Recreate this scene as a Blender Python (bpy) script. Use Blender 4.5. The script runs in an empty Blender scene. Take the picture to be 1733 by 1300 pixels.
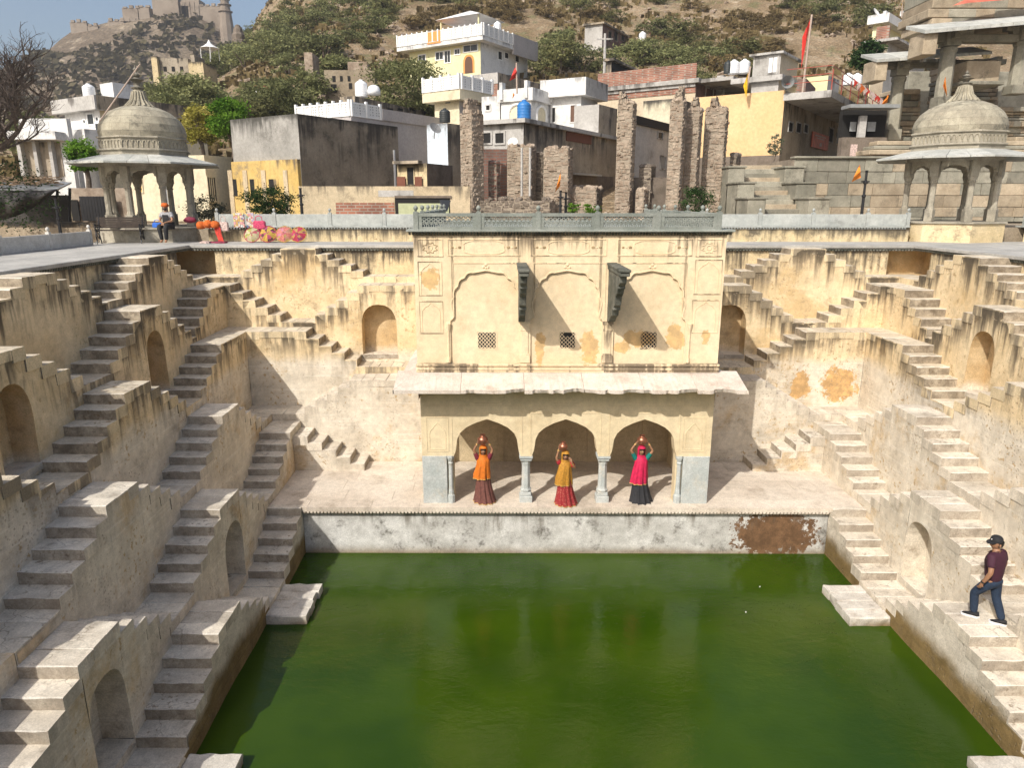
import bpy, bmesh, math, random
from mathutils import Vector, Matrix, noise as mn
random.seed(7)
R=math.radians
scene=bpy.context.scene
C=scene.collection
# ---------------------------------------------------------------- camera, sky, sun, exposure
F=1201.; PW,PH=1733.,1300.
CAM=Vector((0,0,8.776)); PITCH=math.atan(309/F); YAW=R(0.924)
cd=bpy.data.cameras.new('camera'); cam=bpy.data.objects.new('camera',cd); C.objects.link(cam)
cd.sensor_fit='HORIZONTAL'; cd.sensor_width=36; cd.lens=36*F/PW; cd.clip_end=5000; cd.clip_start=.05
cam.location=CAM; cam.rotation_euler=(math.pi/2-PITCH,0,-YAW)
scene.camera=cam
SUN_EL=R(41.3); SUN_H=Vector((.582,.813))          # horizontal travel direction of the sunlight
w=bpy.data.worlds.new('World'); scene.world=w; w.use_nodes=True
nt=w.node_tree; bg=nt.nodes['Background']
sky=nt.nodes.new('ShaderNodeTexSky'); sky.sky_type='NISHITA'; sky.sun_disc=False
sky.sun_elevation=SUN_EL; sky.sun_rotation=math.atan2(-SUN_H.x,-SUN_H.y); sky.dust_density=4.0; sky.air_density=1.0; sky.ozone_density=1.0
nt.links.new(sky.outputs[0],bg.inputs[0]); bg.inputs[1].default_value=.14
sl=bpy.data.lights.new('sun','SUN'); sl.energy=4.0; sl.angle=R(.5); sl.color=(1,.955,.875)
so=bpy.data.objects.new('sun',sl); C.objects.link(so)
sd=Vector((SUN_H.x*math.cos(SUN_EL),SUN_H.y*math.cos(SUN_EL),-math.sin(SUN_EL)))
so.rotation_euler=sd.to_track_quat('-Z','Y').to_euler(); so.location=(-20,-30,40)
vs=scene.view_settings; vs.view_transform='Standard'; vs.look='None'; vs.exposure=.2; vs.gamma=1
scene.render.engine='CYCLES'
try:
    scene.cycles.use_denoising=True; scene.cycles.max_bounces=6; scene.cycles.transparent_max_bounces=6
except Exception: pass
# ---------------------------------------------------------------- from a place in the picture to a place in the world
FW=Vector((math.sin(YAW)*math.cos(PITCH),math.cos(YAW)*math.cos(PITCH),-math.sin(PITCH)))
RT=Vector((math.cos(YAW),-math.sin(YAW),0)); UP=RT.cross(FW)
def ray(x,y): return FW+RT*((x-PW/2)/F)-UP*((y-PH/2)/F)
def atY(x,y,Y): d=ray(x,y); return CAM+d*(Y/d.y)
def atZ(x,y,Z): d=ray(x,y); return CAM+d*((Z-CAM.z)/d.z)
def onplane(x,y,o,n):
    d=ray(x,y); return CAM+d*((o-CAM).dot(n)/d.dot(n))
# ---------------------------------------------------------------- mesh helpers
SHK=.021
def shear(v): return Vector((v[0],v[1]-SHK*(v[0]-1.62),v[2]))
class M:
    def __init__(s): s.v=[];s.f=[];s.d=[]
    def add(s,vs,fs,drops=None):
        o=len(s.v); s.v+= [Vector(v) for v in vs]; s.f+=[tuple(i+o for i in f) for f in fs]
        s.d+= (list(drops) if drops else [9.]*len(vs)); return s
    def box(s,x0,y0,z0,x1,y1,z1):
        return s.add([(x0,y0,z0),(x1,y0,z0),(x1,y1,z0),(x0,y1,z0),(x0,y0,z1),(x1,y0,z1),(x1,y1,z1),(x0,y1,z1)],
          [(0,3,2,1),(4,5,6,7),(0,1,5,4),(1,2,6,5),(2,3,7,6),(3,0,4,7)],[z1-z0]*4+[0.]*4)
    def fbox(s,o,u,v,a0,a1,b0,b1,z0,z1):     # box in the frame (o,u,v)
        P=lambda a,b,z:Vector((o.x+u.x*a+v.x*b,o.y+u.y*a+v.y*b,z))
        return s.add([P(a0,b0,z0),P(a1,b0,z0),P(a1,b1,z0),P(a0,b1,z0),P(a0,b0,z1),P(a1,b0,z1),P(a1,b1,z1),P(a0,b1,z1)],
          [(0,3,2,1),(4,5,6,7),(0,1,5,4),(1,2,6,5),(2,3,7,6),(3,0,4,7)],[z1-z0]*4+[0.]*4)
    def prism(s,poly,mp,a,b):                # poly: 2D points, mp(p,t)->3D, extruded from t=a to t=b
        n=len(poly); vs=[mp(p,a) for p in poly]+[mp(p,b) for p in poly]
        fs=[tuple(range(n)),tuple(range(2*n-1,n-1,-1))]+[(i,i+n,(i+1)%n+n,(i+1)%n) for i in range(n)]
        return s.add(vs,fs)
    def tube(s,pts,rs,n=6,cap=True):
        pts=[Vector(p) for p in pts]; k=len(pts)
        if not hasattr(rs,'__len__'): rs=[rs]*k
        o=len(s.v); ref=None
        for i,p in enumerate(pts):
            t=(pts[min(i+1,k-1)]-pts[max(i-1,0)])
            t=t.normalized() if t.length>1e-9 else Vector((0,0,1))
            if ref is None: ref=t.orthogonal()
            a=(ref-t*ref.dot(t)); a=a.normalized() if a.length>1e-6 else t.orthogonal().normalized(); ref=a; b=t.cross(a)
            for j in range(n):
                q=2*math.pi*j/n; s.v.append(p+(a*math.cos(q)+b*math.sin(q))*rs[i]); s.d.append(9.)
        for i in range(k-1):
            for j in range(n):
                s.f.append((o+i*n+j,o+i*n+(j+1)%n,o+(i+1)*n+(j+1)%n,o+(i+1)*n+j))
        if cap: s.f.append(tuple(o+j for j in range(n-1,-1,-1))); s.f.append(tuple(o+(k-1)*n+j for j in range(n)))
        return s
    def lathe(s,prof,c=(0,0,0),n=16,ph=0,capb=True,capt=True,ex=1.,ey=1.):
        o=len(s.v)
        for r,z in prof:
            for j in range(n):
                q=2*math.pi*j/n+ph; s.v.append(Vector((c[0]+r*ex*math.cos(q),c[1]+r*ey*math.sin(q),c[2]+z))); s.d.append(9.)
        for i in range(len(prof)-1):
            for j in range(n): s.f.append((o+i*n+j,o+i*n+(j+1)%n,o+(i+1)*n+(j+1)%n,o+(i+1)*n+j))
        if capb: s.f.append(tuple(o+j for j in range(n-1,-1,-1)))
        if capt: s.f.append(tuple(o+(len(prof)-1)*n+j for j in range(n)))
        return s
    def jit(s,a,i0=0):
        for i in range(i0,len(s.v)): s.v[i]=s.v[i]+Vector((random.uniform(-a,a),random.uniform(-a,a),random.uniform(-a,a)))
        return s
    def rot(s,rz,o=(0,0,0),i0=0):
        m=Matrix.Translation(o)@Matrix.Rotation(rz,4,'Z')
        for i in range(i0,len(s.v)): s.v[i]=m@s.v[i]
        return s
def wloc(p):
    o=Vector((0,0,0))
    while p is not None: o+=p.location; p=p.parent
    return o
def link(o,parent=None):
    C.objects.link(o)
    if parent is not None: o.parent=parent
    return o
def obj(name,m,mat,parent=None,sh=False,smooth=False,bev=0,kind=None,weld=False,label=None,cat=None,group=None):
    off=wloc(parent)
    me=bpy.data.meshes.new(name)
    vs=[(shear(v) if sh else v)-off for v in m.v]
    me.from_pydata(vs,[],m.f)
    if m.d:
        at=me.attributes.new('drop','FLOAT','POINT'); at.data.foreach_set('value',[float(x) for x in m.d])
    if bev or weld:
        bm=bmesh.new(); bm.from_mesh(me)
        if weld: bmesh.ops.remove_doubles(bm,verts=bm.verts,dist=1e-4)
        if bev:
            bmesh.ops.bevel(bm,geom=[e for e in bm.edges if len(e.link_faces)==2 and e.calc_face_angle(0)>.5],offset=bev,segments=1,affect='EDGES',clamp_overlap=True)
        bm.to_mesh(me); bm.free()
    me.validate()
    if smooth: me.shade_smooth()
    if mat: me.materials.append(MAT[mat] if isinstance(mat,str) else mat)
    o=bpy.data.objects.new(name,me); link(o,parent)
    if kind: o['kind']=kind
    elif cat: o['kind']='thing'
    if label: o['label']=label
    if cat: o['category']=cat
    if group: o['group']=group
    return o
def thing(name,label,cat,loc=(0,0,0),group=None):
    o=bpy.data.objects.new(name,None); o.empty_display_size=.2; C.objects.link(o); o.location=loc
    o['label']=label; o['category']=cat; o['kind']='thing'
    if group: o['group']=group
    return o
def copy_tree(o,parent=None):
    c=o.copy(); C.objects.link(c); c.parent=parent
    for ch in [x for x in ALLCH(o)]: copy_tree(ch,c)
    return c
def ALLCH(o): return list(o.children)
# ---------------------------------------------------------------- materials
MAT={}
class G:
    def __init__(s,name):
        s.m=bpy.data.materials.new(name); s.m.use_nodes=True; s.t=s.m.node_tree; s.t.nodes.clear()
        MAT[name]=s.m; s.pos=None
    def n(s,ty,props=None,**inp):
        nd=s.t.nodes.new(ty)
        for k,v in (props or {}).items(): setattr(nd,k,v)
        for k,v in inp.items():
            i=int(k[1:]) if k[0]=='i' and k[1:].isdigit() else k.replace('_',' ')
            s.set(nd.inputs[i],v)
        return nd
    def set(s,sock,v):
        if hasattr(v,'links') and hasattr(v,'is_output'): s.t.links.new(v,sock)
        else:
            if hasattr(v,'__len__') and len(v)==3 and sock.type=='RGBA': v=(*v,1)
            sock.default_value=v
    def P(s):
        if s.pos is None: s.pos=s.n('ShaderNodeNewGeometry').outputs['Position']
        return s.pos
    def vm(s,op,a,b=None):
        nd=s.n('ShaderNodeVectorMath',{'operation':op}); s.set(nd.inputs[0],a)
        if b is not None: s.set(nd.inputs[1],b)
        return nd.outputs['Value'] if op in('LENGTH','DISTANCE','DOT_PRODUCT') else nd.outputs[0]
    def ma(s,op,a,b=0.,c=0.,clamp=False):
        nd=s.n('ShaderNodeMath',{'operation':op,'use_clamp':clamp}); s.set(nd.inputs[0],a); s.set(nd.inputs[1],b); s.set(nd.inputs[2],c); return nd.outputs[0]
    def noise(s,sc,det=6,vec=None,stretch=None,rough=.6,dist=0.):
        v=vec or s.P()
        if stretch: v=s.vm('MULTIPLY',v,stretch)
        nd=s.n('ShaderNodeTexNoise',Scale=sc,Detail=float(det),Roughness=rough,Distortion=dist); s.set(nd.inputs['Vector'],v); return nd.outputs[0]
    def vor(s,sc,vec=None,feat='F1',stretch=None,rnd=1.):
        v=vec or s.P()
        if stretch: v=s.vm('MULTIPLY',v,stretch)
        nd=s.n('ShaderNodeTexVoronoi',{'feature':feat},Scale=sc,Randomness=rnd); s.set(nd.inputs['Vector'],v); return nd
    def step(s,x,a,b,lo=0.,hi=1.):
        nd=s.n('ShaderNodeMapRange',{'interpolation_type':'SMOOTHSTEP'}); s.set(nd.inputs[0],x)
        for i,v in zip((1,2,3,4),(a,b,lo,hi)): s.set(nd.inputs[i],v)
        return nd.outputs[0]
    def mix(s,f,a,b,mode='MIX'):
        nd=s.n('ShaderNodeMix',{'data_type':'RGBA','blend_type':mode}); s.set(nd.inputs[0],f); s.set(nd.inputs[6],a); s.set(nd.inputs[7],b); return nd.outputs[2]
    def mulv(s,col,f):
        nd=s.n('ShaderNodeMix',{'data_type':'RGBA','blend_type':'MULTIPLY'}); nd.inputs[0].default_value=1; s.set(nd.inputs[6],col)
        cb=s.n('ShaderNodeCombineXYZ'); 
        for i in range(3): s.set(cb.inputs[i],f)
        s.set(nd.inputs[7],cb.outputs[0]); return nd.outputs[2]
    def attr(s,name): return s.n('ShaderNodeAttribute',{'attribute_name':name}).outputs['Fac']
    def rnd(s): return s.n('ShaderNodeObjectInfo').outputs['Random']
    def z(s): return s.n('ShaderNodeSeparateXYZ',Vector=s.P()).outputs[2]
    def bump(s,h,dist=.02,st=1.,nrm=None):
        nd=s.n('ShaderNodeBump',Strength=st,Distance=dist); s.set(nd.inputs['Height'],h)
        if nrm is not None: s.set(nd.inputs['Normal'],nrm)
        return nd.outputs[0]
    def out(s,col,rough=.85,nrm=None,**kw):
        b=s.n('ShaderNodeBsdfPrincipled'); s.set(b.inputs['Base Color'],col); s.set(b.inputs['Roughness'],rough)
        if nrm is not None: s.set(b.inputs['Normal'],nrm)
        for k,v in kw.items(): s.set(b.inputs[k.replace('_',' ')],v)
        o=s.n('ShaderNodeOutputMaterial'); s.t.links.new(b.outputs[0],o.inputs[0]); return s.m
def plaster(name,c1,c2,sc=1.2,rough=.88,grime=None,gamt=.5,gsc=1.6,streak=None,slen=1.2,sfreq=5.,sthr=.5,low=None,zlow=4.2,patches=None,pcol=(.45,.25,.09),
            szmin=None,fine=.22,bump=.5,bdist=.012,spots=None,rand=.0,topdark=None,pits=None,blot=None,cracks=None,riser=None,lowamp=.7,pamt=.9):
    """Old lime plaster or stone: blotched base, optional lower colour below zlow, grime, run-off streaks under edges, peeled patches."""
    g=G(name)
    n1=g.noise(sc,7); f=g.step(n1,.36,.64)
    col=g.mix(f,c1,c2)
    if low:
        e=g.ma('ADD',g.z(),g.ma('MULTIPLY',g.ma('SUBTRACT',g.noise(.9,6),.5),lowamp))
        k=g.step(e,zlow-.22,zlow+.18,1.,0.)
        lc=g.mix(g.step(g.noise(sc*1.7,7),.35,.65),low[0],low[1])
        # thin tide lines left by the water
        b=g.noise(2.2,5,stretch=(.25,.25,9.)); lc=g.mix(g.step(b,.53,.68,0,.55),lc,low[2] if len(low)>2 else low[1])
        col=g.mix(k,col,lc)
    if blot: col=g.mix(g.ma('MULTIPLY',g.step(g.ma('ADD',g.noise(.5,7),g.ma('MULTIPLY',g.ma('SUBTRACT',g.noise(5.,5),.5),.25)),.52,.66),blot[1]),col,blot[0])
    if spots:
        v=g.noise(9.,4); w2=g.noise(.8,4)
        col=g.mix(g.ma('MULTIPLY',g.step(v,.56,.66),g.step(w2,.45,.62)),col,spots)
    if grime:
        a=g.noise(gsc,8,rough=.68); b=g.noise(14.,4)
        col=g.mix(g.ma('MULTIPLY',g.step(g.ma('ADD',a,g.ma('MULTIPLY',g.ma('SUBTRACT',b,.5),.35)),.5,.74),gamt),col,grime)
    if patches:
        warp=g.ma('ADD',g.ma('MULTIPLY',g.ma('SUBTRACT',g.noise(2.6,6),.5),1.5),g.ma('MULTIPLY',g.ma('SUBTRACT',g.noise(8.,8,rough=.75),.5),1.9)); fld=None
        for (px,py,pz,rx,ry,rz) in patches:
            q=g.vm('DIVIDE',g.vm('SUBTRACT',g.P(),(px,py,pz)),(rx,ry,rz)); L=g.vm('LENGTH',q)
            fld=L if fld is None else g.ma('MINIMUM',fld,L)
        pm=g.step(g.ma('ADD',fld,warp),.86,1.,1.,0.)
        pc=g.mix(g.step(g.noise(5.,6),.35,.68),pcol,tuple(x*1.55 for x in pcol))
        col=g.mix(g.ma('MULTIPLY',pm,pamt),col,pc)
    if streak:
        st=g.noise(sfreq,5,stretch=(1,1,.09),rough=.65)
        big=g.noise(.55,3)
        d=g.attr('drop')
        fade=g.step(g.ma('ADD',d,g.ma('MULTIPLY',g.ma('SUBTRACT',g.noise(sfreq*1.3,3,stretch=(1,1,.03)),.5),-2.2*slen)),0.,slen,1.,0.)
        k=g.ma('MULTIPLY',g.ma('MULTIPLY',g.step(g.ma('ADD',st,g.ma('MULTIPLY',g.ma('SUBTRACT',big,.5),1.05)),sthr,sthr+.17),fade),.88)
        if szmin: k=g.ma('MULTIPLY',k,g.step(g.z(),szmin-.6,szmin+1.,.18,1.))
        col=g.mix(k,col,streak)
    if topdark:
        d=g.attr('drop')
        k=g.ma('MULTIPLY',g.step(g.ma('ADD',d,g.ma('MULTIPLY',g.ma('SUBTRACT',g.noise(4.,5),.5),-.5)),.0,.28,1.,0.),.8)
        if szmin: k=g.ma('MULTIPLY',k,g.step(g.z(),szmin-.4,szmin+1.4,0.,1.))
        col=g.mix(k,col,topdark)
    if cracks:
        wp=g.n('ShaderNodeTexNoise',Scale=3.5,Detail=4.); g.set(wp.inputs['Vector'],g.P()); vv=g.vm('ADD',g.P(),g.vm('MULTIPLY',wp.outputs['Color'],(.35,.35,.35)))
        ce=g.vor(1.15,vv,'DISTANCE_TO_EDGE').outputs['Distance']; cm=g.ma('MULTIPLY',g.step(ce,.002,.012,1.,0.),g.step(g.noise(.9,4),.46,.56)); col=g.mix(g.ma('MULTIPLY',cm,.5),col,cracks)
    if riser:                                         # risers darkened by dirt and painted-in shade; treads and nosings worn pale by feet
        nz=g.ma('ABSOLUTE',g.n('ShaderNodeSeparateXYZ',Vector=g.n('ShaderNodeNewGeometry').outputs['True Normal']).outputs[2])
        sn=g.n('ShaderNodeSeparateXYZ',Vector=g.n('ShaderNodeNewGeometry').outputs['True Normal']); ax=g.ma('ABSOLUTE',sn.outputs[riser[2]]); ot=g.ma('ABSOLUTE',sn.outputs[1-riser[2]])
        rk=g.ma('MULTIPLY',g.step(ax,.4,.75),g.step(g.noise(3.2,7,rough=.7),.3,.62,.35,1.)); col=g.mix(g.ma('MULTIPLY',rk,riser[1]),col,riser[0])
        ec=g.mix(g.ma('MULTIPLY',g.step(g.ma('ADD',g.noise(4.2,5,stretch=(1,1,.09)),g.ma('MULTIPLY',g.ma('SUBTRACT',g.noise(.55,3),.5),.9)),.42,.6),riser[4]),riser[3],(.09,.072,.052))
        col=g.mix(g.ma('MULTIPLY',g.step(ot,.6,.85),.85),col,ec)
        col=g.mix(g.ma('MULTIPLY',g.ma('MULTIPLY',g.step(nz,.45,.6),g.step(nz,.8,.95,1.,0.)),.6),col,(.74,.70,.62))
    fn=g.noise(38.,5); col=g.mulv(col,g.step(fn,.25,.75,1-fine,1+fine*.6))
    mid=g.noise(7.,5); col=g.mulv(col,g.step(mid,.3,.7,.9,1.07))
    if rand: col=g.mulv(col,g.ma('MULTIPLY_ADD',g.rnd(),2*rand,1-rand))
    h=g.ma('ADD',g.ma('MULTIPLY',g.noise(6.,6),1.),g.ma('MULTIPLY',g.noise(45.,4),.35))
    if pits:
        pv=g.vor(13.).outputs[0]; pm=g.step(g.noise(.7,4),.48,.62)
        hole=g.ma('MULTIPLY',g.step(pv,.18,.36,1.,0.),pm); h=g.ma('SUBTRACT',h,g.ma('MULTIPLY',hole,.8)); col=g.mix(g.ma('MULTIPLY',hole,.45),col,pits)
    nm=g.bump(h,bdist,bump)
    g.out(col,rough,nm,Specular_IOR_Level=.25)
def flat(name,c,rough=.7,var=.12,sc=6.,bump=.15,rand=0.,metal=0.,**kw):
    g=G(name); n=g.noise(sc,5); col=g.mulv(c,g.step(n,.3,.7,1-var,1+var*.6))
    if rand: col=g.mulv(col,g.ma('MULTIPLY_ADD',g.rnd(),2*rand,1-rand))
    g.out(col,rough,g.bump(g.noise(sc*5,4),.006,bump) if bump else None,Metallic=metal,**kw)
def leafmat(name,c1,c2,rand=.25):
    g=G(name); a=g.n('ShaderNodeAttribute',{'attribute_name':'tint'}).outputs['Fac']
    col=g.mix(a,c1,c2); col=g.mulv(col,g.ma('MULTIPLY_ADD',g.rnd(),2*rand,1-rand))
    d=g.n('ShaderNodeBsdfDiffuse',Color=col); t=g.n('ShaderNodeBsdfTranslucent',Color=col)
    mx=g.n('ShaderNodeMixShader',i0=.3); g.t.links.new(d.outputs[0],mx.inputs[1]); g.t.links.new(t.outputs[0],mx.inputs[2])
    o=g.n('ShaderNodeOutputMaterial'); g.t.links.new(mx.outputs[0],o.inputs[0])
LOWW=((.59,.52,.415),(.70,.63,.515),(.76,.71,.62))
pA,pB,pC,pD=atY(1418,650,20.45),atY(1353,655,20.45),atY(1395,500,21.3),atY(1500,470,20.3)
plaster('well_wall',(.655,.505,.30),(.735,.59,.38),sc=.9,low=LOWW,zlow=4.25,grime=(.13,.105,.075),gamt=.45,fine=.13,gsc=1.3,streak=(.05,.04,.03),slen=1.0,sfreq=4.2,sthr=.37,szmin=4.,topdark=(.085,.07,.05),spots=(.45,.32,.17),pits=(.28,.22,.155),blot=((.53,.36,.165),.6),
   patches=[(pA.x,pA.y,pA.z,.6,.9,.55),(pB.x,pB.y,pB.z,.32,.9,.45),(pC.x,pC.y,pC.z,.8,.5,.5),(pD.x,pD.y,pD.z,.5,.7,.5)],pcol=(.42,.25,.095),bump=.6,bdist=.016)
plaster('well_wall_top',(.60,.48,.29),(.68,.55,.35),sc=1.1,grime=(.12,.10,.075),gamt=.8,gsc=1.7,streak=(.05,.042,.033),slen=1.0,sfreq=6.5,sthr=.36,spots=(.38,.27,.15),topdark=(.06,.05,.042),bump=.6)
plaster('well_wall_white',(.50,.455,.39),(.60,.56,.49),sc=1.,low=None,grime=(.20,.165,.12),gamt=.6,gsc=1.2,spots=(.36,.29,.20),pits=(.27,.22,.16),bump=.7,bdist=.018)
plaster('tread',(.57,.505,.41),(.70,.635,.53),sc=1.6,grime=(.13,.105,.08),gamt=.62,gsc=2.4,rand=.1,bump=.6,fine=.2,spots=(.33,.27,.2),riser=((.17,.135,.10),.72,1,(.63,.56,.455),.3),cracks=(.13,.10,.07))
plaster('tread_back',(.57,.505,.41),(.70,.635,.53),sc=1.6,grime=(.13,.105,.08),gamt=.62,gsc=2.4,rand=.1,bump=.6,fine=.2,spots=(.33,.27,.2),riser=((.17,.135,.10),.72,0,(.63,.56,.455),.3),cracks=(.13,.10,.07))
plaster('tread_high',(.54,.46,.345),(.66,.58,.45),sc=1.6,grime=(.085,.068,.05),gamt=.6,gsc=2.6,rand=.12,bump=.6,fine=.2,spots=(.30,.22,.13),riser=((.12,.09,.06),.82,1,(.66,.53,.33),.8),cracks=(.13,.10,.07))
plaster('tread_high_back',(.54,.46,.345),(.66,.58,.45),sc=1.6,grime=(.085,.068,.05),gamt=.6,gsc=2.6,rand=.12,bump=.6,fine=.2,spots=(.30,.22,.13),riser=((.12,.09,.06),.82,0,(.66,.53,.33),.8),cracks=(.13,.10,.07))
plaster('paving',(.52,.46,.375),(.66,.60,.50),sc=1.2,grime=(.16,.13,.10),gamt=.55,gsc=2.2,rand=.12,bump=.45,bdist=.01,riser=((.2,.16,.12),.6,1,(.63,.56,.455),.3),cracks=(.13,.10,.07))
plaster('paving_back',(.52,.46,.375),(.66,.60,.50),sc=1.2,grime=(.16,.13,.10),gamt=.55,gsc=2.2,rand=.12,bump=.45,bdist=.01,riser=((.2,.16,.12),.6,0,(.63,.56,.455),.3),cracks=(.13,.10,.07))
plaster('platform_stone',(.58,.50,.41),(.66,.585,.49),sc=.8,grime=(.27,.21,.15),gamt=.55,gsc=1.1,rand=.06,bump=.4,bdist=.01)
plaster('niche',(.55,.385,.20),(.63,.475,.28),sc=1.6,low=LOWW,zlow=4.3,grime=(.20,.14,.08),gamt=.6,gsc=2.,bump=.4,rand=.04)
plaster('pool_wall',(.64,.63,.60),(.46,.45,.42),sc=1.6,grime=(.10,.09,.075),gamt=.95,gsc=1.5,streak=(.2,.18,.15),slen=.6,sfreq=3.5,sthr=.45,patches=[(6.95,16.45,.55,1.05,.9,.75)],pcol=(.125,.07,.036),bump=.6,low=((.19,.125,.06),(.26,.18,.085),(.12,.10,.04)),zlow=.1,lowamp=.2,pamt=1.)
plaster('wet_wall',(.57,.51,.42),(.67,.605,.505),sc=1.1,low=((.17,.115,.045),(.25,.17,.07),(.10,.08,.03)),zlow=.55,grime=(.17,.13,.085),gamt=.55,gsc=1.5,pits=(.25,.2,.14),bump=.7,bdist=.018)
plaster('cream',(.70,.56,.365),(.75,.615,.42),sc=.7,grime=(.46,.33,.18),gamt=.35,gsc=1.5,streak=(.15,.115,.08),slen=.5,sfreq=7.,sthr=.44,fine=.09,bump=.25,bdist=.008,
   patches=[(-1.65,16.9,7.0,.22,.5,.26),(.95,16.9,5.3,.13,.5,.4),(2.15,16.9,5.35,.24,.5,.42),(3.35,16.9,5.55,.36,.5,.24),(4.2,16.9,5.6,.22,.5,.32),(4.95,16.9,5.6,.12,.5,.2),(2.95,16.9,5.35,.25,.5,.14)],pcol=(.46,.28,.10),pamt=.72)
plaster('cream_low',(.66,.545,.355),(.72,.60,.40),sc=.9,grime=(.43,.32,.19),gamt=.45,gsc=1.6,fine=.1,bump=.3)
plaster('line_dark',(.30,.22,.12),(.40,.30,.17),sc=5.)
plaster('grey_stone',(.33,.35,.335),(.42,.435,.41),sc=1.5,grime=(.16,.16,.145),gamt=.5,gsc=2.2,rand=.08,bump=.3,fine=.15)
plaster('blue_stone',(.40,.43,.42),(.50,.52,.50),sc=1.6,grime=(.50,.42,.30),gamt=.5,gsc=2.4,rand=.04,bump=.3,fine=.2)
plaster('green_stone',(.20,.22,.195),(.29,.305,.275),sc=1.5,grime=(.09,.10,.085),gamt=.5,gsc=3.,rand=.08,bump=.3)
plaster('dark_bracket',(.07,.075,.06),(.15,.15,.125),sc=3.,grime=(.30,.29,.25),gamt=.5,gsc=4.,streak=None,bump=.4)
plaster('eave',(.58,.50,.42),(.66,.59,.51),sc=1.3,grime=(.40,.28,.2),gamt=.55,gsc=2.,rand=.07,bump=.4)
plaster('eave_edge',(.50,.48,.45),(.62,.60,.57),sc=3.,bump=.9,bdist=.03)
plaster('promenade',(.36,.35,.325),(.45,.435,.40),sc=.9,grime=(.22,.21,.19),gamt=.5,gsc=1.5,rand=.06,bump=.3)
plaster('dome_stone',(.30,.27,.205),(.41,.375,.285),sc=1.6,grime=(.10,.095,.075),gamt=.9,gsc=2.2,rand=.10,bump=.5)
plaster('chhatri_stone',(.31,.28,.22),(.41,.375,.30),sc=1.4,grime=(.16,.15,.125),gamt=.75,gsc=2.,rand=.05,bump=.4)
plaster('low_yellow',(.60,.48,.28),(.66,.54,.34),sc=1.2,grime=(.13,.11,.08),gamt=.75,gsc=2.,streak=(.07,.06,.045),slen=.5,sfreq=5.,sthr=.38,spots=(.30,.22,.12),topdark=(.10,.085,.065),bump=.5)
# ================================================================= the stepwell
XM=1.62
AP=[0,1.33,2.56,3.78,5.05,6.32,7.36]; VA=[0,.30,1.54,2.77,3.99,5.20,6.50]
XF=lambda k:-5.04-.83*(k-1); YB=lambda k:18.95+.83*(k-2); D=.83
def mapper(side,k):
    if side=='L': return lambda a,d,z:(XF(k)-d,a,z)
    if side=='R': return lambda a,d,z:(2*XM-XF(k)+d,a,z)
    if side=='B': return lambda a,d,z:(a,YB(k)+d,z)
    return lambda a,d,z:(2*XM-a,YB(k)+d,z)
def slab(m,mp,a0,a1,d0,d1,z0,z1,seg=5,ch=.012,j=.0035,lip=(0,0)):
    """A worn stone: chamfered and slightly uneven, running across the stair (d)."""
    o=len(m.v); a0-=lip[0]; a1+=lip[1]
    for i in range(seg+1):
        d=d0+(d1-d0)*i/seg; r=lambda s=1.:random.uniform(-j,j)*s
        c=ch*random.uniform(.5,1.9); c2=ch*random.uniform(.5,1.9); e=ch*.9 if i in(0,) else 0
        zt=z1+r(.7)-e*.0
        pts=[(a0+r(),z0),(a0+r(),zt-c),(a0+c+r(),zt),(a1-c2+r(),zt),(a1+r(),zt-c2),(a1+r(),z0)]
        for a,z in pts: m.v.append(Vector(mp(a,d+r(.8),z))); m.d.append(9.)
    for i in range(seg):
        for q in range(6): m.f.append((o+i*6+q,o+i*6+(q+1)%6,o+(i+1)*6+(q+1)%6,o+(i+1)*6+q))
    m.f.append(tuple(o+q for q in range(5,-1,-1))); m.f.append(tuple(o+seg*6+q for q in range(6)))
def arch_pts(w,h,n=12,p=2.4,hs=None):
    """half-width w/2, total height h: straight jambs then a superelliptic head (as (x,z) from left foot to right foot)"""
    hs=h*.55 if hs is None else hs; pts=[(-w/2,0)]
    for i in range(n+1):
        t=math.pi-math.pi*i/n; c,s=math.cos(t),math.sin(t)
        pts.append((w/2*math.copysign(abs(c)**(2/p),c),hs+(h-hs)*abs(s)**(2/p)))
    return pts+[(w/2,0)]
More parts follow.
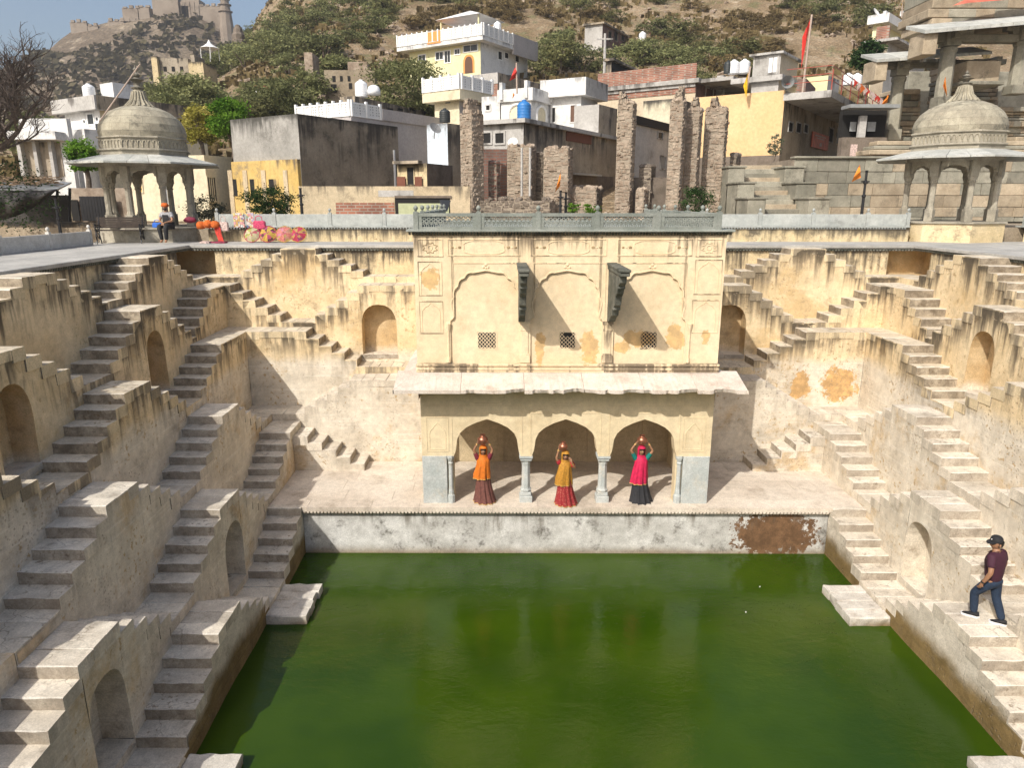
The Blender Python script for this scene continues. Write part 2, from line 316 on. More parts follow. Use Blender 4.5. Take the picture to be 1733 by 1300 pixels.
def run(th,side,k,segs,zb,niche=None,matw='well_wall',matt=None,depth=D,end_caps=True):
    """segs: (a0,a1,z,kind) with a increasing; kind s=step, l=landing, v=valley. niche=(centre,width,floor z,top z)."""
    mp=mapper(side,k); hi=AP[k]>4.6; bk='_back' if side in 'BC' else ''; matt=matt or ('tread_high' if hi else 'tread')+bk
    m=M(); wv=lambda a,zz:.012*math.sin(a*2.3+k)+.01*math.sin(zz*3.1+a*1.7)
    for (a0,a1,z,kd) in segs:
        zt=z-.03
        def col(b0,b1,za,zc):
            # vertical strip of plaster, split so that its surface is not one flat sheet
            n=max(1,int((b1-b0)/.42)); rws=max(1,int((zc-za)/.5))
            for i in range(n):
                p,q=b0+(b1-b0)*i/n,b0+(b1-b0)*(i+1)/n
                for r in range(rws):
                    y0,y1=za+(zc-za)*r/rws,za+(zc-za)*(r+1)/rws
                    m.add([mp(p,wv(p,y0),y0),mp(q,wv(q,y0),y0),mp(q,wv(q,y1),y1),mp(p,wv(p,y1),y1)],[(0,1,2,3)],[zt-y0,zt-y0,zt-y1,zt-y1])
        if niche and a0<niche[0]<a1:
            c,w,zf,zt2=niche; col(a0,c-w/2,zb,zt); col(c+w/2,a1,zb,zt)
            m.add([mp(c-w/2,wv(c-w/2,zb),zb),mp(c+w/2,wv(c+w/2,zb),zb),mp(c+w/2,wv(c+w/2,zf),zf),mp(c-w/2,wv(c-w/2,zf),zf)],[(0,1,2,3)],[zt-zb]*2+[zt-zf]*2)
            pts=arch_pts(w,zt2-zf)
            for (x0,h0),(x1,h1) in zip(pts[1:-2],pts[2:-1]):
                m.add([mp(c+x0,wv(c+x0,zf+h0),zf+h0),mp(c+x1,wv(c+x1,zf+h1),zf+h1),mp(c+x1,wv(c+x1,zt),zt),mp(c+x0,wv(c+x0,zt),zt)],[(0,1,2,3)],[zt-zf-h0,zt-zf-h1,0,0])
            q=M(); dp=.5
            for (x0,h0),(x1,h1) in zip(pts[:-1],pts[1:]):
                q.add([mp(c+x0,-.008,zf+h0) if False else mp(c+x0,wv(c+x0,zf+h0),zf+h0),mp(c+x1,wv(c+x1,zf+h1),zf+h1),mp(c+x1,dp,zf+h1),mp(c+x0,dp,zf+h0)],[(0,1,2,3)])
            q.add([mp(c+x,dp,zf+h) for x,h in pts],[tuple(range(len(pts)))])
            obj('niche',q,'niche',th,sh=True)
            s=M(); slab(s,mp,c-w/2-.004,c+w/2+.004,-.02,dp+.03,zf-.12,zf+.006,seg=3); obj('niche_sill',s,'tread',th,sh=True)
        else: col(a0,a1,zb,zt)
        m.add([mp(a0,0,zt),mp(a1,0,zt),mp(a1,depth,zt),mp(a0,depth,zt)],[(0,1,2,3)],[.6]*4)
    # closed ends and the small risers inside the profile
    if end_caps:
        for a,z in ((segs[0][0],segs[0][2]),(segs[-1][1],segs[-1][2])):
            m.add([mp(a,0,zb),mp(a,depth,zb),mp(a,depth,z-.03),mp(a,0,z-.03)],[(0,1,2,3)],[z-zb]*2+[0,0])
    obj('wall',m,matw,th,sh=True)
    for i,(a0,a1,z,kd) in enumerate(segs):
        zl=segs[i-1][2] if i else z-.25; zr=segs[i+1][2] if i<len(segs)-1 else z-.25
        lo=(a0-.0,1) if zl<z else None; zlow=min(min(zl,z),min(zr,z))
        if kd=='s':
            s=M(); L=a0-(.018 if zl<z else -.004); Rr=a1+(.018 if zr<z else -.004)
            if zl>z: L-=.03
            if zr>z: Rr+=.03
            slab(s,mp,L,Rr,-.007+random.uniform(-.005,.004),depth+.02,min(z-.21,zlow-.012),z+random.uniform(-.006,.006))
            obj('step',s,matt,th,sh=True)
        else:
            n=max(1,round((a1-a0)/.36)); cuts=[a0]+[a0+(a1-a0)*(q+random.uniform(-.12,.12))/n for q in range(1,n)]+[a1]
            for q in range(n):
                s=M(); L=cuts[q]+.003; Rr=cuts[q+1]-.003
                if q==0: L=a0-(.018 if zl<z else .03)
                if q==n-1: Rr=a1+(.018 if zr<z else .03)
                zt=z+random.uniform(-.005,.005)
                slab(s,mp,L,Rr,-.007+random.uniform(-.005,.004),depth+.02,z-.235 if (q in(0,n-1)) else z-.18,zt,seg=3,ch=.010,j=.004)
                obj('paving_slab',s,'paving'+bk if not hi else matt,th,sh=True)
def fl(a0,z0,z1,n=4,T=.385):
    """a flight of n treads starting at a0 going from level z0 to z1 (n+1 rises), as segments"""
    r=(z1-z0)/(n+1); return [(a0+i*T,a0+(i+1)*T,z0+r*(i+1),'s') for i in range(n)]
def pyr(c,k,T=.385,Tf=None,half=.53,vn=None,vf=None):
    """double flight round apex c; vn/vf: valley floor that belongs to it before / after"""
    Tf=Tf or T; s=[]
    n0=c-half-4*T
    if vn: s.append((n0-vn,n0,VA[k],'v'))
    s+=fl(n0,VA[k],AP[k],4,T)+[(c-half,c+half,AP[k],'l')]+fl(c+half,AP[k],VA[k],4,Tf)
    if vf: s.append((c+half+4*Tf,c+half+4*Tf+vf,VA[k],'v'))
    return s
def zbase(k): return -1.6 if k==1 else VA[k-1]-.12
def nich(c,k): return (c,.95,VA[k-1]+.19,AP[k]-.56)
SB={'L':'shaded bank','R':'sunlit bank'}
def stair(side,k,c,label,niche=False,**kw):
    mp=mapper(side,k); p=shear(mp(c,0,zbase(k)))
    th=thing('double_staircase',label,'staircase',p,'double staircases of the stepwell')
    run(th,side,k,pyr(c,k,**kw),zbase(k),nich(c,k) if niche else None,matw='wet_wall' if k==1 else 'well_wall')
    return th
def corner(name,label,side,k,lsegs,bsegs,zbb,bn=None,wallm='well_wall'):
    mp=mapper(side,k); th=thing(name,label,'staircase',shear(mp(lsegs[-1][1],0,zbase(k))),'corner staircases of the stepwell')
    if lsegs: run(th,side,k,lsegs,zbase(k),matw=wallm)
    if bsegs: run(th,'B' if side=='L' else 'C',k,bsegs,zbb,bn,matw=wallm)
    return th
T=.385
# --- both banks: the near pyramids, tier by tier from the water up
stair('L',1,11.58,'lowest double staircase on the shaded bank, its foot standing in the green water',vn=1.05,vf=1.1)
stair('L',2,9.0,'double staircase with the largest arched niche, at the bottom of the shaded bank',True,vn=.5)
stair('L',2,14.15,'double staircase with a small arched niche facing the stone jetty on the shaded bank',True,vn=1.05,vf=.93)
stair('L',3,11.6,'plain tall-faced double staircase in the middle of the shaded bank, above the big niche',vn=1.05)
stair('L',3,16.8,'plain double staircase on the shaded bank two tiers above the small niche by the jetty',vn=1.05)
stair('L',4,9.0,'double staircase cut by the picture edge halfway up the shaded bank',vn=.5)
stair('L',4,14.15,'brown-topped plain double staircase halfway up the shaded bank',vn=1.05,vf=.93)
stair('L',5,11.6,'upper double staircase with an arched niche cut by the picture edge, shaded bank',True,vn=1.)
stair('L',5,16.8,'upper double staircase with a whole arched niche under its landing, shaded bank',True,vn=1.05,Tf=.37,vf=.0)
stair('L',6,14.15,'topmost streaked double staircase nearest the picture edge on the shaded bank',vn=1.)
stair('L',6,19.2,'topmost black-streaked double staircase below the cast-iron bench, shaded bank',vn=1.05,Tf=.37)
stair('R',1,11.58,'lowest double staircase on the sunlit bank, its landing under the walking man',vn=1.05,vf=1.1)
stair('R',2,9.0,'double staircase beside the walking man, cut by the edge of the sunlit bank',True,vn=.5)
stair('R',2,14.15,'double staircase with an arched niche behind the stone jetty on the sunlit bank',True,vn=1.05,vf=.93)
stair('R',3,11.6,'pale plain double staircase above the walking man on the sunlit bank',vn=1.05)
stair('R',3,16.8,'pale plain double staircase with a mottled face, middle of the sunlit bank',vn=1.05)
stair('R',4,14.15,'double staircase halfway up the sunlit bank, brick showing at its broken top',vn=1.05,vf=.93)
stair('R',5,11.6,'upper double staircase beyond the edge of the sunlit bank niche',True,vn=1.)
stair('R',5,16.8,'upper double staircase with an arched niche lit by sun on the sunlit bank',True,vn=1.05,Tf=.37)
stair('R',6,14.15,'topmost double staircase at the edge of the sunlit bank',vn=1.)
stair('R',6,19.2,'topmost double staircase of the sunlit bank, below the grey promenade',vn=1.05,Tf=.37)
def both(name,lab,k,lsegs,bsegs,zbb,bn=None):
    for s in 'LR': corner(name,lab%('shaded' if s=='L' else 'sunlit'),s,k,lsegs,bsegs,zbb,bn)
for s in 'LR':                                        # the flight from the jetty up to the platform
    th=thing('staircase','flight of steps from the water jetty up to the pavilion platform, '+SB[s],'staircase',shear(mapper(s,1)(16.4,0,0)),'platform flights')
    run(th,s,1,fl(14.76,VA[1],AP[1],4,.41)+[(16.4,16.56,AP[1],'l')],-1.6,matw='wet_wall')
both('corner_staircase','corner staircase with two flights down onto the platform at the %s end',2,fl(17.15,VA[2],AP[2])+[(18.69,19.78,AP[2],'l')],
     [(x0,x1,z,'s') for x0,x1,z,_ in [(-5.87+i*.39,-5.87+(i+1)*.39,2.56-(i+1)*.205,0) for i in range(5)]],1.2)
both('wall_staircase','flight against the back wall climbing to the pavilion eave on the %s side',3,[(18.87,20.61,VA[3],'v')],
     [(-6.70,-5.70,VA[3],'v')]+fl(-5.70,VA[3],AP[3],4,.335)+[(-4.36,-1.9,AP[3],'l')],1.2)
both('corner_staircase','broad L-shaped corner landing with flights down both ways, %s end',4,fl(17.15,VA[4],AP[4])+[(18.69,21.44,AP[4],'l')],
     [(-7.53,-5.77,AP[4],'l')]+fl(-5.77,AP[4],VA[4],4,.365)+[(-4.31,-1.9,VA[4],'v')],2.65)
both('corner_staircase','ochre corner staircase beside the arched wall niche near the pavilion, %s end',5,[(18.82,19.1,VA[5],'v')]+fl(19.1,VA[5],AP[5],4,.33)+[(20.42,22.27,AP[5],'l')],
     [(-8.36,-8.2,AP[5],'l')]+fl(-8.2,AP[5],VA[5],4,.3625)+[(-6.75,-5.66,VA[5],'v')]+fl(-5.66,VA[5],AP[5],4,.335)+[(-4.32,-1.9,AP[5],'l')],3.85,(-3.72,1.08,4.19,5.74))
both('wall_staircase','topmost back wall staircase reaching the promenade, %s side of the pavilion',6,[(21.21,23.1,VA[6],'v')],
     [(-9.2,-8.1,VA[6],'v')]+fl(-8.1,VA[6],AP[6],4,.325)+[(-6.8,-5.75,AP[6],'l')]+fl(-5.75,AP[6],VA[6],4,.36)+[(-4.31,-1.9,VA[6],'v')],5.05)
# --- top wall under the promenade, with its recessed corners, and the masses beyond the picture
def wallquad(m,p,q,z0,z1,n=6):
    p,q=Vector((*p,0)),Vector((*q,0))
    for i in range(n):
        a,b=p.lerp(q,i/n),p.lerp(q,(i+1)/n)
        m.add([(a.x,a.y,z0),(b.x,b.y,z0),(b.x,b.y,z1),(a.x,a.y,z1)],[(0,1,2,3)],[z1-z0]*2+[0,0])
def topwall(s):
    mx=(lambda x:x) if s=='L' else (lambda x:2*XM-x)
    m=M()
    wallquad(m,(mx(-10.03),4.),(mx(-10.03),22.2),6.3,7.33,20); wallquad(m,(mx(-9.2),23.1),(mx(-1.9),23.1),6.3,7.33,9)
    wallquad(m,(mx(-10.03),22.2),(mx(-10.75),22.2),6.3,7.33,1); wallquad(m,(mx(-9.2),23.1),(mx(-9.2),23.75),6.3,7.33,1)
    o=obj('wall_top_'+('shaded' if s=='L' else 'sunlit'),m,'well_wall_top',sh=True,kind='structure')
    q=M(); wallquad(q,(mx(-10.75),22.2),(mx(-10.75),23.75),6.3,7.33,1); wallquad(q,(mx(-10.75),23.75),(mx(-9.2),23.75),6.3,7.33,1)
    q.box(*sorted((mx(-10.75),mx(-9.2)))[:1],22.2,6.40,sorted((mx(-10.75),mx(-9.2)))[1],23.75,6.47)
    obj('corner_recess',q,'niche',o,sh=True)
    b=M(); x0,x1=sorted((mx(-10.06),mx(-30)))
    f=M()                                            # stepped mass beyond the picture
    for k,e in ((1,8.45),(2,6.4),(3,8.45),(4,6.4),(5,8.45),(6,11.05)):
        xa,xb=sorted((mx(XF(k)),mx(XF(k+1)))); f.box(xa,-1.,-1.6,xb,e,VA[k])
    obj('wall_beyond_'+('shaded' if s=='L' else 'sunlit'),f,'well_wall',sh=True,kind='structure')
topwall('L'); topwall('R')
# --- platform, pool walls, water
PZ=1.33
m=M(); m.box(-5.9,16.62,-1.7,9.14,19.9,PZ-.05); pl=obj('platform',m,'platform_stone',sh=True,kind='structure')
random.seed(21)
y=16.44
rows=[.5,.62,.7,.66,.78]
for r,h in enumerate(rows):
    x=-5.87
    while x<9.1:
        wd=random.uniform(.8,1.9); x1=min(9.11,x+wd)
        if 9.11-x1<.4: x1=9.11
        s=M(); slab(s,lambda a,d,z:(a,d,z),x+.0015,x1-.0015,y+.0015,y+h-.0015,PZ-.12,PZ+random.uniform(-.003,.003),seg=2,ch=.003,j=.001)
        obj('paving_slab',s,'platform_stone',pl,sh=True); x=x1
    y+=h
m=M(); wallquad(m,(-5.04,16.58),(8.28,16.58),-1.6,PZ-.13,20); obj('pool_wall',m,'pool_wall',sh=True,kind='structure')
m=M()
for i in range(150):
    x=-5.0+i*13.24/150; m.prism([(0,0),(.13,-.002),(.135,-.03),(.10,-.07),(0,-.075)],lambda p,t,x=x:(t,16.57-p[0],PZ-.12+p[1]),x+.012,x+.066)
o=obj('dentil_band',m,'platform_stone',pl,sh=True,kind='stuff')
g=G('water')
n=g.noise(.35,3); base=g.mix(g.step(n,.3,.7),(.018,.046,.001),(.034,.068,.0015))
h=g.ma('ADD',g.ma('MULTIPLY',g.noise(1.5,2,stretch=(1,1.6,1),dist=.5),.6),g.ma('ADD',g.ma('MULTIPLY',g.noise(5.5,3,stretch=(1,1.7,1),dist=.6),.30),g.ma('MULTIPLY',g.noise(16.,2,stretch=(1,1.8,1)),.13)))
g.out(base,.03,g.bump(h,.03,.5),IOR=1.33,Specular_IOR_Level=.5)
m=M(); m.add([(-6,-1.5,0),(9.3,-1.5,0),(9.3,17,0),(-6,17,0)],[(0,1,2,3)]); obj('water',m,'water',sh=True,kind='structure')
# --- stone jetties at the waterline
def jetty(x0,x1,y0,y1,z,label):
    th=thing('stone_jetty',label,'jetty',shear(((x0+x1)/2,(y0+y1)/2,-.3)),'stone jetties at the waterline')
    n=4; h=(y1-y0)/n
    for i in range(n):
        s=M(); slab(s,lambda a,d,z:(d,a,z),y0+i*h+.005,y0+(i+1)*h-.005,x0+random.uniform(-.02,.02),x1+random.uniform(-.03,.03),-.02,z+random.uniform(-.006,.006),seg=5,ch=.02,j=.012)
        obj('slab',s,'jetty',th,sh=True)
    s=M(); s.box(x0+.04,y0+.04,-1.,x1-.08,y1-.04,0.0); obj('support',s,'wet_wall',th,sh=True)
plaster('jetty',(.55,.51,.45),(.64,.60,.53),sc=2.,low=((.16,.115,.05),(.22,.15,.07),(.1,.08,.03)),zlow=.05,grime=(.24,.18,.12),gamt=.5,gsc=3.,rand=.06,bump=.6)
jetty(-5.03,-4.18,13.37,14.72,.2,'pale stone jetty jutting from the shaded bank into the green water')
jetty(-5.03,-4.18,8.1,9.5,.2,'stone jetty at the bottom edge of the shaded bank, nearest the viewer')
jetty(7.42,8.27,13.37,14.72,.2,'pale stone jetty jutting from the sunlit bank over murky water')
jetty(7.42,8.27,8.1,9.5,.2,'stone jetty in the bottom corner of the pool below the sunlit bank')
# ================================================================= the pavilion on the platform
random.seed(33)
PX0,PX1=-1.98,5.22; PY=16.72; UY=16.88; UX0,UX1=-2.04,5.28
pav=thing('pavilion','two-storey cream plaster pavilion with three arches and a broken stone eave above the pool','pavilion',shear((1.62,16.75,PZ)))
def pob(name,m,mat,parent=None,**k): return obj(name,m,mat,parent or pav,sh=True,**k)
def px(x,y,Y=UY):
    p=atY(x,y,Y-SHK*(((x-866)*.0145)-1.62)); return p.x,p.z
def archplate(m,x0,x1,z0,z1,yf,yb,arches,drop=True):
    """wall plate x0..x1, z0..z1 with arch openings [(centre,[(halfwidth,z)...from foot to apex])], front at yf, soffits back to yb"""
    edges=[]
    cur=x0
    for c,hp in arches:
        l=[(c-w,z) for w,z in hp]; r=[(c+w,z) for w,z in reversed(hp[:-1])]; pts=l+r
        a=pts[0][0]; b=pts[-1][0]
        n=max(1,int((a-cur)/.5))
        for i in range(n):
            p,q=cur+(a-cur)*i/n,cur+(a-cur)*(i+1)/n
            for zz0,zz1 in ((z0,(z0+z1)/2),((z0+z1)/2,z1)): m.add([(p,yf,zz0),(q,yf,zz0),(q,yf,zz1),(p,yf,zz1)],[(0,1,2,3)],[z1-zz0]*2+[z1-zz1]*2)
        for (xa,za),(xb,zb) in zip(pts[:-1],pts[1:]):
            if xb-xa>1e-5: m.add([(xa,yf,za),(xb,yf,zb),(xb,yf,z1),(xa,yf,z1)],[(0,1,2,3)],[z1-za,z1-zb,0,0])
            elif xa-xb>1e-5:    # undercut: the opening widens upward here
                m.add([(xa,yf,za),(xb,yf,zb),(xb,yf,z1),(xa,yf,z1)],[(3,2,1,0)],[z1-za,z1-zb,0,0])
            m.add([(xa,yf,za),(xb,yf,zb),(xb,yb,zb),(xa,yb,za)],[(0,1,2,3)],[z1-za,z1-zb]*2)
        cur=b
    n=max(1,int((x1-cur)/.5))
    for i in range(n):
        p,q=cur+(x1-cur)*i/n,cur+(x1-cur)*(i+1)/n
        m.add([(p,yf,z0),(q,yf,z0),(q,yf,z1),(p,yf,z1)],[(0,1,2,3)],[z1-z0]*2+[0,0])
def frame(x0,x1,z0,z1,y,w=.022,t=.012,name='moulding',mat='cream',tag=None):
    m=M()
    m.box(x0,y-t,z0,x1,y+.004,z0+w); m.box(x0,y-t,z1-w,x1,y+.004,z1); m.box(x0,y-t,z0+w,x0+w,y+.004,z1-w); m.box(x1-w,y-t,z0+w,x1,y+.004,z1-w)
    return pob(name,m,mat)
def ribbon(pts,y,w=.016,t=.014,mat='cream',name='moulding',closed=False):
    m=M(); pts=[Vector((x,0,z)) for x,z in pts]; n=len(pts)
    ring=[]
    for i,p in enumerate(pts):
        a=pts[(i-1)%n] if (closed or i>0) else pts[0]; b=pts[(i+1)%n] if (closed or i<n-1) else pts[-1]
        tg=(b-a); tg=tg.normalized() if tg.length>1e-6 else Vector((1,0,0)); nr=Vector((-tg.z,0,tg.x))*w
        ring.append([p+nr+Vector((0,y+.003,0)),p+nr*.6+Vector((0,y-t,0)),p-nr*.6+Vector((0,y-t,0)),p-nr+Vector((0,y+.003,0))])
    for i in range(n if closed else n-1):
        A,B=ring[i],ring[(i+1)%n]
        for q in range(3): m.add([A[q],A[q+1],B[q+1],B[q]],[(0,1,2,3)])
    return pob(name,m,mat)
# ---- ground storey
AC=(-.35,1.6,3.55); SP=2.62
hp=[(.83,1.28),(.83,SP),(.785,SP+.12),(.765,SP+.255),(.745,SP+.42),(.67,SP+.585),(.51,SP+.735),(.295,SP+.845),(0,SP+.95)]
hs=[(.835,SP-.02)]+hp[1:]
m=M()
# wall above the columns only: openings run from pier to pier, the plate starts at the springing
archplate(m,PX0,PX1,SP-.02,4.5,PY,PY+.34,[(c,hs) for c in AC])
m.box(PX0,PY+.34,4.42,PX1,PY+.35,4.5)
for x in(.48,2.43): m.box(x,PY+.004,SP-.025,x+.29,PY+.34,SP-.001)
b=M(); archplate(b,PX0,PX1,SP-.02,4.5,PY+.34,PY+.335,[(c,hs) for c in AC]); m.add(b.v,b.f,b.d)
pob('arcade_wall',m,'cream_low')
for x0,x1,s in((PX0,-1.19,1),(4.39,PX1,-1)):          # end piers: grey stone dado in front, cream behind, small engaged column
    d=M(); d.box(x0,PY-.012,1.30,x1-(.17 if s>0 else 0) if s>0 else x1,PY+.36,2.60) if s>0 else d.box(x0+.17,PY-.012,1.30,x1,PY+.36,2.60)
    pob('dado',d,'blue_stone',bev=.012)
    xc=(x1-.085) if s>0 else (x0+.085)
    e=M(); e.lathe([(.10,0),(.10,.22),(.075,.26),(.07,.34),(.058,.4),(.052,1.05),(.07,1.1),(.055,1.13),(.085,1.2),(.10,1.24),(.10,1.30)],(xc,PY+.06,1.305),8,math.pi/8); pob('engaged_column',e,'blue_stone',smooth=False)
    e=M(); e.box(min(xc-.085,xc+.085),PY+.1,1.30,max(xc-.085,xc+.085),PY+.36,2.61); pob('pier_core',e,'cream_low')
for x in(.625,2.575):
    col=M(); col.box(x-.165,PY+.02,1.31,x+.165,PY+.34,1.50); col.box(x-.135,PY+.05,1.50,x+.135,PY+.31,1.60)
    c=pob('column_base',col,'blue_stone',bev=.012)
    s=M(); s.lathe([(.135,0),(.15,.05),(.125,.09),(.118,.12),(.108,.72),(.12,.76),(.12,.80),(.14,.86)],(x,PY+.18,1.60),8,math.pi/8); pob('column_shaft',s,'blue_stone')
    s=M(); s.box(x-.145,PY+.03,2.45,x+.145,PY+.33,2.52); s.box(x-.17,PY+.0,2.52,x+.17,PY+.345,2.605); pob('capital',s,'blue_stone',bev=.014)
m=M(); m.add([(PX0,19.74,1.3),(PX1,19.74,1.3),(PX1,19.74,4.45),(PX0,19.74,4.45)],[(0,1,2,3)],[3.1,3.1,0,0])
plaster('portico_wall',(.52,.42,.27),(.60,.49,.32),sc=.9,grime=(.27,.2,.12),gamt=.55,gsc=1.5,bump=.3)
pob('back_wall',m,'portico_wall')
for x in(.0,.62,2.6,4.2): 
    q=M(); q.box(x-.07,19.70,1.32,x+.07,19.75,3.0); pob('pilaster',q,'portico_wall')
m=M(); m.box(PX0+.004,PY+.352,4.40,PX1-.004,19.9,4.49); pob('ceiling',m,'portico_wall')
for x0,x1 in((PX0,PX0+.33),(PX1-.33,PX1)):             # side walls with an opening each
    m=M(); m.box(x0,PY+.345,1.3,x1,17.5,4.41); m.box(x0,19.15,1.3,x1,19.80,4.41); m.box(x0,17.5,3.35,x1,19.15,4.41); pob('side_wall',m,'cream_low')
# reliefs on the ground storey
for x0,x1 in((-1.86,-1.30),(4.5,5.06)):
    frame(x0,x1,2.72,3.62,PY,.02,.01,mat='cream_low')
    c=(x0+x1)/2; ribbon([(c-.2,2.78),(c-.2,3.2),(c-.17,3.28),(c-.1,3.34),(c-.09,3.38),(c,3.46),(c+.09,3.38),(c+.1,3.34),(c+.17,3.28),(c+.2,3.2),(c+.2,2.78),(c-.2,2.78)],PY,.012,.01,'cream_low')
for c in AC: frame(c-.87,c+.87,3.0,3.76,PY,.012,.008,mat='cream_low') if False else None
for c in AC:
    m=M(); m.box(c-.88,PY-.01,2.66,c-.86,PY+.004,3.74); m.box(c+.86,PY-.01,2.66,c+.88,PY+.004,3.74); m.box(c-.86,PY-.01,3.72,c+.86,PY+.004,3.74); pob('moulding',m,'cream_low')
    frame(c-.88,c+.88,3.9,4.34,PY,.018,.01,mat='cream_low')
    ribbon([(c+.42*math.copysign(abs(math.cos(t))**.5,math.cos(t)),4.12+.15*math.copysign(abs(math.sin(t))**.6,math.sin(t))) for t in [i*math.pi/14 for i in range(28)]],PY,.01,.008,'cream_low',closed=True)
for x0,x1 in((-1.9,-1.3),(4.5,5.1)): frame(x0,x1,3.9,4.34,PY,.018,.01,mat='cream_low')
# ---- the eave (chhajja): stone slabs sloping out, front edge broken in places
def eave(name,x0,x1,chip):
    n=int((x1-x0)/.06); m=M(); top=[];bot=[]
    for i in range(n+1):
        x=x0+(x1-x0)*i/n
        c=0.
        if chip: c=max(0.,(mn.noise(Vector((x*1.7+chip,0,0)))+.05))*.13+max(0,mn.noise(Vector((x*7.,chip,0))))*.07+max(0,mn.noise(Vector((x*17.,chip,3))))*.03
        yf=15.98+c; zf=4.50+(c/.95)*.25
        e=random.uniform(-.006,.006)
        m.v+=[Vector((x,UY,4.76)),Vector((x,yf,zf+e)),Vector((x,yf+(.02 if c>.02 else 0)+random.uniform(0,.03)*(c>.02),zf-.085)),Vector((x,UY,4.66))]; m.d+=[9.]*4
    for i in range(n):
        for q in range(3): m.f.append((i*4+q,i*4+q+1,i*4+4+q+1,i*4+4+q))
    m.f.append((0,1,2,3)); m.f.append(tuple(n*4+q for q in(3,2,1,0)))
    return pob(name,m,'eave')
xs=[-2.52,-.95,.55,1.95,3.35,4.6,5.76]
for i in range(6): eave('eave_slab',xs[i]+(.004 if i else 0),xs[i+1]-(.004 if i<5 else 0),0 if i==0 else (3.1+i*7.7))
for s in(-1,1):
    x0,x1=(UX0,-2.53) if s<0 else (UX1,5.77)
    ys=[15.94,17.6,19.2,20.6]
    for a,b in zip(ys[:-1],ys[1:]):
        m=M(); xi=lambda t:x0+(x1-x0)*t
        wi=1. 
        yi0=max(a,UY) ; 
        m.add([(x1,a+.004,4.50),(x1,b-.004,4.50),(x0,b-.004,4.76),(x0,max(a,UY)+.004,4.76),(x1,a+.004,4.415),(x1,b-.004,4.415),(x0,b-.004,4.66),(x0,max(a,UY)+.004,4.66)],
              [(0,1,2,3),(7,6,5,4),(0,4,5,1),(1,5,6,2),(2,6,7,3),(3,7,4,0)]); pob('eave_slab',m,'eave')
m=M(); m.add([(-2.53,15.94,4.5),(UX0,UY,4.76),(-2.5,15.94,4.415),(UX0,UY,4.66)],[(0,1,3,2)]); 
# ---- upper storey
m=M(); m.add([(UX0,UY,4.7),(UX1,UY,4.7),(UX1,UY,8.08),(UX0,UY,8.08)],[(0,1,2,3)],[3.4,3.4,0,0])
for x in(UX0,UX1): m.add([(x,UY,4.0),(x,23.15,4.0),(x,23.15,8.08),(x,UY,8.08)],[(0,1,2,3)],[4,4,0,0])
pob('upper_wall',m,'cream')
UF=UY-.045
def cusp(c,hw,z0,z1,n=5):
    pts=[(hw*1.06,5.0),(hw*1.06,z0-.05),(hw*1.0,z0),(hw*.94,z0+.06),(hw*.955,z0+.16)]
    A=[]
    for i in range(n):
        t0=i/n*math.pi/2; t1=(i+1)/n*math.pi/2
        for q in range(4):
            t=t0+(t1-t0)*q/4; bul=1+.045*math.sin(q/4*math.pi)
            A.append((hw*.97*math.cos(t)**.85*bul,z0+.2+(z1-z0-.2)*math.sin(t)**.9*bul*.985))
    A=[p for p in A if p[1]<z1-.015 and p[0]>.03]
    return pts+A+[(.0,z1)]
ZS=px(820,540)[1]
A1=[]; 
for c,zt in ((px(822,457)[0],px(822,457)[1]),(px(960,457)[0],px(960,457)[1]),(px(1103,457)[0],px(1103,457)[1])):
    A1.append((c,[(.0,0)]))
AUC=[a[0] for a in A1]; ZT=px(822,457)[1]
hpU=cusp(0,.81,ZS,ZT)
m=M(); 
# front skin with arch openings and rectangular side panels
zl,zh=4.96,px(900,398)[1]-.02
archplate(m,UX0+.01,UX1-.01,zl,zh,UF,UY-.002,[(c,[(w,max(z,zl)) for w,z in hpU]) for c in AUC])
pob('arch_screen',m,'cream')
for c in AUC:
    ribbon([(c-w*1.02,z) for w,z in hpU[2:]]+[(c+w*1.02,z+.0) for w,z in reversed(hpU[2:-1])],UF,.02,.016)
    # finial over the arch
    q=M(); 
    for dx,dz,r in((0,.12,.035),(-.05,.06,.03),(.05,.06,.03)): q.lathe([(.004,-.012),(r,0.),(r*.6,.01)],(0,0,0),8); 
    q=M()
    for dx,dz,r in((0,.13,.04),(-.055,.07,.032),(.055,.07,.032),(0,.05,.02)):
        i0=len(q.v); q.lathe([(r,.0),(r*.9,.012),(r*.3,.02)],(0,0,0),9)
        for i in range(i0,len(q.v)): v=q.v[i]; q.v[i]=Vector((c+dx+v.x,UF-v.z,ZT+dz+v.y))
    pob('finial',q,'cream')
for x0,x1 in((766,877),(902,1026),(1043,1163)):
    a,z=px(x0,444); b,_=px(x1,444); q=M(); q.box(a,UF-.012,z-.02,b,UF+.004,z); q.box(a,UF-.012,6.1,a+.018,UF+.004,z-.02); q.box(b-.018,UF-.012,6.1,b,UF+.004,z-.02); pob('moulding',q,'cream')
def pframe(x0,y0,x1,y1,w=.02,t=.014):
    a,z1=px(x0,y0); b,z0=px(x1,y1); frame(a,b,z0,z1,UF,w,t); return a,b,z0,z1
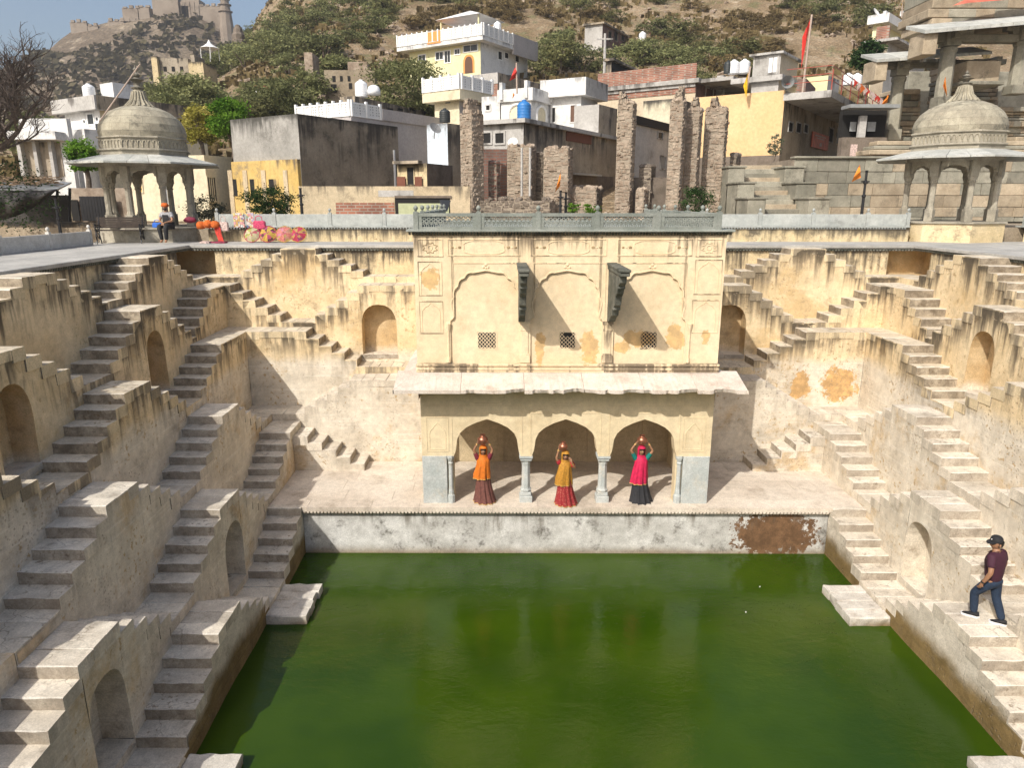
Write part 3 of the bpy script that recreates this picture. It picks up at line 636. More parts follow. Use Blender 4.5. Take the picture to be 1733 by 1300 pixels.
for x0,x1 in((757,881),(898,1026),(1044.6,1170)):
    a,b,z0,z1=pframe(x0,404,x1,433); c=(a+b)/2; zc=(z0+z1)/2; hh=(z1-z0)*.38
    pts=[]
    for i in range(36):
        t=i*2*math.pi/36; r=1+.05*abs(math.sin(4*t))
        pts.append((c+.47*math.copysign(abs(math.cos(t))**.55,math.cos(t))*r,zc+hh*math.copysign(abs(math.sin(t))**.6,math.sin(t))*r))
    ribbon(pts,UF,.011,.012,closed=True)
    for s in(-1,1):
        for q,(dx,r) in enumerate(((.57,.035),(.66,.02),(.74,.028))):
            k=M(); k.lathe([(r,0),(r*.7,.012)],(0,0,0),6)
            for i in range(len(k.v)): v=k.v[i]; k.v[i]=Vector((c+s*dx+v.x*1.3,UF-v.z,zc+v.y))
            pob('floret',k,'line_dark' if q!=1 else 'cream')
for x0,x1 in((706,750),(1178,1220)):
    a,b,z0,z1=pframe(x0,404,x1,434); c=(a+b)/2; zc=(z0+z1)/2
    ribbon([(c+(.13 if i%2 else .085)*1.45*math.cos(i*math.pi/8),zc+(.13 if i%2 else .095)*math.sin(i*math.pi/8)) for i in range(16)],UF,.009,.012,closed=True,mat='line_dark' if x0<800 else 'cream')
    ribbon([(c+.055*math.cos(i*math.pi/6),zc+.055*math.sin(i*math.pi/6)) for i in range(12)],UF,.008,.012,closed=True)
for x0,y0,x1,y1 in((707,442,749,500),(709,509,751,564),(1176,439,1218,498),(1171,507,1213,563)):
    a,b,z0,z1=pframe(x0,y0,x1,y1,.016,.012); c=(a+b)/2; w=(b-a)*.38
    h=z1-z0
    ribbon([(c-w,z0+.04),(c-w,z0+h*.62),(c-w*.92,z0+h*.72),(c-w*.6,z0+h*.82),(c-w*.25,z0+h*.87),(c,z0+h*.95),(c+w*.25,z0+h*.87),(c+w*.6,z0+h*.82),(c+w*.92,z0+h*.72),(c+w,z0+h*.62),(c+w,z0+.04)],UF,.009,.01)
for xx in(px(888,560)[0],px(1028,560)[0]):               # half columns between the arches
    q=M(); q.box(xx-.13,UF-.03,4.97,xx+.13,UF+.004,5.16); q.box(xx-.105,UF-.025,5.16,xx+.105,UF+.004,5.2); q.box(xx-.085,UF-.02,5.2,xx+.085,UF+.004,ZS-.28)
    q.box(xx-.11,UF-.028,ZS-.28,xx+.11,UF+.004,ZS-.22); q.box(xx-.095,UF-.022,ZS-.22,xx+.095,UF+.004,ZS-.12); q.box(xx-.13,UF-.03,ZS-.12,xx+.13,UF+.004,ZS-.04); pob('half_column',q,'cream',bev=.006)
for xx in(px(759,560)[0],px(1166,560)[0]):
    q=M(); q.tube([(xx,UF-.0,4.98),(xx,UF,5.1)],.05,8); q.tube([(xx,UF,5.1),(xx,UF,ZS-.3)],.032,8); q.tube([(xx,UF,ZS-.3),(xx,UF,ZS-.1)],[.035,.07],8); pob('half_column',q,'cream')
for z0,z1,t in((4.74,4.80,.055),(4.80,4.86,.08),(4.86,4.90,.06),(4.90,4.955,.09)):
    q=M(); q.box(UX0-.02,UF-t,z0,UX1+.02,UF+.01,z1-.003); pob('base_moulding',q,'cream',bev=.008)
# pierced stone windows
flat('dark_hole',(.012,.011,.010),.9,.1)
def jali(x0,x1,z0,z1,nx,nz,broken=0):
    f=M(); f.box(x0-.03,UY-.012,z0-.03,x1+.03,UY+.006,z0); f.box(x0-.03,UY-.012,z1,x1+.03,UY+.006,z1+.03); f.box(x0-.03,UY-.012,z0,x0,UY+.006,z1); f.box(x1,UY-.012,z0,x1+.03,UY+.006,z1)
    w=pob('jali_window',f,'cream')
    h=M(); h.box(x0,UY-.003,z0,x1,UY-.001,z1); pob('opening',h,'dark_hole',w)
    l=M(); dx=(x1-x0)/nx; dz=(z1-z0)/nz; r=.007
    def bar(a,b):
        d=Vector((b[0]-a[0],0,b[1]-a[1])); n=Vector((-d.z,0,d.x)).normalized()*r
        p,q=Vector((a[0],0,a[1])),Vector((b[0],0,b[1]))
        y=Vector((0,UY-.012,0)); l.add([p+n+y,q+n+y,q-n+y,p-n+y],[(0,1,2,3)])
    for i in range(nx):
        for j in range(nz):
            if broken and i in(1,2) and j==nz-1: continue
            a=(x0+i*dx,z0+j*dz); 
            bar(a,(a[0]+dx,a[1]+dz)); bar((a[0],a[1]+dz),(a[0]+dx,a[1])); None
    pob('lattice',l,'cream',w,kind='stuff')
for i,(x0,x1) in enumerate(((809,839),(948,973),(1086,1110))):
    a,z1=px(x0,562.5); b,z0=px(x1,589); jali(a,b,z0,z1,5 if i==0 else 4,4,i==1)
# black stone brackets
for xx in(px(884,452)[0]-.02,px(1028,452)[0]+.10):
    bo=M(); P=[(a*1.42,b) for a,b in [(0,7.24),(1.16,7.24),(1.14,7.08),(1.0,6.98),(.93,6.82),(.80,6.72),(.74,6.52),(.58,6.42),(.52,6.24),(.34,6.16),(.24,6.04),(0,5.97)]]
    bo.prism(P,lambda p,t:(t,UF-p[0]+.02,p[1]),xx-.075,xx+.075); br=pob('bracket',bo,'dark_bracket',bev=.01)
    s=M(); s.box(xx-.105,UF-1.82,7.24,xx+.105,UF+.01,7.33); s.box(xx-.12,UF-1.86,7.33,xx+.12,UF+.012,7.39); pob('bracket_slab',s,'dark_bracket',br,bev=.012)
    for a,b in((.86,6.43),(1.38,6.97)):
        s=M(); s.box(xx-.085,UF-a-.05,b-.04,xx+.085,UF-a+.04,b+.05); pob('bracket_band',s,'dark_bracket',br,bev=.015)
# cornice and roof
m=M()
n=105
for i in range(n):
    x=UX0-.1+i*(UX1-UX0+.2)/n; m.prism([(0,0),(.07,0),(.075,-.035),(.03,-.075),(0,-.08)],lambda p,t:(t,UF-p[0],8.10+p[1]),x+.01,x+.057)
pob('dentil_band',m,'dark_bracket',kind='stuff')
m=M(); m.box(UX0-.14,UF-.14,8.095,UX1+.14,25.2,8.15); pob('roof',m,'green_stone',bev=.01)
# pierced railing round the roof
def rail_panel(th,x0,x1,y,z0,z1,mat='green_stone',lattice=True,axis='x',kids=True):
    mp=(lambda a,b,z:(a,y+b,z)) if axis=='x' else (lambda a,b,z:(y+b,a,z))
    def bx(m,a0,a1,b0,b1,c0,c1):
        m.add([mp(a0,b0,c0),mp(a1,b0,c0),mp(a1,b1,c0),mp(a0,b1,c0),mp(a0,b0,c1),mp(a1,b0,c1),mp(a1,b1,c1),mp(a0,b1,c1)],[(0,3,2,1),(4,5,6,7),(0,1,5,4),(1,2,6,5),(2,3,7,6),(3,0,4,7)])
    m=M()
    if not lattice:
        bx(m,x0,x1,-.04,.04,z0,z1); return obj('railing_panel',m,mat,th,sh=True,bev=.012)
    bx(m,x0,x1,-.04,.04,z0,z0+.06); bx(m,x0,x1,-.045,.045,z1-.075,z1); bx(m,x0,x0+.09,-.038,.038,z0+.06,z1-.075); bx(m,x1-.09,x1,-.038,.038,z0+.06,z1-.075)
    p=obj('railing_panel',m,mat,th,sh=True)
    l=M(); a0,a1=x0+.09,x1-.09; b0,b1=z0+.06,z1-.075; nc=11; dx=(a1-a0)/nc; r=.0095
    def seg(p,q):
        d=Vector((q[0]-p[0],q[1]-p[1])); n=Vector((-d.y,d.x)).normalized()*r
        for s,t in((-.02,.02),):
            A=[(p[0]+n.x,p[1]+n.y),(q[0]+n.x,q[1]+n.y),(q[0]-n.x,q[1]-n.y),(p[0]-n.x,p[1]-n.y)]
            l.add([mp(a,s,z) for a,z in A]+[mp(a,t,z) for a,z in A],[(0,1,2,3),(7,6,5,4),(0,4,5,1),(1,5,6,2),(2,6,7,3),(3,7,4,0)])
    zm=b0+(b1-b0)*.42
    for i in range(nc):
        x=a0+i*dx; h=(b1-zm)/2
        for j in range(2):
            z=zm+j*h; seg((x,z),(x+dx,z+h)); seg((x,z+h),(x+dx,z))
        seg((x+dx/2,b0),(x+dx/2,b0+.04)); seg((x+dx/2,b0+.04),(x+.012,zm)); seg((x+dx/2,b0+.04),(x+dx-.012,zm)) if False else None
        seg((x,b0),(x,zm)); seg((x,zm-.05),(x+dx/2,zm)); seg((x+dx,zm-.05),(x+dx/2,zm))
    seg((a0,zm),(a1,zm))
    obj('lattice',l,mat,p,sh=True,kind='stuff'); return p
def post(th,x,y,z0,z1,mat,w=.055,ball=True):
    m=M(); m.box(x-w,y-w,z0,x+w,y+w,z1); m.lathe([(.02,0),(.035,.012),(.02,.025),(.045,.05),(.055,.085),(.04,.12),(.008,.145)],(x,y,z1),10)
    return obj('post',m,mat,th,sh=True)
rl=thing('railing','green pierced stone railing along the front of the pavilion roof','railing',shear((1.62,16.78,8.15)))
pxs=[px(q,375,16.75)[0] for q in(704,810,911,1011,1114,1217)]
for a,b in zip(pxs[:-1],pxs[1:]): rail_panel(rl,a+.05,b-.05,16.76,8.15,8.52)
for a in pxs: post(rl,a,16.76,8.15,8.55,'green_stone')
for x in(pxs[0],pxs[-1]):
    ys=[16.76+i*1.42 for i in range(7)]
    for a,b in zip(ys[:-1],ys[1:]): rail_panel(rl,a+.05,b-.05,x,8.15,8.52,lattice=False,axis='y'); post(rl,x,b,8.15,8.55,'green_stone')
# ================================================================= promenade, terrace, chhatris and what stands on them
random.seed(5)
ZP=7.42; ZT2=7.93
def prom():
    m=M(); m.box(-14.2,-2,7.28,-10.1,22.2,ZP-.03); m.box(-14.2,22.2,7.28,-10.75,25.3,ZP-.03); m.box(-10.75,23.75,7.28,14.,25.3,ZP-.03); m.box(13.99,22.2,7.28,20,25.3,ZP-.03); m.box(13.34,-2,7.28,20,22.2,ZP-.03)
    p=obj('promenade',m,'promenade',sh=True,kind='structure')
    def strip(x0,y0,x1,y1,nx,ny):
        for i in range(nx):
            for j in range(ny):
                a=x0+(x1-x0)*i/nx; b=y0+(y1-y0)*j/ny
                s=M(); slab(s,lambda u,v,z:(u,v,z),a+.004,a+(x1-x0)/nx-.004,b+.004,b+(y1-y0)/ny-.004,7.30,ZP+random.uniform(-.004,.004),seg=1,ch=.008,j=.002); obj('paving_slab',s,'promenade',p,sh=True)
    strip(-11.6,9.0,-10.14+.0,23.04,1,11); strip(-13.2,12,-11.6,23.04,1,7); strip(-13.2,23.04,-2.1,24.0,9,1); strip(-13.2,24.,-2.1,25.25,7,1)
    strip(13.38,9.,15.2,23.04,1,11); strip(5.4,23.04,17,24.,9,1); strip(5.4,24.,20,25.25,9,1); strip(15.2,12,18.5,23.04,1,7)
    for s in(1,-1):
        mx=(lambda x:x) if s>0 else (lambda x:2*XM-x)
        d=M()
        for i in range(190):
            y=5+i*18./190; d.add([(mx(-10.03),y,7.34),(mx(-9.95),y,7.33),(mx(-9.95),y+.06,7.33),(mx(-10.03),y+.06,7.34),(mx(-10.03),y,7.25),(mx(-9.975),y,7.265),(mx(-9.975),y+.06,7.265),(mx(-10.03),y+.06,7.25)],[(0,1,2,3),(7,6,5,4),(0,4,5,1),(1,5,6,2),(2,6,7,3)])
        for i in range(80):
            x=mx(-10.0+i*8.1/80); d.box(x-.03,23.02,7.25,x+.03,23.1,7.33)
        obj('dentil_band',d,'dark_bracket',p,sh=True,kind='stuff')
        e=M(); e.box(*sorted((mx(-10.14),mx(-9.93)))[:1],5,7.335,sorted((mx(-10.14),mx(-9.93)))[1],23.0,ZP+.008); obj('kerb',e,'promenade',p,sh=True,bev=.01)
        e=M(); e.box(*sorted((mx(-9.93),mx(-2.06)))[:1],22.99,7.335,sorted((mx(-9.93),mx(-2.06)))[1],23.2,ZP+.008); obj('kerb',e,'promenade',p,sh=True,bev=.01)
prom()
m=M(); m.box(-60,25.62,-3,60,31.,ZT2-.05)
plaster('dirt',(.30,.24,.17),(.40,.33,.24),sc=.6,grime=(.2,.16,.11),gamt=.5,gsc=1.,bump=.8,bdist=.05)
obj('terrace_ground',m,'dirt',sh=True,kind='structure')
# low yellow walls with grey stone railing
def lowwall(x0,x1,label,posts,rail=True):
    th=thing('low_wall',label,'wall',shear(((x0+x1)/2,25.3,ZP)),'low yellow walls behind the promenade')
    m=M(); n=int((x1-x0)/.8)+1
    for i in range(n):
        a,b=x0+(x1-x0)*i/n,x0+(x1-x0)*(i+1)/n; m.add([(a,25.25,ZP-.1),(b,25.25,ZP-.1),(b,25.25,ZT2-.03),(a,25.25,ZT2-.03)],[(0,1,2,3)],[.5,.5,0,0])
    m.add([(x1,25.25,ZP-.1),(x1,25.7,ZP-.1),(x1,25.7,ZT2-.03),(x1,25.25,ZT2-.03)],[(0,1,2,3)],[.5,.5,0,0])
    obj('wall',m,'low_yellow',th,sh=True)
    c=M(); c.box(x0,25.17,ZT2-.03,x1,25.75,ZT2+.02); obj('coping',c,'grey_stone',th,sh=True,bev=.01)
    d=M()
    for i in range(int((x1-x0)/.1)): d.box(x0+i*.1+.01,25.19,ZT2-.075,x0+i*.1+.06,25.26,ZT2-.03)
    obj('dentil_band',d,'grey_stone',th,sh=True,kind='stuff')
    if rail:
        r=thing('railing','grey stone slab railing with ball-topped posts'+rail,'railing',shear(((x0+x1)/2,25.4,ZT2)))
        for a,b in zip(posts[:-1],posts[1:]): rail_panel(r,a+.06,b-.06,25.42,ZT2+.02,ZT2+.42,'grey_stone',False)
        for a in posts: post(r,a,25.42,ZT2+.02,ZT2+.48,'grey_stone',.06)
lowwall(-10.2,-2.1,'streaked low yellow wall behind the umbrellas, between domed kiosk and pavilion',[-9.9,-7.9,-5.95,-4.05,-2.25],' behind the vendor\'s goods')
lowwall(5.4,14.2,'streaked low yellow wall from the pavilion to the sunlit domed kiosk',[5.45,7.2,9.05,10.9,12.8,14.2],' between pavilion and sunlit domed kiosk')
lowwall(18.2,24.5,'short low yellow wall beyond the sunlit domed kiosk',[18.3,20.1,21.9],' beyond the sunlit domed kiosk')
# pale railing on the shaded side, behind the bench
r=thing('railing','pale stone slab railing leading to the iron bench along the shaded promenade','railing',shear((-13.1,18,ZP)))
ys=[12.6,14.7,16.75,18.8,20.9,23.0]
plaster('pale_stone',(.50,.48,.44),(.58,.56,.52),sc=1.4,grime=(.34,.3,.25),gamt=.45,gsc=2.,rand=.06)
for a,b in zip(ys[:-1],ys[1:]): rail_panel(r,a+.05,b-.05,-13.1,ZP,ZP+.44,'pale_stone',False,'y')
for a in ys: post(r,-13.1,a,ZP,ZP+.5,'pale_stone',.055)
# ---- chhatri: octagonal domed kiosk
def chhatri(cx,cy,zb,label,ph,s=1.,yellow=False,zr=None):
    th=thing('domed_kiosk',label,'kiosk',(cx,cy,zb)); ang=[ph+i*math.pi/4 for i in range(8)]
    V=lambda r,a,z:Vector((cx+r*math.cos(a)*s,cy+r*math.sin(a)*s,zb+z))
    def ring(m,prof,n=8,cap=True):
        m.lathe([(r*s,z) for r,z in prof],(cx,cy,zb),n,ph,cap,cap)
    m=M(); ring(m,[(1.95,-.75),(1.95,-.06)]); obj('plinth_wall',m,'low_yellow' if yellow else 'chhatri_stone',th)
    m=M(); ring(m,[(2.02,-.06),(2.02,.0)]); obj('plinth_slab',m,'chhatri_stone',th,bev=.01)
    for a in ang:
        p=V(1.5,a,0); c=M(); c.box(-.13,-.13,0,.13,.13,.42); c.rot(a,p); b=obj('column_base',c,'chhatri_stone',th,bev=.012)
        c=M(); c.lathe([(.125,.42),(.115,.5),(.10,.52),(.095,1.28),(.12,1.3),(.12,1.34),(.10,1.36),(.14,1.46),(.15,1.5)],p,8,a+math.pi/8); obj('column_shaft',c,'chhatri_stone',th)
        c=M(); c.box(-.13,-.13,1.5,.13,.13,2.02); c.rot(a,p); obj('column_head',c,'chhatri_stone',th,bev=.01)
    for i in range(8):
        a,b=V(1.5,ang[i],0),V(1.5,ang[(i+1)%8],0); L=(b-a).length; u=(b-a).normalized(); nv=Vector((u.y,-u.x,0)); hw=L/2-.12
        hp=[(hw,1.5),(hw*.93,1.53)]
        for q in range(3):
            for e in range(4):
                t=(q+e/4)/3*math.pi/2; bl=1+.10*math.sin(e/4*math.pi); hp.append((hw*.92*math.cos(t)*bl,1.55+.32*math.sin(t)*bl))
        hp=[h for h in hp if h[1]<1.885 and h[0]>.02]+[(0,1.89)]
        pl=[(-w,z) for w,z in hp]+[(w,z) for w,z in reversed(hp[:-1])]
        m=M(); mid=(a+b)/2; mp=lambda x,d,z:(mid.x+u.x*x+nv.x*d,mid.y+u.y*x+nv.y*d,zb+z)
        for (x0,z0),(x1,z1) in zip(pl[:-1],pl[1:]):
            for d in(-.07,.07): m.add([mp(x0,d,z0),mp(x1,d,z1),mp(x1,d,2.04),mp(x0,d,2.04)],[(0,1,2,3)])
            m.add([mp(x0,-.07,z0),mp(x1,-.07,z1),mp(x1,.07,z1),mp(x0,.07,z0)],[(0,1,2,3)])
        obj('arch',m,'chhatri_stone',th)
    m=M(); ring(m,[(1.64,2.02),(1.66,2.2)]); obj('lintel_ring',m,'chhatri_stone',th)
    # sloping eave, each facet of two or three stone slabs
    for i in range(8):
        for k in range(3):
            t0,t1=k/3,(k+1)/3; A=lambda r,t,z:V(r,ang[i],z).lerp(V(r,ang[(i+1)%8],z),t)
            m=M(); e=.004
            q=[A(1.55,t0+e,2.40),A(1.55,t1-e,2.40),A(2.72,t1-e,2.13),A(2.72,t0+e,2.13)]; m.add(q+[v-Vector((0,0,.055)) for v in q],[(0,1,2,3),(7,6,5,4),(2,6,7,3),(0,4,5,1),(1,5,6,2),(3,7,4,0)])
            obj('eave_slab',m,'eave_grey',th)
    m=M(); ring(m,[(1.56,2.34),(1.56,2.52),(1.64,2.54),(1.64,2.58),(1.57,2.60)]); obj('drum',m,'chhatri_stone',th)
    m=M(); ring(m,[(1.54,2.58),(1.54,2.92)]); obj('frieze',m,'chhatri_stone',th)
    for i in range(8):                                # arcaded relief on the frieze
        a,b=V(1.545,ang[i],0),V(1.545,ang[(i+1)%8],0); u=(b-a).normalized(); nv=Vector((u.y,-u.x,0)); L=(b-a).length; m=M()
        for q in range(7):
            c=a+u*(L*(q+.5)/7); r=L/7*.42
            pts=[c+u*(r*math.cos(t))+Vector((0,0,2.70+.16*math.sin(t)))+nv*.008 for t in [math.pi*w/6 for w in range(7)]]
            m.tube(pts,.016,4); m.tube([c-u*r+Vector((0,0,2.62))+nv*.008,c-u*r+Vector((0,0,2.70))+nv*.008],.016,4)
        for v in m.v: pass
        obj('frieze_relief',m,'dome_stone',th,kind='stuff')
    m=M(); ring(m,[(1.54,2.92),(1.61,2.94),(1.61,2.98),(1.5,3.0)]); obj('cornice',m,'chhatri_stone',th)
    dome=[(1.47,0),(1.50,.18),(1.45,.41),(1.30,.65),(1.04,.86),(.68,1.01),(.33,1.075)]
    m=M(); m.lathe([(r*s-.02,z) for r,z in dome],(cx,cy,zb+2.98),32); core=obj('dome',m,'dome_joint',th,smooth=True)
    rows=[(0,1),(1,2),(2,3),(3,4),(4,6)]
    for ri,(r0,r1) in enumerate(rows):
        nb=[14,14,12,12,8][ri]
        for b in range(nb):
            m=M(); t0=2*math.pi*(b+.5*(ri%2))/nb+ph; t1=t0+2*math.pi/nb; g=.0035/dome[r0][0]; N=4; zs=dome[r0:r1+1]
            for q in range(N+1):
                t=t0+g+(t1-t0-2*g)*q/N
                for w,(r,z) in enumerate(zs):
                    zz=z+(.002 if w==0 else -.002 if w==len(zs)-1 else 0); m.v.append(Vector((cx+r*s*math.cos(t),cy+r*s*math.sin(t),zb+2.98+zz))); m.d.append(9.)
            k=len(zs)
            for q in range(N):
                for w in range(k-1): m.f.append((q*k+w,(q+1)*k+w,(q+1)*k+w+1,q*k+w+1))
            obj('dome_block',m,'dome_stone',core,smooth=True)
    zt=4.03
    m=M(); m.lathe([(.48*s,-.02),(.5*s,.0),(.4*s,.06),(.28*s,.2),(.2*s,.42),(.16*s,.56)],(cx,cy,zb+zt),16); lo=obj('lotus_cap',m,'dome_stone',th)
    for i in range(16):
        a=i*math.pi/8; m=M(); m.tube([(cx+math.cos(a)*.5*s,cy+math.sin(a)*.5*s,zb+zt-.02),(cx+math.cos(a)*.4*s,cy+math.sin(a)*.4*s,zb+zt+.08),(cx+math.cos(a)*.28*s,cy+math.sin(a)*.28*s,zb+zt+.22),(cx+math.cos(a)*.2*s,cy+math.sin(a)*.2*s,zb+zt+.5)],[.055,.045,.035,.025],5); obj('petal',m,'dome_stone',lo)
    m=M(); m.lathe([(r,z*.78*(.6 if yellow else 1)) for r,z in [(.12,0),(.2,.05),(.22,.1),(.12,.15),(.08,.2),(.1,.28),(.15,.36),(.2,.4),(.24,.43),(.12,.47),(.08,.52),(.13,.58),(.14,.64),(.06,.72),(.05,.78),(.08,.84),(.03,.92),(.02,1.02)]],(cx,cy,zb+zt+.54),12); obj('finial',m,'dome_dark',th)
    return th
plaster('eave_grey',(.40,.41,.38),(.50,.50,.46),sc=2.,grime=(.22,.20,.165),gamt=.5,gsc=3.,rand=.14)
plaster('dome_joint',(.2,.185,.15),(.26,.24,.19))
plaster('dome_dark',(.13,.125,.10),(.24,.22,.18),sc=4.)
cL=atY(262,388,26.3); chhatri(cL.x,26.3,ZT2-.02,'domed stone kiosk above the iron bench, a seated man on its plinth',-math.pi/2-.06,.93)
cR=atY(1600,372,26.0); chhatri(cR.x,26.0,ZT2+.17,'domed stone kiosk on a yellow plinth in front of the temple stair wall',-math.pi/2-.12,.97,True)
p=M(); p.tube([atY(168,206,25.2),atY(237,108,25.6)],[.025,.02],6); 
flat('pole_wood',(.42,.33,.27),.8); obj('leaning_pole',p,'pole_wood',label='long thin pole leaning against the dome of the kiosk by the bench',cat='pole')
# ---- cast-iron bench
flat('iron',(.022,.022,.024),.45,.2,metal=.3); flat('bench_wood',(.05,.035,.025),.6,.3,9.)
def bench(c,rz):
    th=thing('park_bench','dark slatted bench with curly cast-iron ends beside the domed kiosk','bench',c)
    Lh=.66
    for x in(-Lh,Lh):
        m=M(); P=lambda y,z:(x,y,z)
        m.tube([P(-.26,0),P(-.22,.12),P(-.27,.26),P(-.24,.40),P(.16,.42),P(.22,.62),P(.30,.88)],.022,6)
        m.tube([P(.26,0),P(.2,.14),P(.12,.3),P(.16,.42)],.022,6); m.tube([P(-.24,.40),P(-.30,.52),P(-.22,.62),P(-.05,.60),P(.2,.60)],.02,6)
        for cy,cz,r in((-.16,.52,.06),(.03,.51,.05),(-.05,.28,.09),(.12,.2,.06),(-.28,.60,.04)):
            m.tube([P(cy+r*math.cos(t),cz+r*math.sin(t)) for t in [i*math.pi/5 for i in range(10)]],.012,5,False)
        m.rot(rz,c); obj('iron_end',m,'iron',th)
    for i in range(5):
        m=M(); y=-.24+i*.095; m.box(-Lh-.06,y,.425,Lh+.06,y+.08,.45); m.rot(rz,c); obj('seat_slat',m,'bench_wood',th)
    for i in range(5):
        m=M(); t=i/5; y=.19+.10*t; z=.50+.36*t; m.box(-Lh-.06,y,z,Lh+.06,y+.025,z+.065); m.rot(rz,c); obj('back_slat',m,'bench_wood',th)
bc=atZ(206,412,ZP); bench(Vector((bc.x,bc.y,ZP)),R(14))
# ---- umbrellas and souvenirs
def umbmat(name,cols):
    g=G(name); v=g.vor(11.); r=g.n('ShaderNodeValToRGB'); r.color_ramp.interpolation='CONSTANT'; e=r.color_ramp.elements
    e[0].position=0; e[0].color=(*cols[0],1); e[1].position=.25; e[1].color=(*cols[1],1)
    for q,cc in enumerate(cols[2:]): x=e.new(.45+.2*q); x.color=(*cc,1)
    s=g.n('ShaderNodeSeparateColor'); g.t.links.new(v.outputs['Color'],s.inputs[0]); g.t.links.new(s.outputs[0],r.inputs[0]); g.out(r.outputs[0],.8)
umbmat('umbrella_a',[(0.3, 0.3, 0.072), (0.33, 0.072, 0.09), (0.18, 0.24, 0.06), (0.36, 0.3, 0.18)]); umbmat('umbrella_b',[(0.33, 0.06, 0.096), (0.36, 0.252, 0.048), (0.3, 0.042, 0.132), (0.072, 0.03, 0.024)]); umbmat('umbrella_c',[(0.36, 0.072, 0.12), (0.36, 0.18, 0.12), (0.39, 0.15, 0.198), (0.3, 0.21, 0.06)]); umbmat('umbrella_d',[(0.33, 0.252, 0.03), (0.3, 0.036, 0.12), (0.18, 0.036, 0.072), (0.33, 0.18, 0.06)])
def umbrella(pxx,r,matn,label):
    c=atZ(pxx,409,ZP); c=Vector((c.x,24.65,ZP)); th=thing('parasol',label,'umbrella',c,'embroidered parasols leaning on the low wall')
    ax=Vector((random.uniform(-.12,.12),-.80,.42)).normalized(); a=ax.orthogonal().normalized(); b=ax.cross(a); o=c+Vector((0,.12,r*.98))
    for i in range(8):
        m=M(); t0,t1=i*math.pi/4,(i+1)*math.pi/4; prev=None
        for q in range(5):
            f=q/4; rr=r*f; h=.30*r*2*(1-f*f)*.62
            A=o+ax*h+(a*math.cos(t0)+b*math.sin(t0))*rr; B=o+ax*h+(a*math.cos(t1)+b*math.sin(t1))*rr; mid=(A+B)/2-ax*.012*f
            if prev: m.add([prev[0],A,mid,prev[1]],[(0,1,2,3)]); m.add([prev[1],mid,B,prev[2]],[(0,1,2,3)])
            prev=(A,mid,B)
        obj('panel',m,matn if i%2 else um_alt[matn],th)
    rim=M(); rim.tube([o+(a*math.cos(t)+b*math.sin(t))*r*1.005 for t in [q*math.pi/12 for q in range(25)]],.012,5,False); obj('rim',rim,um_rim[matn],th)
    m=M(); m.tube([o+ax*(.3*r*2*.62+.06),o-ax*.35],.01,5); obj('shaft',m,'iron',th)
flat('cloth_cream',(.42,.36,.22),.85,.3,20.); flat('cloth_crimson',(.34,.03,.06),.85,.3,20.); flat('cloth_ochre',(.42,.27,.05),.85,.3,20.); flat('cloth_salmon',(.45,.15,.12),.85,.3,20.)
um_alt={'umbrella_a':'cloth_cream','umbrella_b':'cloth_ochre','umbrella_c':'cloth_salmon','umbrella_d':'cloth_crimson'}; um_rim={'umbrella_a':'cloth_crimson','umbrella_b':'cloth_crimson','umbrella_c':'cloth_ochre','umbrella_d':'cloth_ochre'}
umbrella(437,.27,'umbrella_a','yellow-green patchwork parasol, first of the four on the promenade floor')
umbrella(463,.29,'umbrella_b','red and yellow patchwork parasol, second of the four on the promenade floor')
umbrella(490,.29,'umbrella_c','salmon pink patchwork parasol, third of the four on the promenade floor')
umbrella(513,.28,'umbrella_d','yellow and magenta patchwork parasol, last of the four, nearest the pavilion')
flat('red_cloth',(.48,.035,.02),.85,.4,8.); flat('pink_bag',(.55,.06,.14),.8,.4,20.); flat('white_bag',(.55,.42,.38),.8,.5,25.); flat('blue_bag',(.02,.13,.55),.5,.2); flat('orange_cloth',(.52,.11,.012),.85,.35,9.); flat('maroon_cloth',(.2,.02,.05),.85,.3)
def bag(x,y,wd,h,mat,label,yy=25.2,zz=None):
    p=atY(x,y,yy); z=p.z if zz is None else zz; th=thing('handbag',label,'bag',(p.x,yy,z))
    m=M(); m.prism([(-wd/2,0),(wd/2,0),(wd/2*.95,h*.55),(wd/2*.8,h*.62),(-wd/2*.8,h*.62),(-wd/2*.95,h*.55)],lambda q,t:(p.x+q[0],yy+t,z+q[1]),-.07,.07); obj('body',m,mat,th,bev=.02)
    m=M(); m.tube([(p.x-wd*.28,yy-.05,z+h*.6),(p.x-wd*.24,yy-.05,z+h*.9),(p.x,yy-.05,z+h),(p.x+wd*.24,yy-.05,z+h*.9),(p.x+wd*.28,yy-.05,z+h*.6)],.014,5); obj('strap',m,mat,th)
bag(440,388,.42,.46,'pink_bag','pink patterned handbag hung on the grey railing beside picture boards',25.13)
bag(380,391,.3,.5,'white_bag','red and white handbag hung beside the orange turbans',25.13)
bag(268,386,.34,.26,'blue_bag','blue bag beside the seated man on the kiosk plinth',24.55,ZT2)
def board(x0,y0,x1,y1,label,seed):
    a=atY(x0,y0,25.15); b=atY(x1,y1,25.15); th=thing('picture_board',label,'board',((a.x+b.x)/2,25.15,b.z))
    m=M(); m.box(a.x,25.14,b.z,b.x,25.17,a.z); obj('backing',m,'white_bag',th)
    random.seed(seed); n=5; k=5
    for i in range(n):
        for j in range(k):
            m=M(); x=a.x+(b.x-a.x)*(i+.08)/n; z=b.z+(a.z-b.z)*(j+.08)/k; m.box(x,25.13,z,x+(b.x-a.x)*.84/n,25.139,z+(a.z-b.z)*.84/k); obj('picture_card',m,random.choice(['card_a','card_b','card_c']),th)
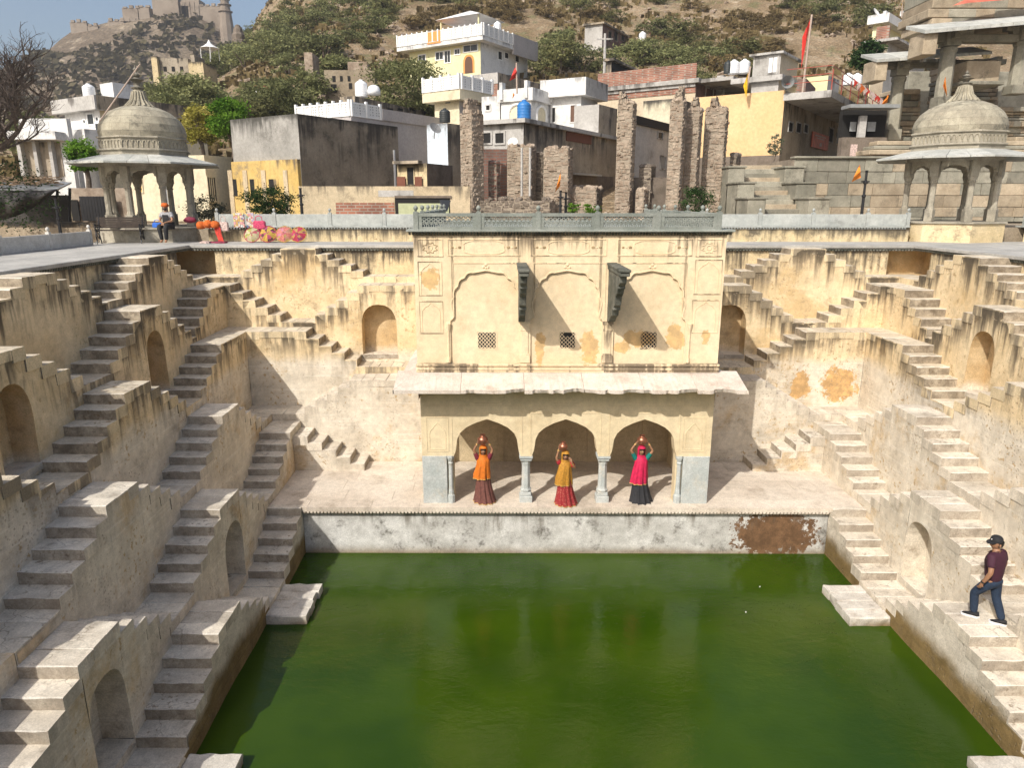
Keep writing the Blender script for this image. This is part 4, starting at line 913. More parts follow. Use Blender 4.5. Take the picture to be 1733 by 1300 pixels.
for q,cc in(('card_a',[(.6,.55,.5),(.3,.1,.08),(.1,.15,.3),(.6,.5,.2)]),('card_b',[(.5,.2,.2),(.6,.6,.58),(.2,.3,.2),(.5,.3,.1)]),('card_c',[(.65,.6,.55),(.45,.4,.5),(.15,.1,.1),(.6,.3,.3)])): umbmat(q,cc); 
board(394,360,415,385,'board of small bright picture cards nearer the turbans',1); board(416,360,431,385,'board of small bright picture cards nearer the pink bag',2)
random.seed(9)
for i,(x,y,r) in enumerate(((340,381,.16),(352,379,.17),(364,380,.16))):
    p=atY(x,y,25.05); m=M(); m.lathe([(.02,-.8*r),(r*.8,-.7*r),(r,-.1*r),(r*.92,.4*r),(r*.5,.75*r),(.03,.8*r)],p,10); m.jit(.012); obj('turban',m,'orange_cloth',smooth=True,label=['rolled orange-red turban on the low wall, nearest the kiosk column','rolled orange-red turban on the low wall, middle of three','rolled orange-red turban on the low wall, nearest the white bag'][i],cat='turban',group='rolled turbans on the low wall')
def drape(pts,w,mat,label,name='cloth'):
    m=M(); n=len(pts)
    for i,p in enumerate(pts):
        p=Vector(p)
        for q in range(5): t=q/4-.5; m.v.append(p+Vector((t*w,-.03*math.sin(t*9+i),.015*math.cos(i*2+q)))); m.d.append(9.)
    for i in range(n-1):
        for q in range(4): m.f.append((i*5+q,i*5+q+1,i*5+5+q+1,i*5+5+q))
    return obj(name,m,mat,label=label,cat='cloth',smooth=True)
P=lambda x,y,Y:atY(x,y,Y)
drape([P(366,382,25.0),P(368,388,25.0),P(370,396,24.95),P(373,404,24.85),P(375,410,24.6),P(378,411,24.4)],.2,'red_cloth','red cloth hanging down the low wall beside the turbans')
for x,y,m_,lab in((352,410,'white_bag','pale folded cloths on the promenade floor under the turbans'),(384,409,'maroon_cloth','dark red folded cloths on the floor beside the hanging red cloth')):
    c=atZ(x,y,ZP); th=thing('cloth_pile',lab,'cloth',(c.x,24.4,ZP))
    for q in range(5):
        k=M(); xx=c.x+random.uniform(-.22,.22); k.box(xx-.12,24.3+random.uniform(-.1,.1),ZP+.005,xx+.12,24.55,ZP+.04+random.uniform(0,.04)); k.jit(.01); obj('folded_cloth',k,m_,th)
c=atY(322,372,25.1); m=M(); m.lathe([(.02,-.1),(.13,-.06),(.15,0),(.1,.08),(.02,.1)],c,9,ex=1.5); m.jit(.012); obj('cloth_bundle',m,'maroon_cloth',smooth=True,label='dark crimson cloth bundle against the kiosk column',cat='cloth')
# ================================================================= the town behind the terrace
random.seed(11)
plaster('concrete_light',(.40,.385,.36),(.48,.465,.44),sc=.6,grime=(.17,.16,.14),gamt=.6,gsc=.8,streak=(.12,.11,.10),slen=.8,sfreq=2.,bump=.3)
plaster('concrete_dark',(.32,.265,.195),(.42,.355,.27),sc=.5,grime=(.10,.09,.075),gamt=.7,gsc=.7,streak=(.06,.055,.05),slen=1.6,sfreq=2.,sthr=.42,bump=.3)
plaster('ochre_wall',(.55,.38,.13),(.62,.45,.18),sc=.7,grime=(.2,.17,.13),gamt=.85,gsc=.9,streak=(.12,.1,.08),slen=.6,sfreq=3.)
plaster('cream_house',(.62,.55,.39),(.69,.62,.45),sc=.5,grime=(.3,.25,.17),gamt=.5,gsc=.8,fine=.08)
plaster('white_house',(.66,.66,.64),(.74,.73,.71),sc=.5,grime=(.30,.29,.28),gamt=.55,gsc=.9,streak=(.3,.3,.3),slen=.5,sfreq=2.5,fine=.08)
plaster('lilac_wall',(.38,.355,.345),(.44,.41,.40),sc=.6,grime=(.3,.28,.28),gamt=.3,gsc=1.)
plaster('yellow_wall',(.68,.46,.24),(.73,.515,.285),sc=.5,grime=(.55,.4,.2),gamt=.3,gsc=.8,fine=.08)
plaster('front_wall',(.50,.405,.27),(.57,.475,.325),sc=.6,grime=(.19,.155,.11),gamt=.8,gsc=1.,streak=(.14,.12,.09),slen=.6,sfreq=3.)
plaster('beige_wall',(.55,.46,.33),(.60,.51,.38),sc=.6,grime=(.33,.27,.19),gamt=.4,gsc=1.)
plaster('pale_yellow',(.70,.66,.38),(.75,.71,.45),sc=.5,fine=.08)
flat('orange_paint',(.75,.30,.08),.7); flat('white_paint',(.78,.78,.76),.6,.06); flat('red_rail',(.30,.05,.03),.5); flat('rust',(.16,.055,.03),.8); flat('wood_door',(.12,.06,.035),.7); flat('blue_tank',(.03,.17,.45),.45,.1); flat('white_tank',(.78,.79,.8),.35,.04); flat('black_tank',(.03,.035,.035),.5,.15); flat('glass_dark',(.03,.033,.035),.15,.1); flat('metal_grey',(.25,.26,.26),.5,.15); flat('pane_green',(.40,.43,.26),.6); flat('dish',(.2,.2,.2),.6); flat('dish_white',(.7,.7,.68),.6); flat('poster',(.55,.14,.09),.6,.3,3.)
def brickmat(name,c1,c2,mor,sc=1.,rough=.9):
    g=G(name); s=g.n('ShaderNodeSeparateXYZ',Vector=g.P()); cb=g.n('ShaderNodeCombineXYZ'); g.set(cb.inputs[0],g.ma('ADD',s.outputs[0],g.ma('MULTIPLY',s.outputs[1],.8))); g.set(cb.inputs[1],s.outputs[2])
    b=g.n('ShaderNodeTexBrick',{'offset':.5},Scale=sc,i1=c1,i2=c2,i3=mor); g.set(b.inputs['Vector'],cb.outputs[0]); b.inputs['Mortar Size'].default_value=.02; b.inputs['Brick Width'].default_value=.32; b.inputs['Row Height'].default_value=.12
    col=g.mulv(b.outputs[0],g.step(g.noise(1.5,6),.3,.7,.7,1.2)); g.out(col,rough,g.bump(b.outputs[1],.02,-.6))
brickmat('brick',(.33,.13,.08),(.24,.10,.07),(.30,.25,.2)); brickmat('brick_dark',(.22,.10,.07),(.16,.08,.06),(.15,.13,.11))
brickmat('slate_block',(.24,.25,.22),(.30,.27,.21),(.13,.12,.1),.6)
plaster('temple_stone',(.225,.215,.17),(.315,.295,.235),sc=1.,grime=(.10,.09,.07),gamt=.75,gsc=1.4,rand=.22,bump=.5)
plaster('temple_buff',(.31,.25,.175),(.41,.34,.245),sc=1.,grime=(.11,.095,.07),gamt=.75,gsc=1.5,rand=.24,bump=.5)
plaster('rubble_core',(.24,.20,.155),(.32,.27,.21),sc=3.)
plaster('rubble',(.25,.19,.14),(.41,.335,.26),sc=2.5,grime=(.2,.14,.1),gamt=.6,gsc=4.,rand=.05,bump=.6)
plaster('rubble_dark',(.14,.115,.09),(.22,.18,.145),sc=2.,grime=(.06,.05,.045),gamt=.7,gsc=2.,bump=.6)
class B:
    """A house seen over one corner: corner at picture place (xc,yt) at distance Yc, walls running back to xl and xr."""
    def __init__(s,name,label,cat,xl,xc,xr,yt,Yc,th,z0=7.7,group=None):
        s.c=atY(xc,yt,Yc); s.z1=s.c.z; s.z0=z0; t=R(th)
        s.u=Vector((-math.cos(t),math.sin(t),0)); s.v=Vector((math.sin(t),math.cos(t),0))
        ra=ray(xl,yt); k=ra.x/ra.y; s.Lu=(s.c.x-k*Yc)/(math.cos(t)+k*math.sin(t))
        ra=ray(xr,yt); k=ra.x/ra.y; assert math.sin(t)-k*math.cos(t)>.05,(name,xl,th,k); s.Lv=(k*Yc-s.c.x)/(math.sin(t)-k*math.cos(t))
        s.o=Vector((s.c.x,s.c.y,0)); s.t=thing(name,label,cat,(s.c.x,s.c.y,z0),group)
        s.name=name
    def box(s,name,mat,a0,a1,b0,b1,z0,z1,parent=None,bev=0,**k): m=M(); m.fbox(s.o,s.u,s.v,a0,a1,b0,b1,z0,z1); return obj(name,m,mat,parent or s.t,bev=bev,**k)
    def wall(s,ml,mr,roof='concrete_light',name='wall',z0=None,z1=None):
        z0=s.z0 if z0 is None else z0; z1=s.z1 if z1 is None else z1
        def face(nm,mat,p,q):
            m=M(); n=4
            for i in range(n):
                A,Bq=p.lerp(q,i/n),p.lerp(q,(i+1)/n); m.add([(A.x,A.y,z0),(Bq.x,Bq.y,z0),(Bq.x,Bq.y,z1),(A.x,A.y,z1)],[(0,1,2,3)],[z1-z0]*2+[0,0])
            return obj(nm,m,mat,s.t)
        o=s.o; a=o+s.u*s.Lu; b=o+s.v*s.Lv; d=a+s.v*s.Lv
        face(name,ml,a,o); face(name,mr,o,b); m=M()
        m.add([(o.x,o.y,z1-.01),(b.x,b.y,z1-.01),(d.x,d.y,z1-.01),(a.x,a.y,z1-.01)],[(0,1,2,3)]); obj('roof',m,roof,s.t)
        face('rear_wall',mr,b,d); face('rear_wall',ml,d,a); return s
    def sz(s,f,x,y):
        n=Vector((s.v.x,s.v.y,0)) if f=='L' else Vector((s.u.x,s.u.y,0)); p=onplane(x,y,s.o,n); dd=p-s.o
        return dd.dot(s.u if f=='L' else s.v),p.z
    def rect(s,f,x0,y0,x1,y1):
        xm,ym=(x0+x1)/2,(y0+y1)/2; a=s.sz(f,x0,ym)[0]; b=s.sz(f,x1,ym)[0]; z1=s.sz(f,xm,y0)[1]; z0=s.sz(f,xm,y1)[1]
        return min(a,b),max(a,b),z0,z1
    def put(s,name,f,r,mat,t,parent=None,d0=0.,**k):
        a,b,z0,z1=r
        return s.box(name,mat,a,b,-t,-d0,z0,z1,parent,**k) if f=='L' else s.box(name,mat,-t,-d0,a,b,z0,z1,parent,**k)
    def win(s,f,x0,y0,x1,y1,fm='white_paint',pm='dark_hole',fw=.07,name='window',bars=0):
        a,b,z0,z1=s.rect(f,x0,y0,x1,y1); p=s.put('%s'%name,f,(a,b,z0,z1),pm,.006,d0=.002)
        for r in((a-fw,b+fw,z1,z1+fw),(a-fw,b+fw,z0-fw,z0),(a-fw,a,z0,z1),(b,b+fw,z0,z1)): s.put('frame',f,r,fm,.05,p,d0=.001)
        for i in range(bars): x=a+(b-a)*(i+1)/(bars+1); s.put('mullion',f,(x-.025,x+.025,z0,z1),fm,.035,p,d0=.007)
        return p
    def plate(s,name,f,x0,y0,x1,y1,mat,t=.04,**k): return s.put(name,f,s.rect(f,x0,y0,x1,y1),mat,t,**k)
    def slabf(s,name,f,a0,a1,z0,z1,t,mat,**k): return s.put(name,f,(a0,a1,z0,z1),mat,t,**k)
    def parapet(s,h,mat_l,mat_r,ov=.25,z=None):
        z=s.z1-h if z is None else z
        s.box('parapet',mat_l,-ov,s.Lu+ov,-ov,-ov+.12,z,z+h); s.box('parapet',mat_r,-ov,-ov+.12,-ov+.121,s.Lv+ov,z,z+h)
        s.box('roof_slab',mat_l,-ov+.002,s.Lu+ov-.002,-ov+.002,s.Lv+ov-.002,z-.02,z+.10)
    def balus(s,f,a0,a1,z0,z1,ov,mat,n,fill='jali_white'):
        for i in range(n+1):
            x=a0+(a1-a0)*i/n; r=(x-.07,x+.07,z0,z1+.12); s.put('railing_post',f,r,mat,ov+.07,d0=ov-.07)
        for i in range(n):
            x=a0+(a1-a0)*i/n+.075; e=a0+(a1-a0)*(i+1)/n-.075; s.put('railing_panel',f,(x,e,z0+.08,z1-.08),fill,ov+.03,d0=ov-.03)
            s.put('rail',f,(x,e,z1-.08,z1),mat,ov+.05,d0=ov-.05); s.put('rail',f,(x,e,z0,z0+.08),mat,ov+.05,d0=ov-.05)
def jalimat():
    g=G('jali_white'); v=g.vor(7.,rnd=.15); g.out(g.mix(g.step(v.outputs[0],.22,.34),(.20,.20,.20),(.66,.66,.64)),.7)
jalimat()
def tank(x,y,Y,r,h,mat,label):
    p=atY(x,y,Y); th=thing('water_tank',label,'water tank',p,'rooftop water tanks')
    m=M(); pr=[(r*.94,0),(r,.04*h)]
    for i in range(5): pr+=[(r,h*(.06+.14*i)),(r*.965,h*(.09+.14*i)),(r,h*(.12+.14*i))]
    m.lathe(pr+[(r*.96,h*.78),(r*.6,h*.9),(r*.3,h*.94)],p,18); obj('body',m,mat,th,smooth=True)
    m=M(); m.lathe([(r*.33,h*.93),(r*.33,h*1.0),(r*.1,h*1.02)],p,12); obj('lid',m,mat,th)
# --- front yellow wall with the shuttered opening
Yw=29.2
def fplane(name,label,cat,x0,y0,x1,Y,z0,mat,depth=.4):
    a=atY(x0,y0,Y); b=atY(x1,y0,Y); th=thing(name,label,cat,((a.x+b.x)/2,Y,z0)); m=M()
    n=6
    for i in range(n):
        p,q=a.x+(b.x-a.x)*i/n,a.x+(b.x-a.x)*(i+1)/n; m.add([(p,Y,z0),(q,Y,z0),(q,Y,a.z),(p,Y,a.z)],[(0,1,2,3)],[a.z-z0]*2+[0,0])
    m.box(a.x,Y+.003,z0,b.x,Y+depth,a.z-.002); obj('wall',m,mat,th); return th,a,b
th,a,b=fplane('boundary_wall','long weathered yellow wall with exposed brick and a shuttered opening behind the railing','wall',505,315,795,Yw,7.8,'front_wall')
def frect(th,name,x0,y0,x1,y1,Y,mat,t=.03,parent=None,d=0.): 
    p=atY(x0,y0,Y); q=atY(x1,y1,Y); m=M(); m.box(p.x,Y-t,q.z,q.x,Y-d,p.z); return obj(name,m,mat,parent or th)
o=frect(th,'opening',668,335,762,362,Yw,'dark_hole',.006,d=.002); frect(th,'shutter',674,344,760,364,Yw,'pane_green',.02,o,.008); frect(th,'broken_edge',668,331,764,335,Yw,'rubble_dark',.05)
frect(th,'brick_patch',568,343,668,364,Yw,'brick',.012,d=.002); frect(th,'cement_patch',640,322,700,333,Yw,'concrete_light',.01,d=.002)
# --- grey concrete block with its yellow lower storey
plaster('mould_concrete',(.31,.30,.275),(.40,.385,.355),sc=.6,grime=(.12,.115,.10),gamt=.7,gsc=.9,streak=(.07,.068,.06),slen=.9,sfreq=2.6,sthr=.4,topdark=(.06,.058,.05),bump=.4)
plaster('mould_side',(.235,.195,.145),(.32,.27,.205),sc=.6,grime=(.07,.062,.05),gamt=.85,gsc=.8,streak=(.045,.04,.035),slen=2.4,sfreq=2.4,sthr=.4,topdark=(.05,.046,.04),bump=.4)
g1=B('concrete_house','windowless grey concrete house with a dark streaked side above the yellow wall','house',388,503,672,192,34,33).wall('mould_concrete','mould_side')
r=g1.rect('L',388,272,503,352); r=(0.02,g1.Lu-.02,7.7,r[3]); lw=g1.put('lower_storey','L',r,'ochre_wall',.18,d0=.001)
for x0,x1 in((400,413),(429,443),(461,477)): 
    w=g1.rect('L',x0,303,x1,332); q=g1.put('window','L',w,'dark_hole',.19,lw,.182); g1.put('shutter','L',(w[0],w[0]+(w[1]-w[0])*.45,w[2],w[3]),'ochre_wall',.2,q,.191)
for x in(394,419,450,487): w=g1.rect('L',x,288,x+7,352); g1.put('pilaster','L',(w[0],w[1],7.7,w[3]),'front_wall',.22,lw,.181)
g1.box('pipe','white_paint',-.08,-.02,g1.Lv*.93,g1.Lv*.945,8.,g1.z1-1.2)
# --- lilac house behind it with white pierced roof railing
g2=B('lilac_house','long mauve-grey house with white pierced railing on its roof corner','house',500,594,790,196,42,33).wall('lilac_wall','lilac_wall')
g2.balus('L',0.1,g2.Lu-.1,g2.z1,g2.z1+.75,.0,'white_paint',7); g2.balus('R',.1,2.4,g2.z1,g2.z1+.75,0.,'white_paint',2); g2.put('parapet','R',(2.5,g2.Lv,g2.z1,g2.z1+.62),'lilac_wall',.1,d0=-.1)
g3=B('brown_house','low brown house with sooty flat roof and dark vents below the acacia','house',575,600,740,162,50,25).wall('concrete_dark','concrete_dark')
for x in(655,672,692,712): g3.win('R',x,183,x+10,187,'concrete_dark',fw=.05)
tank(612,164,52,.43,1.1,'white_tank','white ribbed water tank on the sooty brown roof, under the ruin'); 
p=atY(633,160,52); m=M(); m.lathe([(.45,0),(.45,.25),(.36,.5),(.18,.6),(.02,.64)],p,16); obj('water_tank',m,'white_tank',smooth=True,label='white dome-topped water tank beside the ribbed tank on the brown roof',cat='water tank',group='rooftop water tanks')
# --- cream tower house with jali balcony
g4=B('cream_house','narrow cream house with a jutting white pierced-railing balcony','house',735,777,824,160,48,38).wall('cream_house','lilac_wall')
ov=.55; zb=g4.z1
g4.box('balcony_slab','cream_house',-ov,g4.Lu+ov,-ov,g4.Lv*.95,zb-.35,zb+.25); g4.balus('L',-ov+.1,g4.Lu+ov-.1,zb+.25,zb+1.05,ov,'white_paint',4); g4.balus('R',-ov+.2,g4.Lv*.95,zb+.25,zb+1.05,ov,'white_paint',3); g4.win('L',754,168,763,175,'cream_house','metal_grey',.05)
# --- white villa on the hill
g5=B('white_villa','big white and yellow villa with arched door and balustraded roof on the hillside','house',692,813,893,68,75,33,z0=17.).wall('pale_yellow','white_house')
z=g5.z1; ov=.9
g5.box('roof_slab','white_house',-ov,g5.Lu+ov,-ov,g5.Lv*.98,z-.15,z+.25); g5.balus('L',-ov+.1,g5.Lu+ov-.1,z+.25,z+1.25,ov,'white_paint',16); g5.balus('R',-ov+.2,g5.Lv*.5,z+.25,z+1.25,ov,'white_paint',6); g5.put('parapet','R',(g5.Lv*.5+.1,g5.Lv+.5,z-.6,z+1.3),'lilac_wall',ov+.1,d0=ov-.15)
g5.plate('orange_stairhouse','L',733,55,755,76,'orange_paint',.95,d0=.2) ; q=g5.rect('L',733,52,755,76)
g5.box('stairhouse','orange_paint',q[0],q[1],.2,2.2,z+.25,q[3])
for x0,y0,x1,y1 in((709,93,720,104),(738,88,750,100),(753,86,762,105),(770,83,778,91),(785,76,808,86)): g5.win('L',x0,y0,x1,y1,'white_paint','glass_dark',.1,bars=1)
dr=g5.rect('L',787,96,800,112); pts=arch_pts((dr[1]-dr[0]),dr[3]-dr[2]+.4); m=M(); c=(dr[0]+dr[1])/2
m.prism([(x,y) for x,y in pts],lambda p,t:tuple(g5.o+g5.u*(c+p[0])+g5.v*t+Vector((0,0,dr[2]-.6+p[1]*1.2))),-.05,-.01); d=obj('door',m,'wood_door',g5.t)
m=M(); m.prism([(x*1.45,y*1.12) for x,y in pts],lambda p,t:tuple(g5.o+g5.u*(c+p[0])+g5.v*t+Vector((0,0,dr[2]-.6+p[1]*1.2))),-.03,-.005); obj('door_surround',m,'orange_paint',d)
for x0,y0,x1,y1 in((843,87,849,100),(854,89,860,98),(872,94,878,104)): g5.win('R',x0,y0,x1,y1,'white_paint','glass_dark',.08)
cp=[g5.o+g5.u*a+g5.v*b for a,b in((.6,.6),(5.2,.6),(5.2,4.4),(.6,4.4))]
m=M(); top=sum(cp,Vector())/4+Vector((0,0,z+3.5)); m.add([v+(v-sum(cp,Vector())/4)*.2+Vector((0,0,z+2.5)) for v in cp]+[top],[(0,1,4),(1,2,4),(2,3,4),(3,0,4),(0,3,2,1)]); cn=obj('roof_canopy',m,'white_house',g5.t)
for v in cp: m=M(); m.tube([v+Vector((0,0,z+.2)),v+Vector((0,0,z+2.55))],.09,6); obj('canopy_post',m,'pale_yellow',cn)
tank(842,56,77,.38,1.1,'white_tank','white water tank on the villa roof beside the canopy')
g6=B('terrace_house','brick and grey plaster terrace block below the white villa','house',797,842,985,122,68,33,z0=14.).wall('brick','concrete_dark'); g6.parapet(.9,'concrete_light','concrete_dark',.05)
# --- white arched house
g7=B('arched_house','white house with two round arches and a broken parapet under the red flag','house',848,899,932,166,46,30,z0=9.).wall('white_house','white_house'); g7.parapet(.7,'white_house','white_house',.18,g7.z1-.1)
for f,x0,x1,yb,yt in(('L',862,889,207,177),('R',908,923,207,180)):
    r=g7.rect(f,x0,yt,x1,yb); pts=arch_pts(r[1]-r[0],r[3]-r[2],12,2.,(r[3]-r[2])*.45); m=M(); c=(r[0]+r[1])/2
    mp=(lambda p,t:tuple(g7.o+g7.u*(c+p[0])+g7.v*t+Vector((0,0,r[2]+p[1])))) if f=='L' else (lambda p,t:tuple(g7.o+g7.v*(c+p[0])+g7.u*t+Vector((0,0,r[2]+p[1]))))
    m.prism(pts,mp,-.02,-.004); w=obj('arch_opening',m,'cream_house',g7.t)
    q=M(); q.tube([mp((x*1.06,y*1.02),-.03) for x,y in pts],.09,6); obj('arch_moulding',q,'white_paint',w)
for f,x in(('L',851),('L',893),('R',929)): r=g7.rect(f,x-2,153,x+3,163); g7.put('parapet_pier',f,(r[0],r[1],g7.z1,g7.z1+1.),'white_house',.3,d0=-.1)
g8=B('white_room','white flat-roofed room with a dark doorway and deep roof parapet','house',932,984,1012,150,47,30,z0=9.).wall('white_house','concrete_light'); g8.parapet(1.,'white_house','concrete_light',.5,g8.z1-.4); g8.win('L',966,178,974,206,'white_house','wood_door',.06,'door'); g8.win('L',935,182,940,206,'white_house','dark_hole',.05,'door')
g9=B('white_annex','small white annex with square window left of the arches','house',815,846,852,162,47.5,20,z0=9.).wall('white_house','white_house'); g9.win('L',823,178,829,186,'white_house','dark_hole',.08)
g10=B('concrete_shed','low grey roof room beside the white room','house',972,1014,1045,176,45,33,z0=9.).wall('concrete_light','concrete_dark')
# --- long flat building behind the ruins
g11=B('flat_house','long dark flat-roofed house with blue tank behind the rubble pillars','house',800,886,1052,207,37,31).wall('concrete_light','concrete_dark')
g11.box('roof_slab','concrete_light',-.25,g11.Lu+.3,-.3,g11.Lv,g11.z1-.02,g11.z1+.18)
for x0,x1 in((816,831),(839,853)): g11.win('L',x0,225,x1,242,'concrete_light','dark_hole',.09)
g11.plate('shutter_panel','R',958,218,1000,241,'rust',.05)
g11.slabf('ledge','R',2.,g11.Lv*.7,g11.z1-2.3,g11.z1-2.2,.4,'concrete_light')
g11.put('rough_render','R',(.6,g11.Lv*.97,7.7,g11.z1-2.25),'rubble_dark',.04,d0=.001); g11.put('rough_render','R',(g11.Lv*.42,g11.Lv*.97,7.7,8.7),'rubble',.12,d0=.041)
tank(887,204,38.6,.36,1.0,'blue_tank','bright blue water tank on the flat roof in front of the arches')
# --- brick house
g12=B('brick_house','unfinished red brick house with cement bands and a deep roof overhang','house',1012,1178,1262,140,54,36,z0=10.).wall('beige_wall','brick_dark')
for y0,y1,mt,t in((106,136,'brick',.06),(136,146,'concrete_light',.14),(146,156,'brick',.05)):
    zz=[g12.sz('L',1178,y)[1] for y in(y0,y1)]; g12.put('brick_band' if mt=='brick' else 'cement_band','L',(0.,g12.Lu,zz[1],zz[0]),mt,t,d0=.001)
g12.box('roof_slab','concrete_light',-.3,g12.Lu,-.3,g12.Lv,g12.z1+.0,g12.z1+.3)
g12.box('roof_overhang','concrete_light',-2.6,-.301,.2,g12.Lv,g12.z1+.02,g12.z1+.26)
for x,y in((1047,165),(1067,162),(1094,158),(1117,157),(1139,155),(1167,152)): r=g12.rect('L',x-1.5,y-1.5,x+1.5,y+1.5); g12.put('vent','L',r,'dark_hole',.01,d0=.003)
g12.win('R',1194,150,1206,168,'concrete_light','wood_door',.1,'door'); g12.plate('column','R',1212,128,1216,172,'concrete_light',.5); g12.plate('quoin','L',1013,148,1020,172,'brick',.05)
tank(1241,125,60,.44,1.05,'white_tank','white tank on the brick house roof, first of the pair beyond the yellow flag'); tank(1259,124,60,.44,1.05,'white_tank','white tank on the brick house roof, beside the tower room'); tank(1231,124,60,.3,.95,'black_tank','black tank behind the white pair on the brick house roof')
plaster('mouldy_cream',(.58,.52,.38),(.64,.58,.44),sc=.6,streak=(.05,.045,.04),slen=.7,sfreq=3.,sthr=.34,topdark=(.06,.055,.05),grime=(.3,.26,.2),gamt=.4)
g13=B('cream_block','cream roof block with a mouldy black top between the rubble pillars','house',1089,1147,1177,166,43,35,z0=9.).wall('mouldy_cream','concrete_dark')
g14=B('streaked_house','grey black-streaked house wall with a sooty roof band between two rubble pillars','house',1058,1074,1142,196,36.,33).wall('concrete_dark','concrete_light'); g14.put('roof_band','R',(0,g14.Lv,g14.z1-.35,g14.z1+.02),'dark_hole',.12); g14.win('R',1117,265,1126,285,'concrete_light','metal_grey',.06); g14.win('R',1113,224,1121,234,'concrete_light','glass_dark',.06)
# --- big yellow wall and the balcony house
g15=B('balcony_house','house with a huge blank yellow wall and a red-railed balcony hung with flags','house',1172,1329,1440,152,37,36,z0=8.).wall('yellow_wall','concrete_dark')
r=g15.sz('L',1320,262)[1]; g15.put('stone_base','L',(-.01,g15.Lu,7.7,r),'rubble_dark',.03,d0=.001)
zb=g15.sz('R',1360,180)[1]; bs=g15.box('balcony','concrete_light',-2.2,.0,-.2,g15.Lv*1.0,zb-.12,zb+.2)
for b_ in [i*g15.Lv/7 for i in range(8)]: g15.box('railing_post','red_rail',-2.15,-2.1,b_-.02,b_+.02,zb+.2,zb+1.15,bs)
for h in(.45,.75,1.1): g15.box('rail','red_rail',-2.14,-2.11,0,g15.Lv,zb+.2+h-.03,zb+.2+h,bs); g15.box('rail','red_rail',-2.1,-.05,-.16,-.13,zb+.2+h-.03,zb+.2+h,bs)
for x0,y0,x1,y1 in((1334,207,1341,222),(1347,208,1355,224),(1360,211,1367,224),(1402,217,1409,240),(1416,218,1424,230)): g15.win('R',x0,y0,x1,y1,'concrete_light','dark_hole',.06)
g15.box('column','concrete_light',-1.9,-1.7,g15.Lv*.35,g15.Lv*.35+.2,8.,zb-.12); g15.box('column','concrete_light',-1.9,-1.7,g15.Lv*.95,g15.Lv*.95+.2,8.,zb-.12)
po=g15.plate('banner','R',1371,226,1399,252,'poster',.12,d0=.06)
for k,(yy,w0,w1) in enumerate(((231,1376,1394),(235,1379,1391),(243,1383,1387))): g15.plate('print_line','R',w0,yy-1,w1,yy+1.2 if k<2 else yy+5,'white_bag',.13,d0=.121,parent=po)
random.seed(3)
for i in range(12):
    b_=g15.Lv*(.3+.06*i); s0=random.uniform(.2,.35); m=M(); P0=g15.o+g15.u*(-2.2)+g15.v*b_+Vector((0,0,zb+1.3))
    m.add([P0,P0+Vector((.02,0,-s0*1.8)),P0+Vector((s0,.05,-s0*.9))],[(0,1,2)]); m.add([P0+Vector((0,.01,0)),P0+Vector((.02,.01,-s0*1.8)),P0+Vector((s0,.06,-s0*.9))],[(2,1,0)]); obj('pennant',m,random.choice(['orange_cloth','red_cloth','orange_cloth','white_bag']),bs)
p=g15.o+g15.u*.15+g15.v*.2; m=M(); m.tube([p+Vector((0,-.3,g15.z1+.25)),p+Vector((-.1,-.75,g15.z1+.3))],[.08,.3],14,False); m.tube([p+Vector((0,-.3,g15.z1)),p+Vector((0,-.3,g15.z1+.3))],.05); obj('loudspeaker',m,'metal_grey',label='grey horn loudspeaker on the corner of the blank yellow wall',cat='loudspeaker')
g16=B('tower_room','beige roof room with a two-light window standing above the yellow wall','house',1276,1322,1352,90,45,38,z0=11.).wall('concrete_light','beige_wall'); g16.win('L',1301,96,1315,122,'concrete_light','white_tank',.12,bars=1); zz=g16.sz('L',1322,126)[1]; g16.box('floor_slab','concrete_light',-.3,g16.Lu+1.2,-.3,g16.Lv,zz-.3,zz); g16.box('roof_slab','concrete_light',-.2,g16.Lu+.2,-.2,g16.Lv+.2,g16.z1,g16.z1+.12)
g17=B('brick_stub','low maroon brick stair-head behind the red balcony rail','house',1350,1365,1382,132,42,30,z0=10).wall('brick_dark','brick_dark')
g18=B('yellow_stub','pale yellow roof block with a grey flank behind the flags','house',1362,1402,1422,127,47,40,z0=10).wall('pale_yellow','concrete_light')
tank(1434,144,50,.33,.75,'white_tank','white tank among the flags, nearer the yellow roof block'); tank(1449,144,50,.33,.75,'white_tank','white tank among the flags, nearer the temple eave')
# --- dark shop front under the terrace beyond the balcony
th,a,b=fplane('shop_stall','dark open stall hung with flags under a tin roof beside the temple','stall',1428,186,1502,35.5,11.5,'dark_hole'); frect(th,'tin_roof',1424,180,1506,186,35.2,'metal_grey',.9); frect(th,'post',1453,196,1457,262,35,'concrete_light',.2); frect(th,'cloth',1439,206,1447,222,35.2,'metal_grey',.05); frect(th,'cloth',1468,206,1480,222,35.2,'metal_grey',.05)
th,a,b=fplane('stone_hut','squat rough stone hut with a broken niche beside the temple terrace','hut',1426,232,1502,34.6,9.,'rubble_dark'); frect(th,'niche',1440,244,1449,264,34.6,'white_bag',.02)
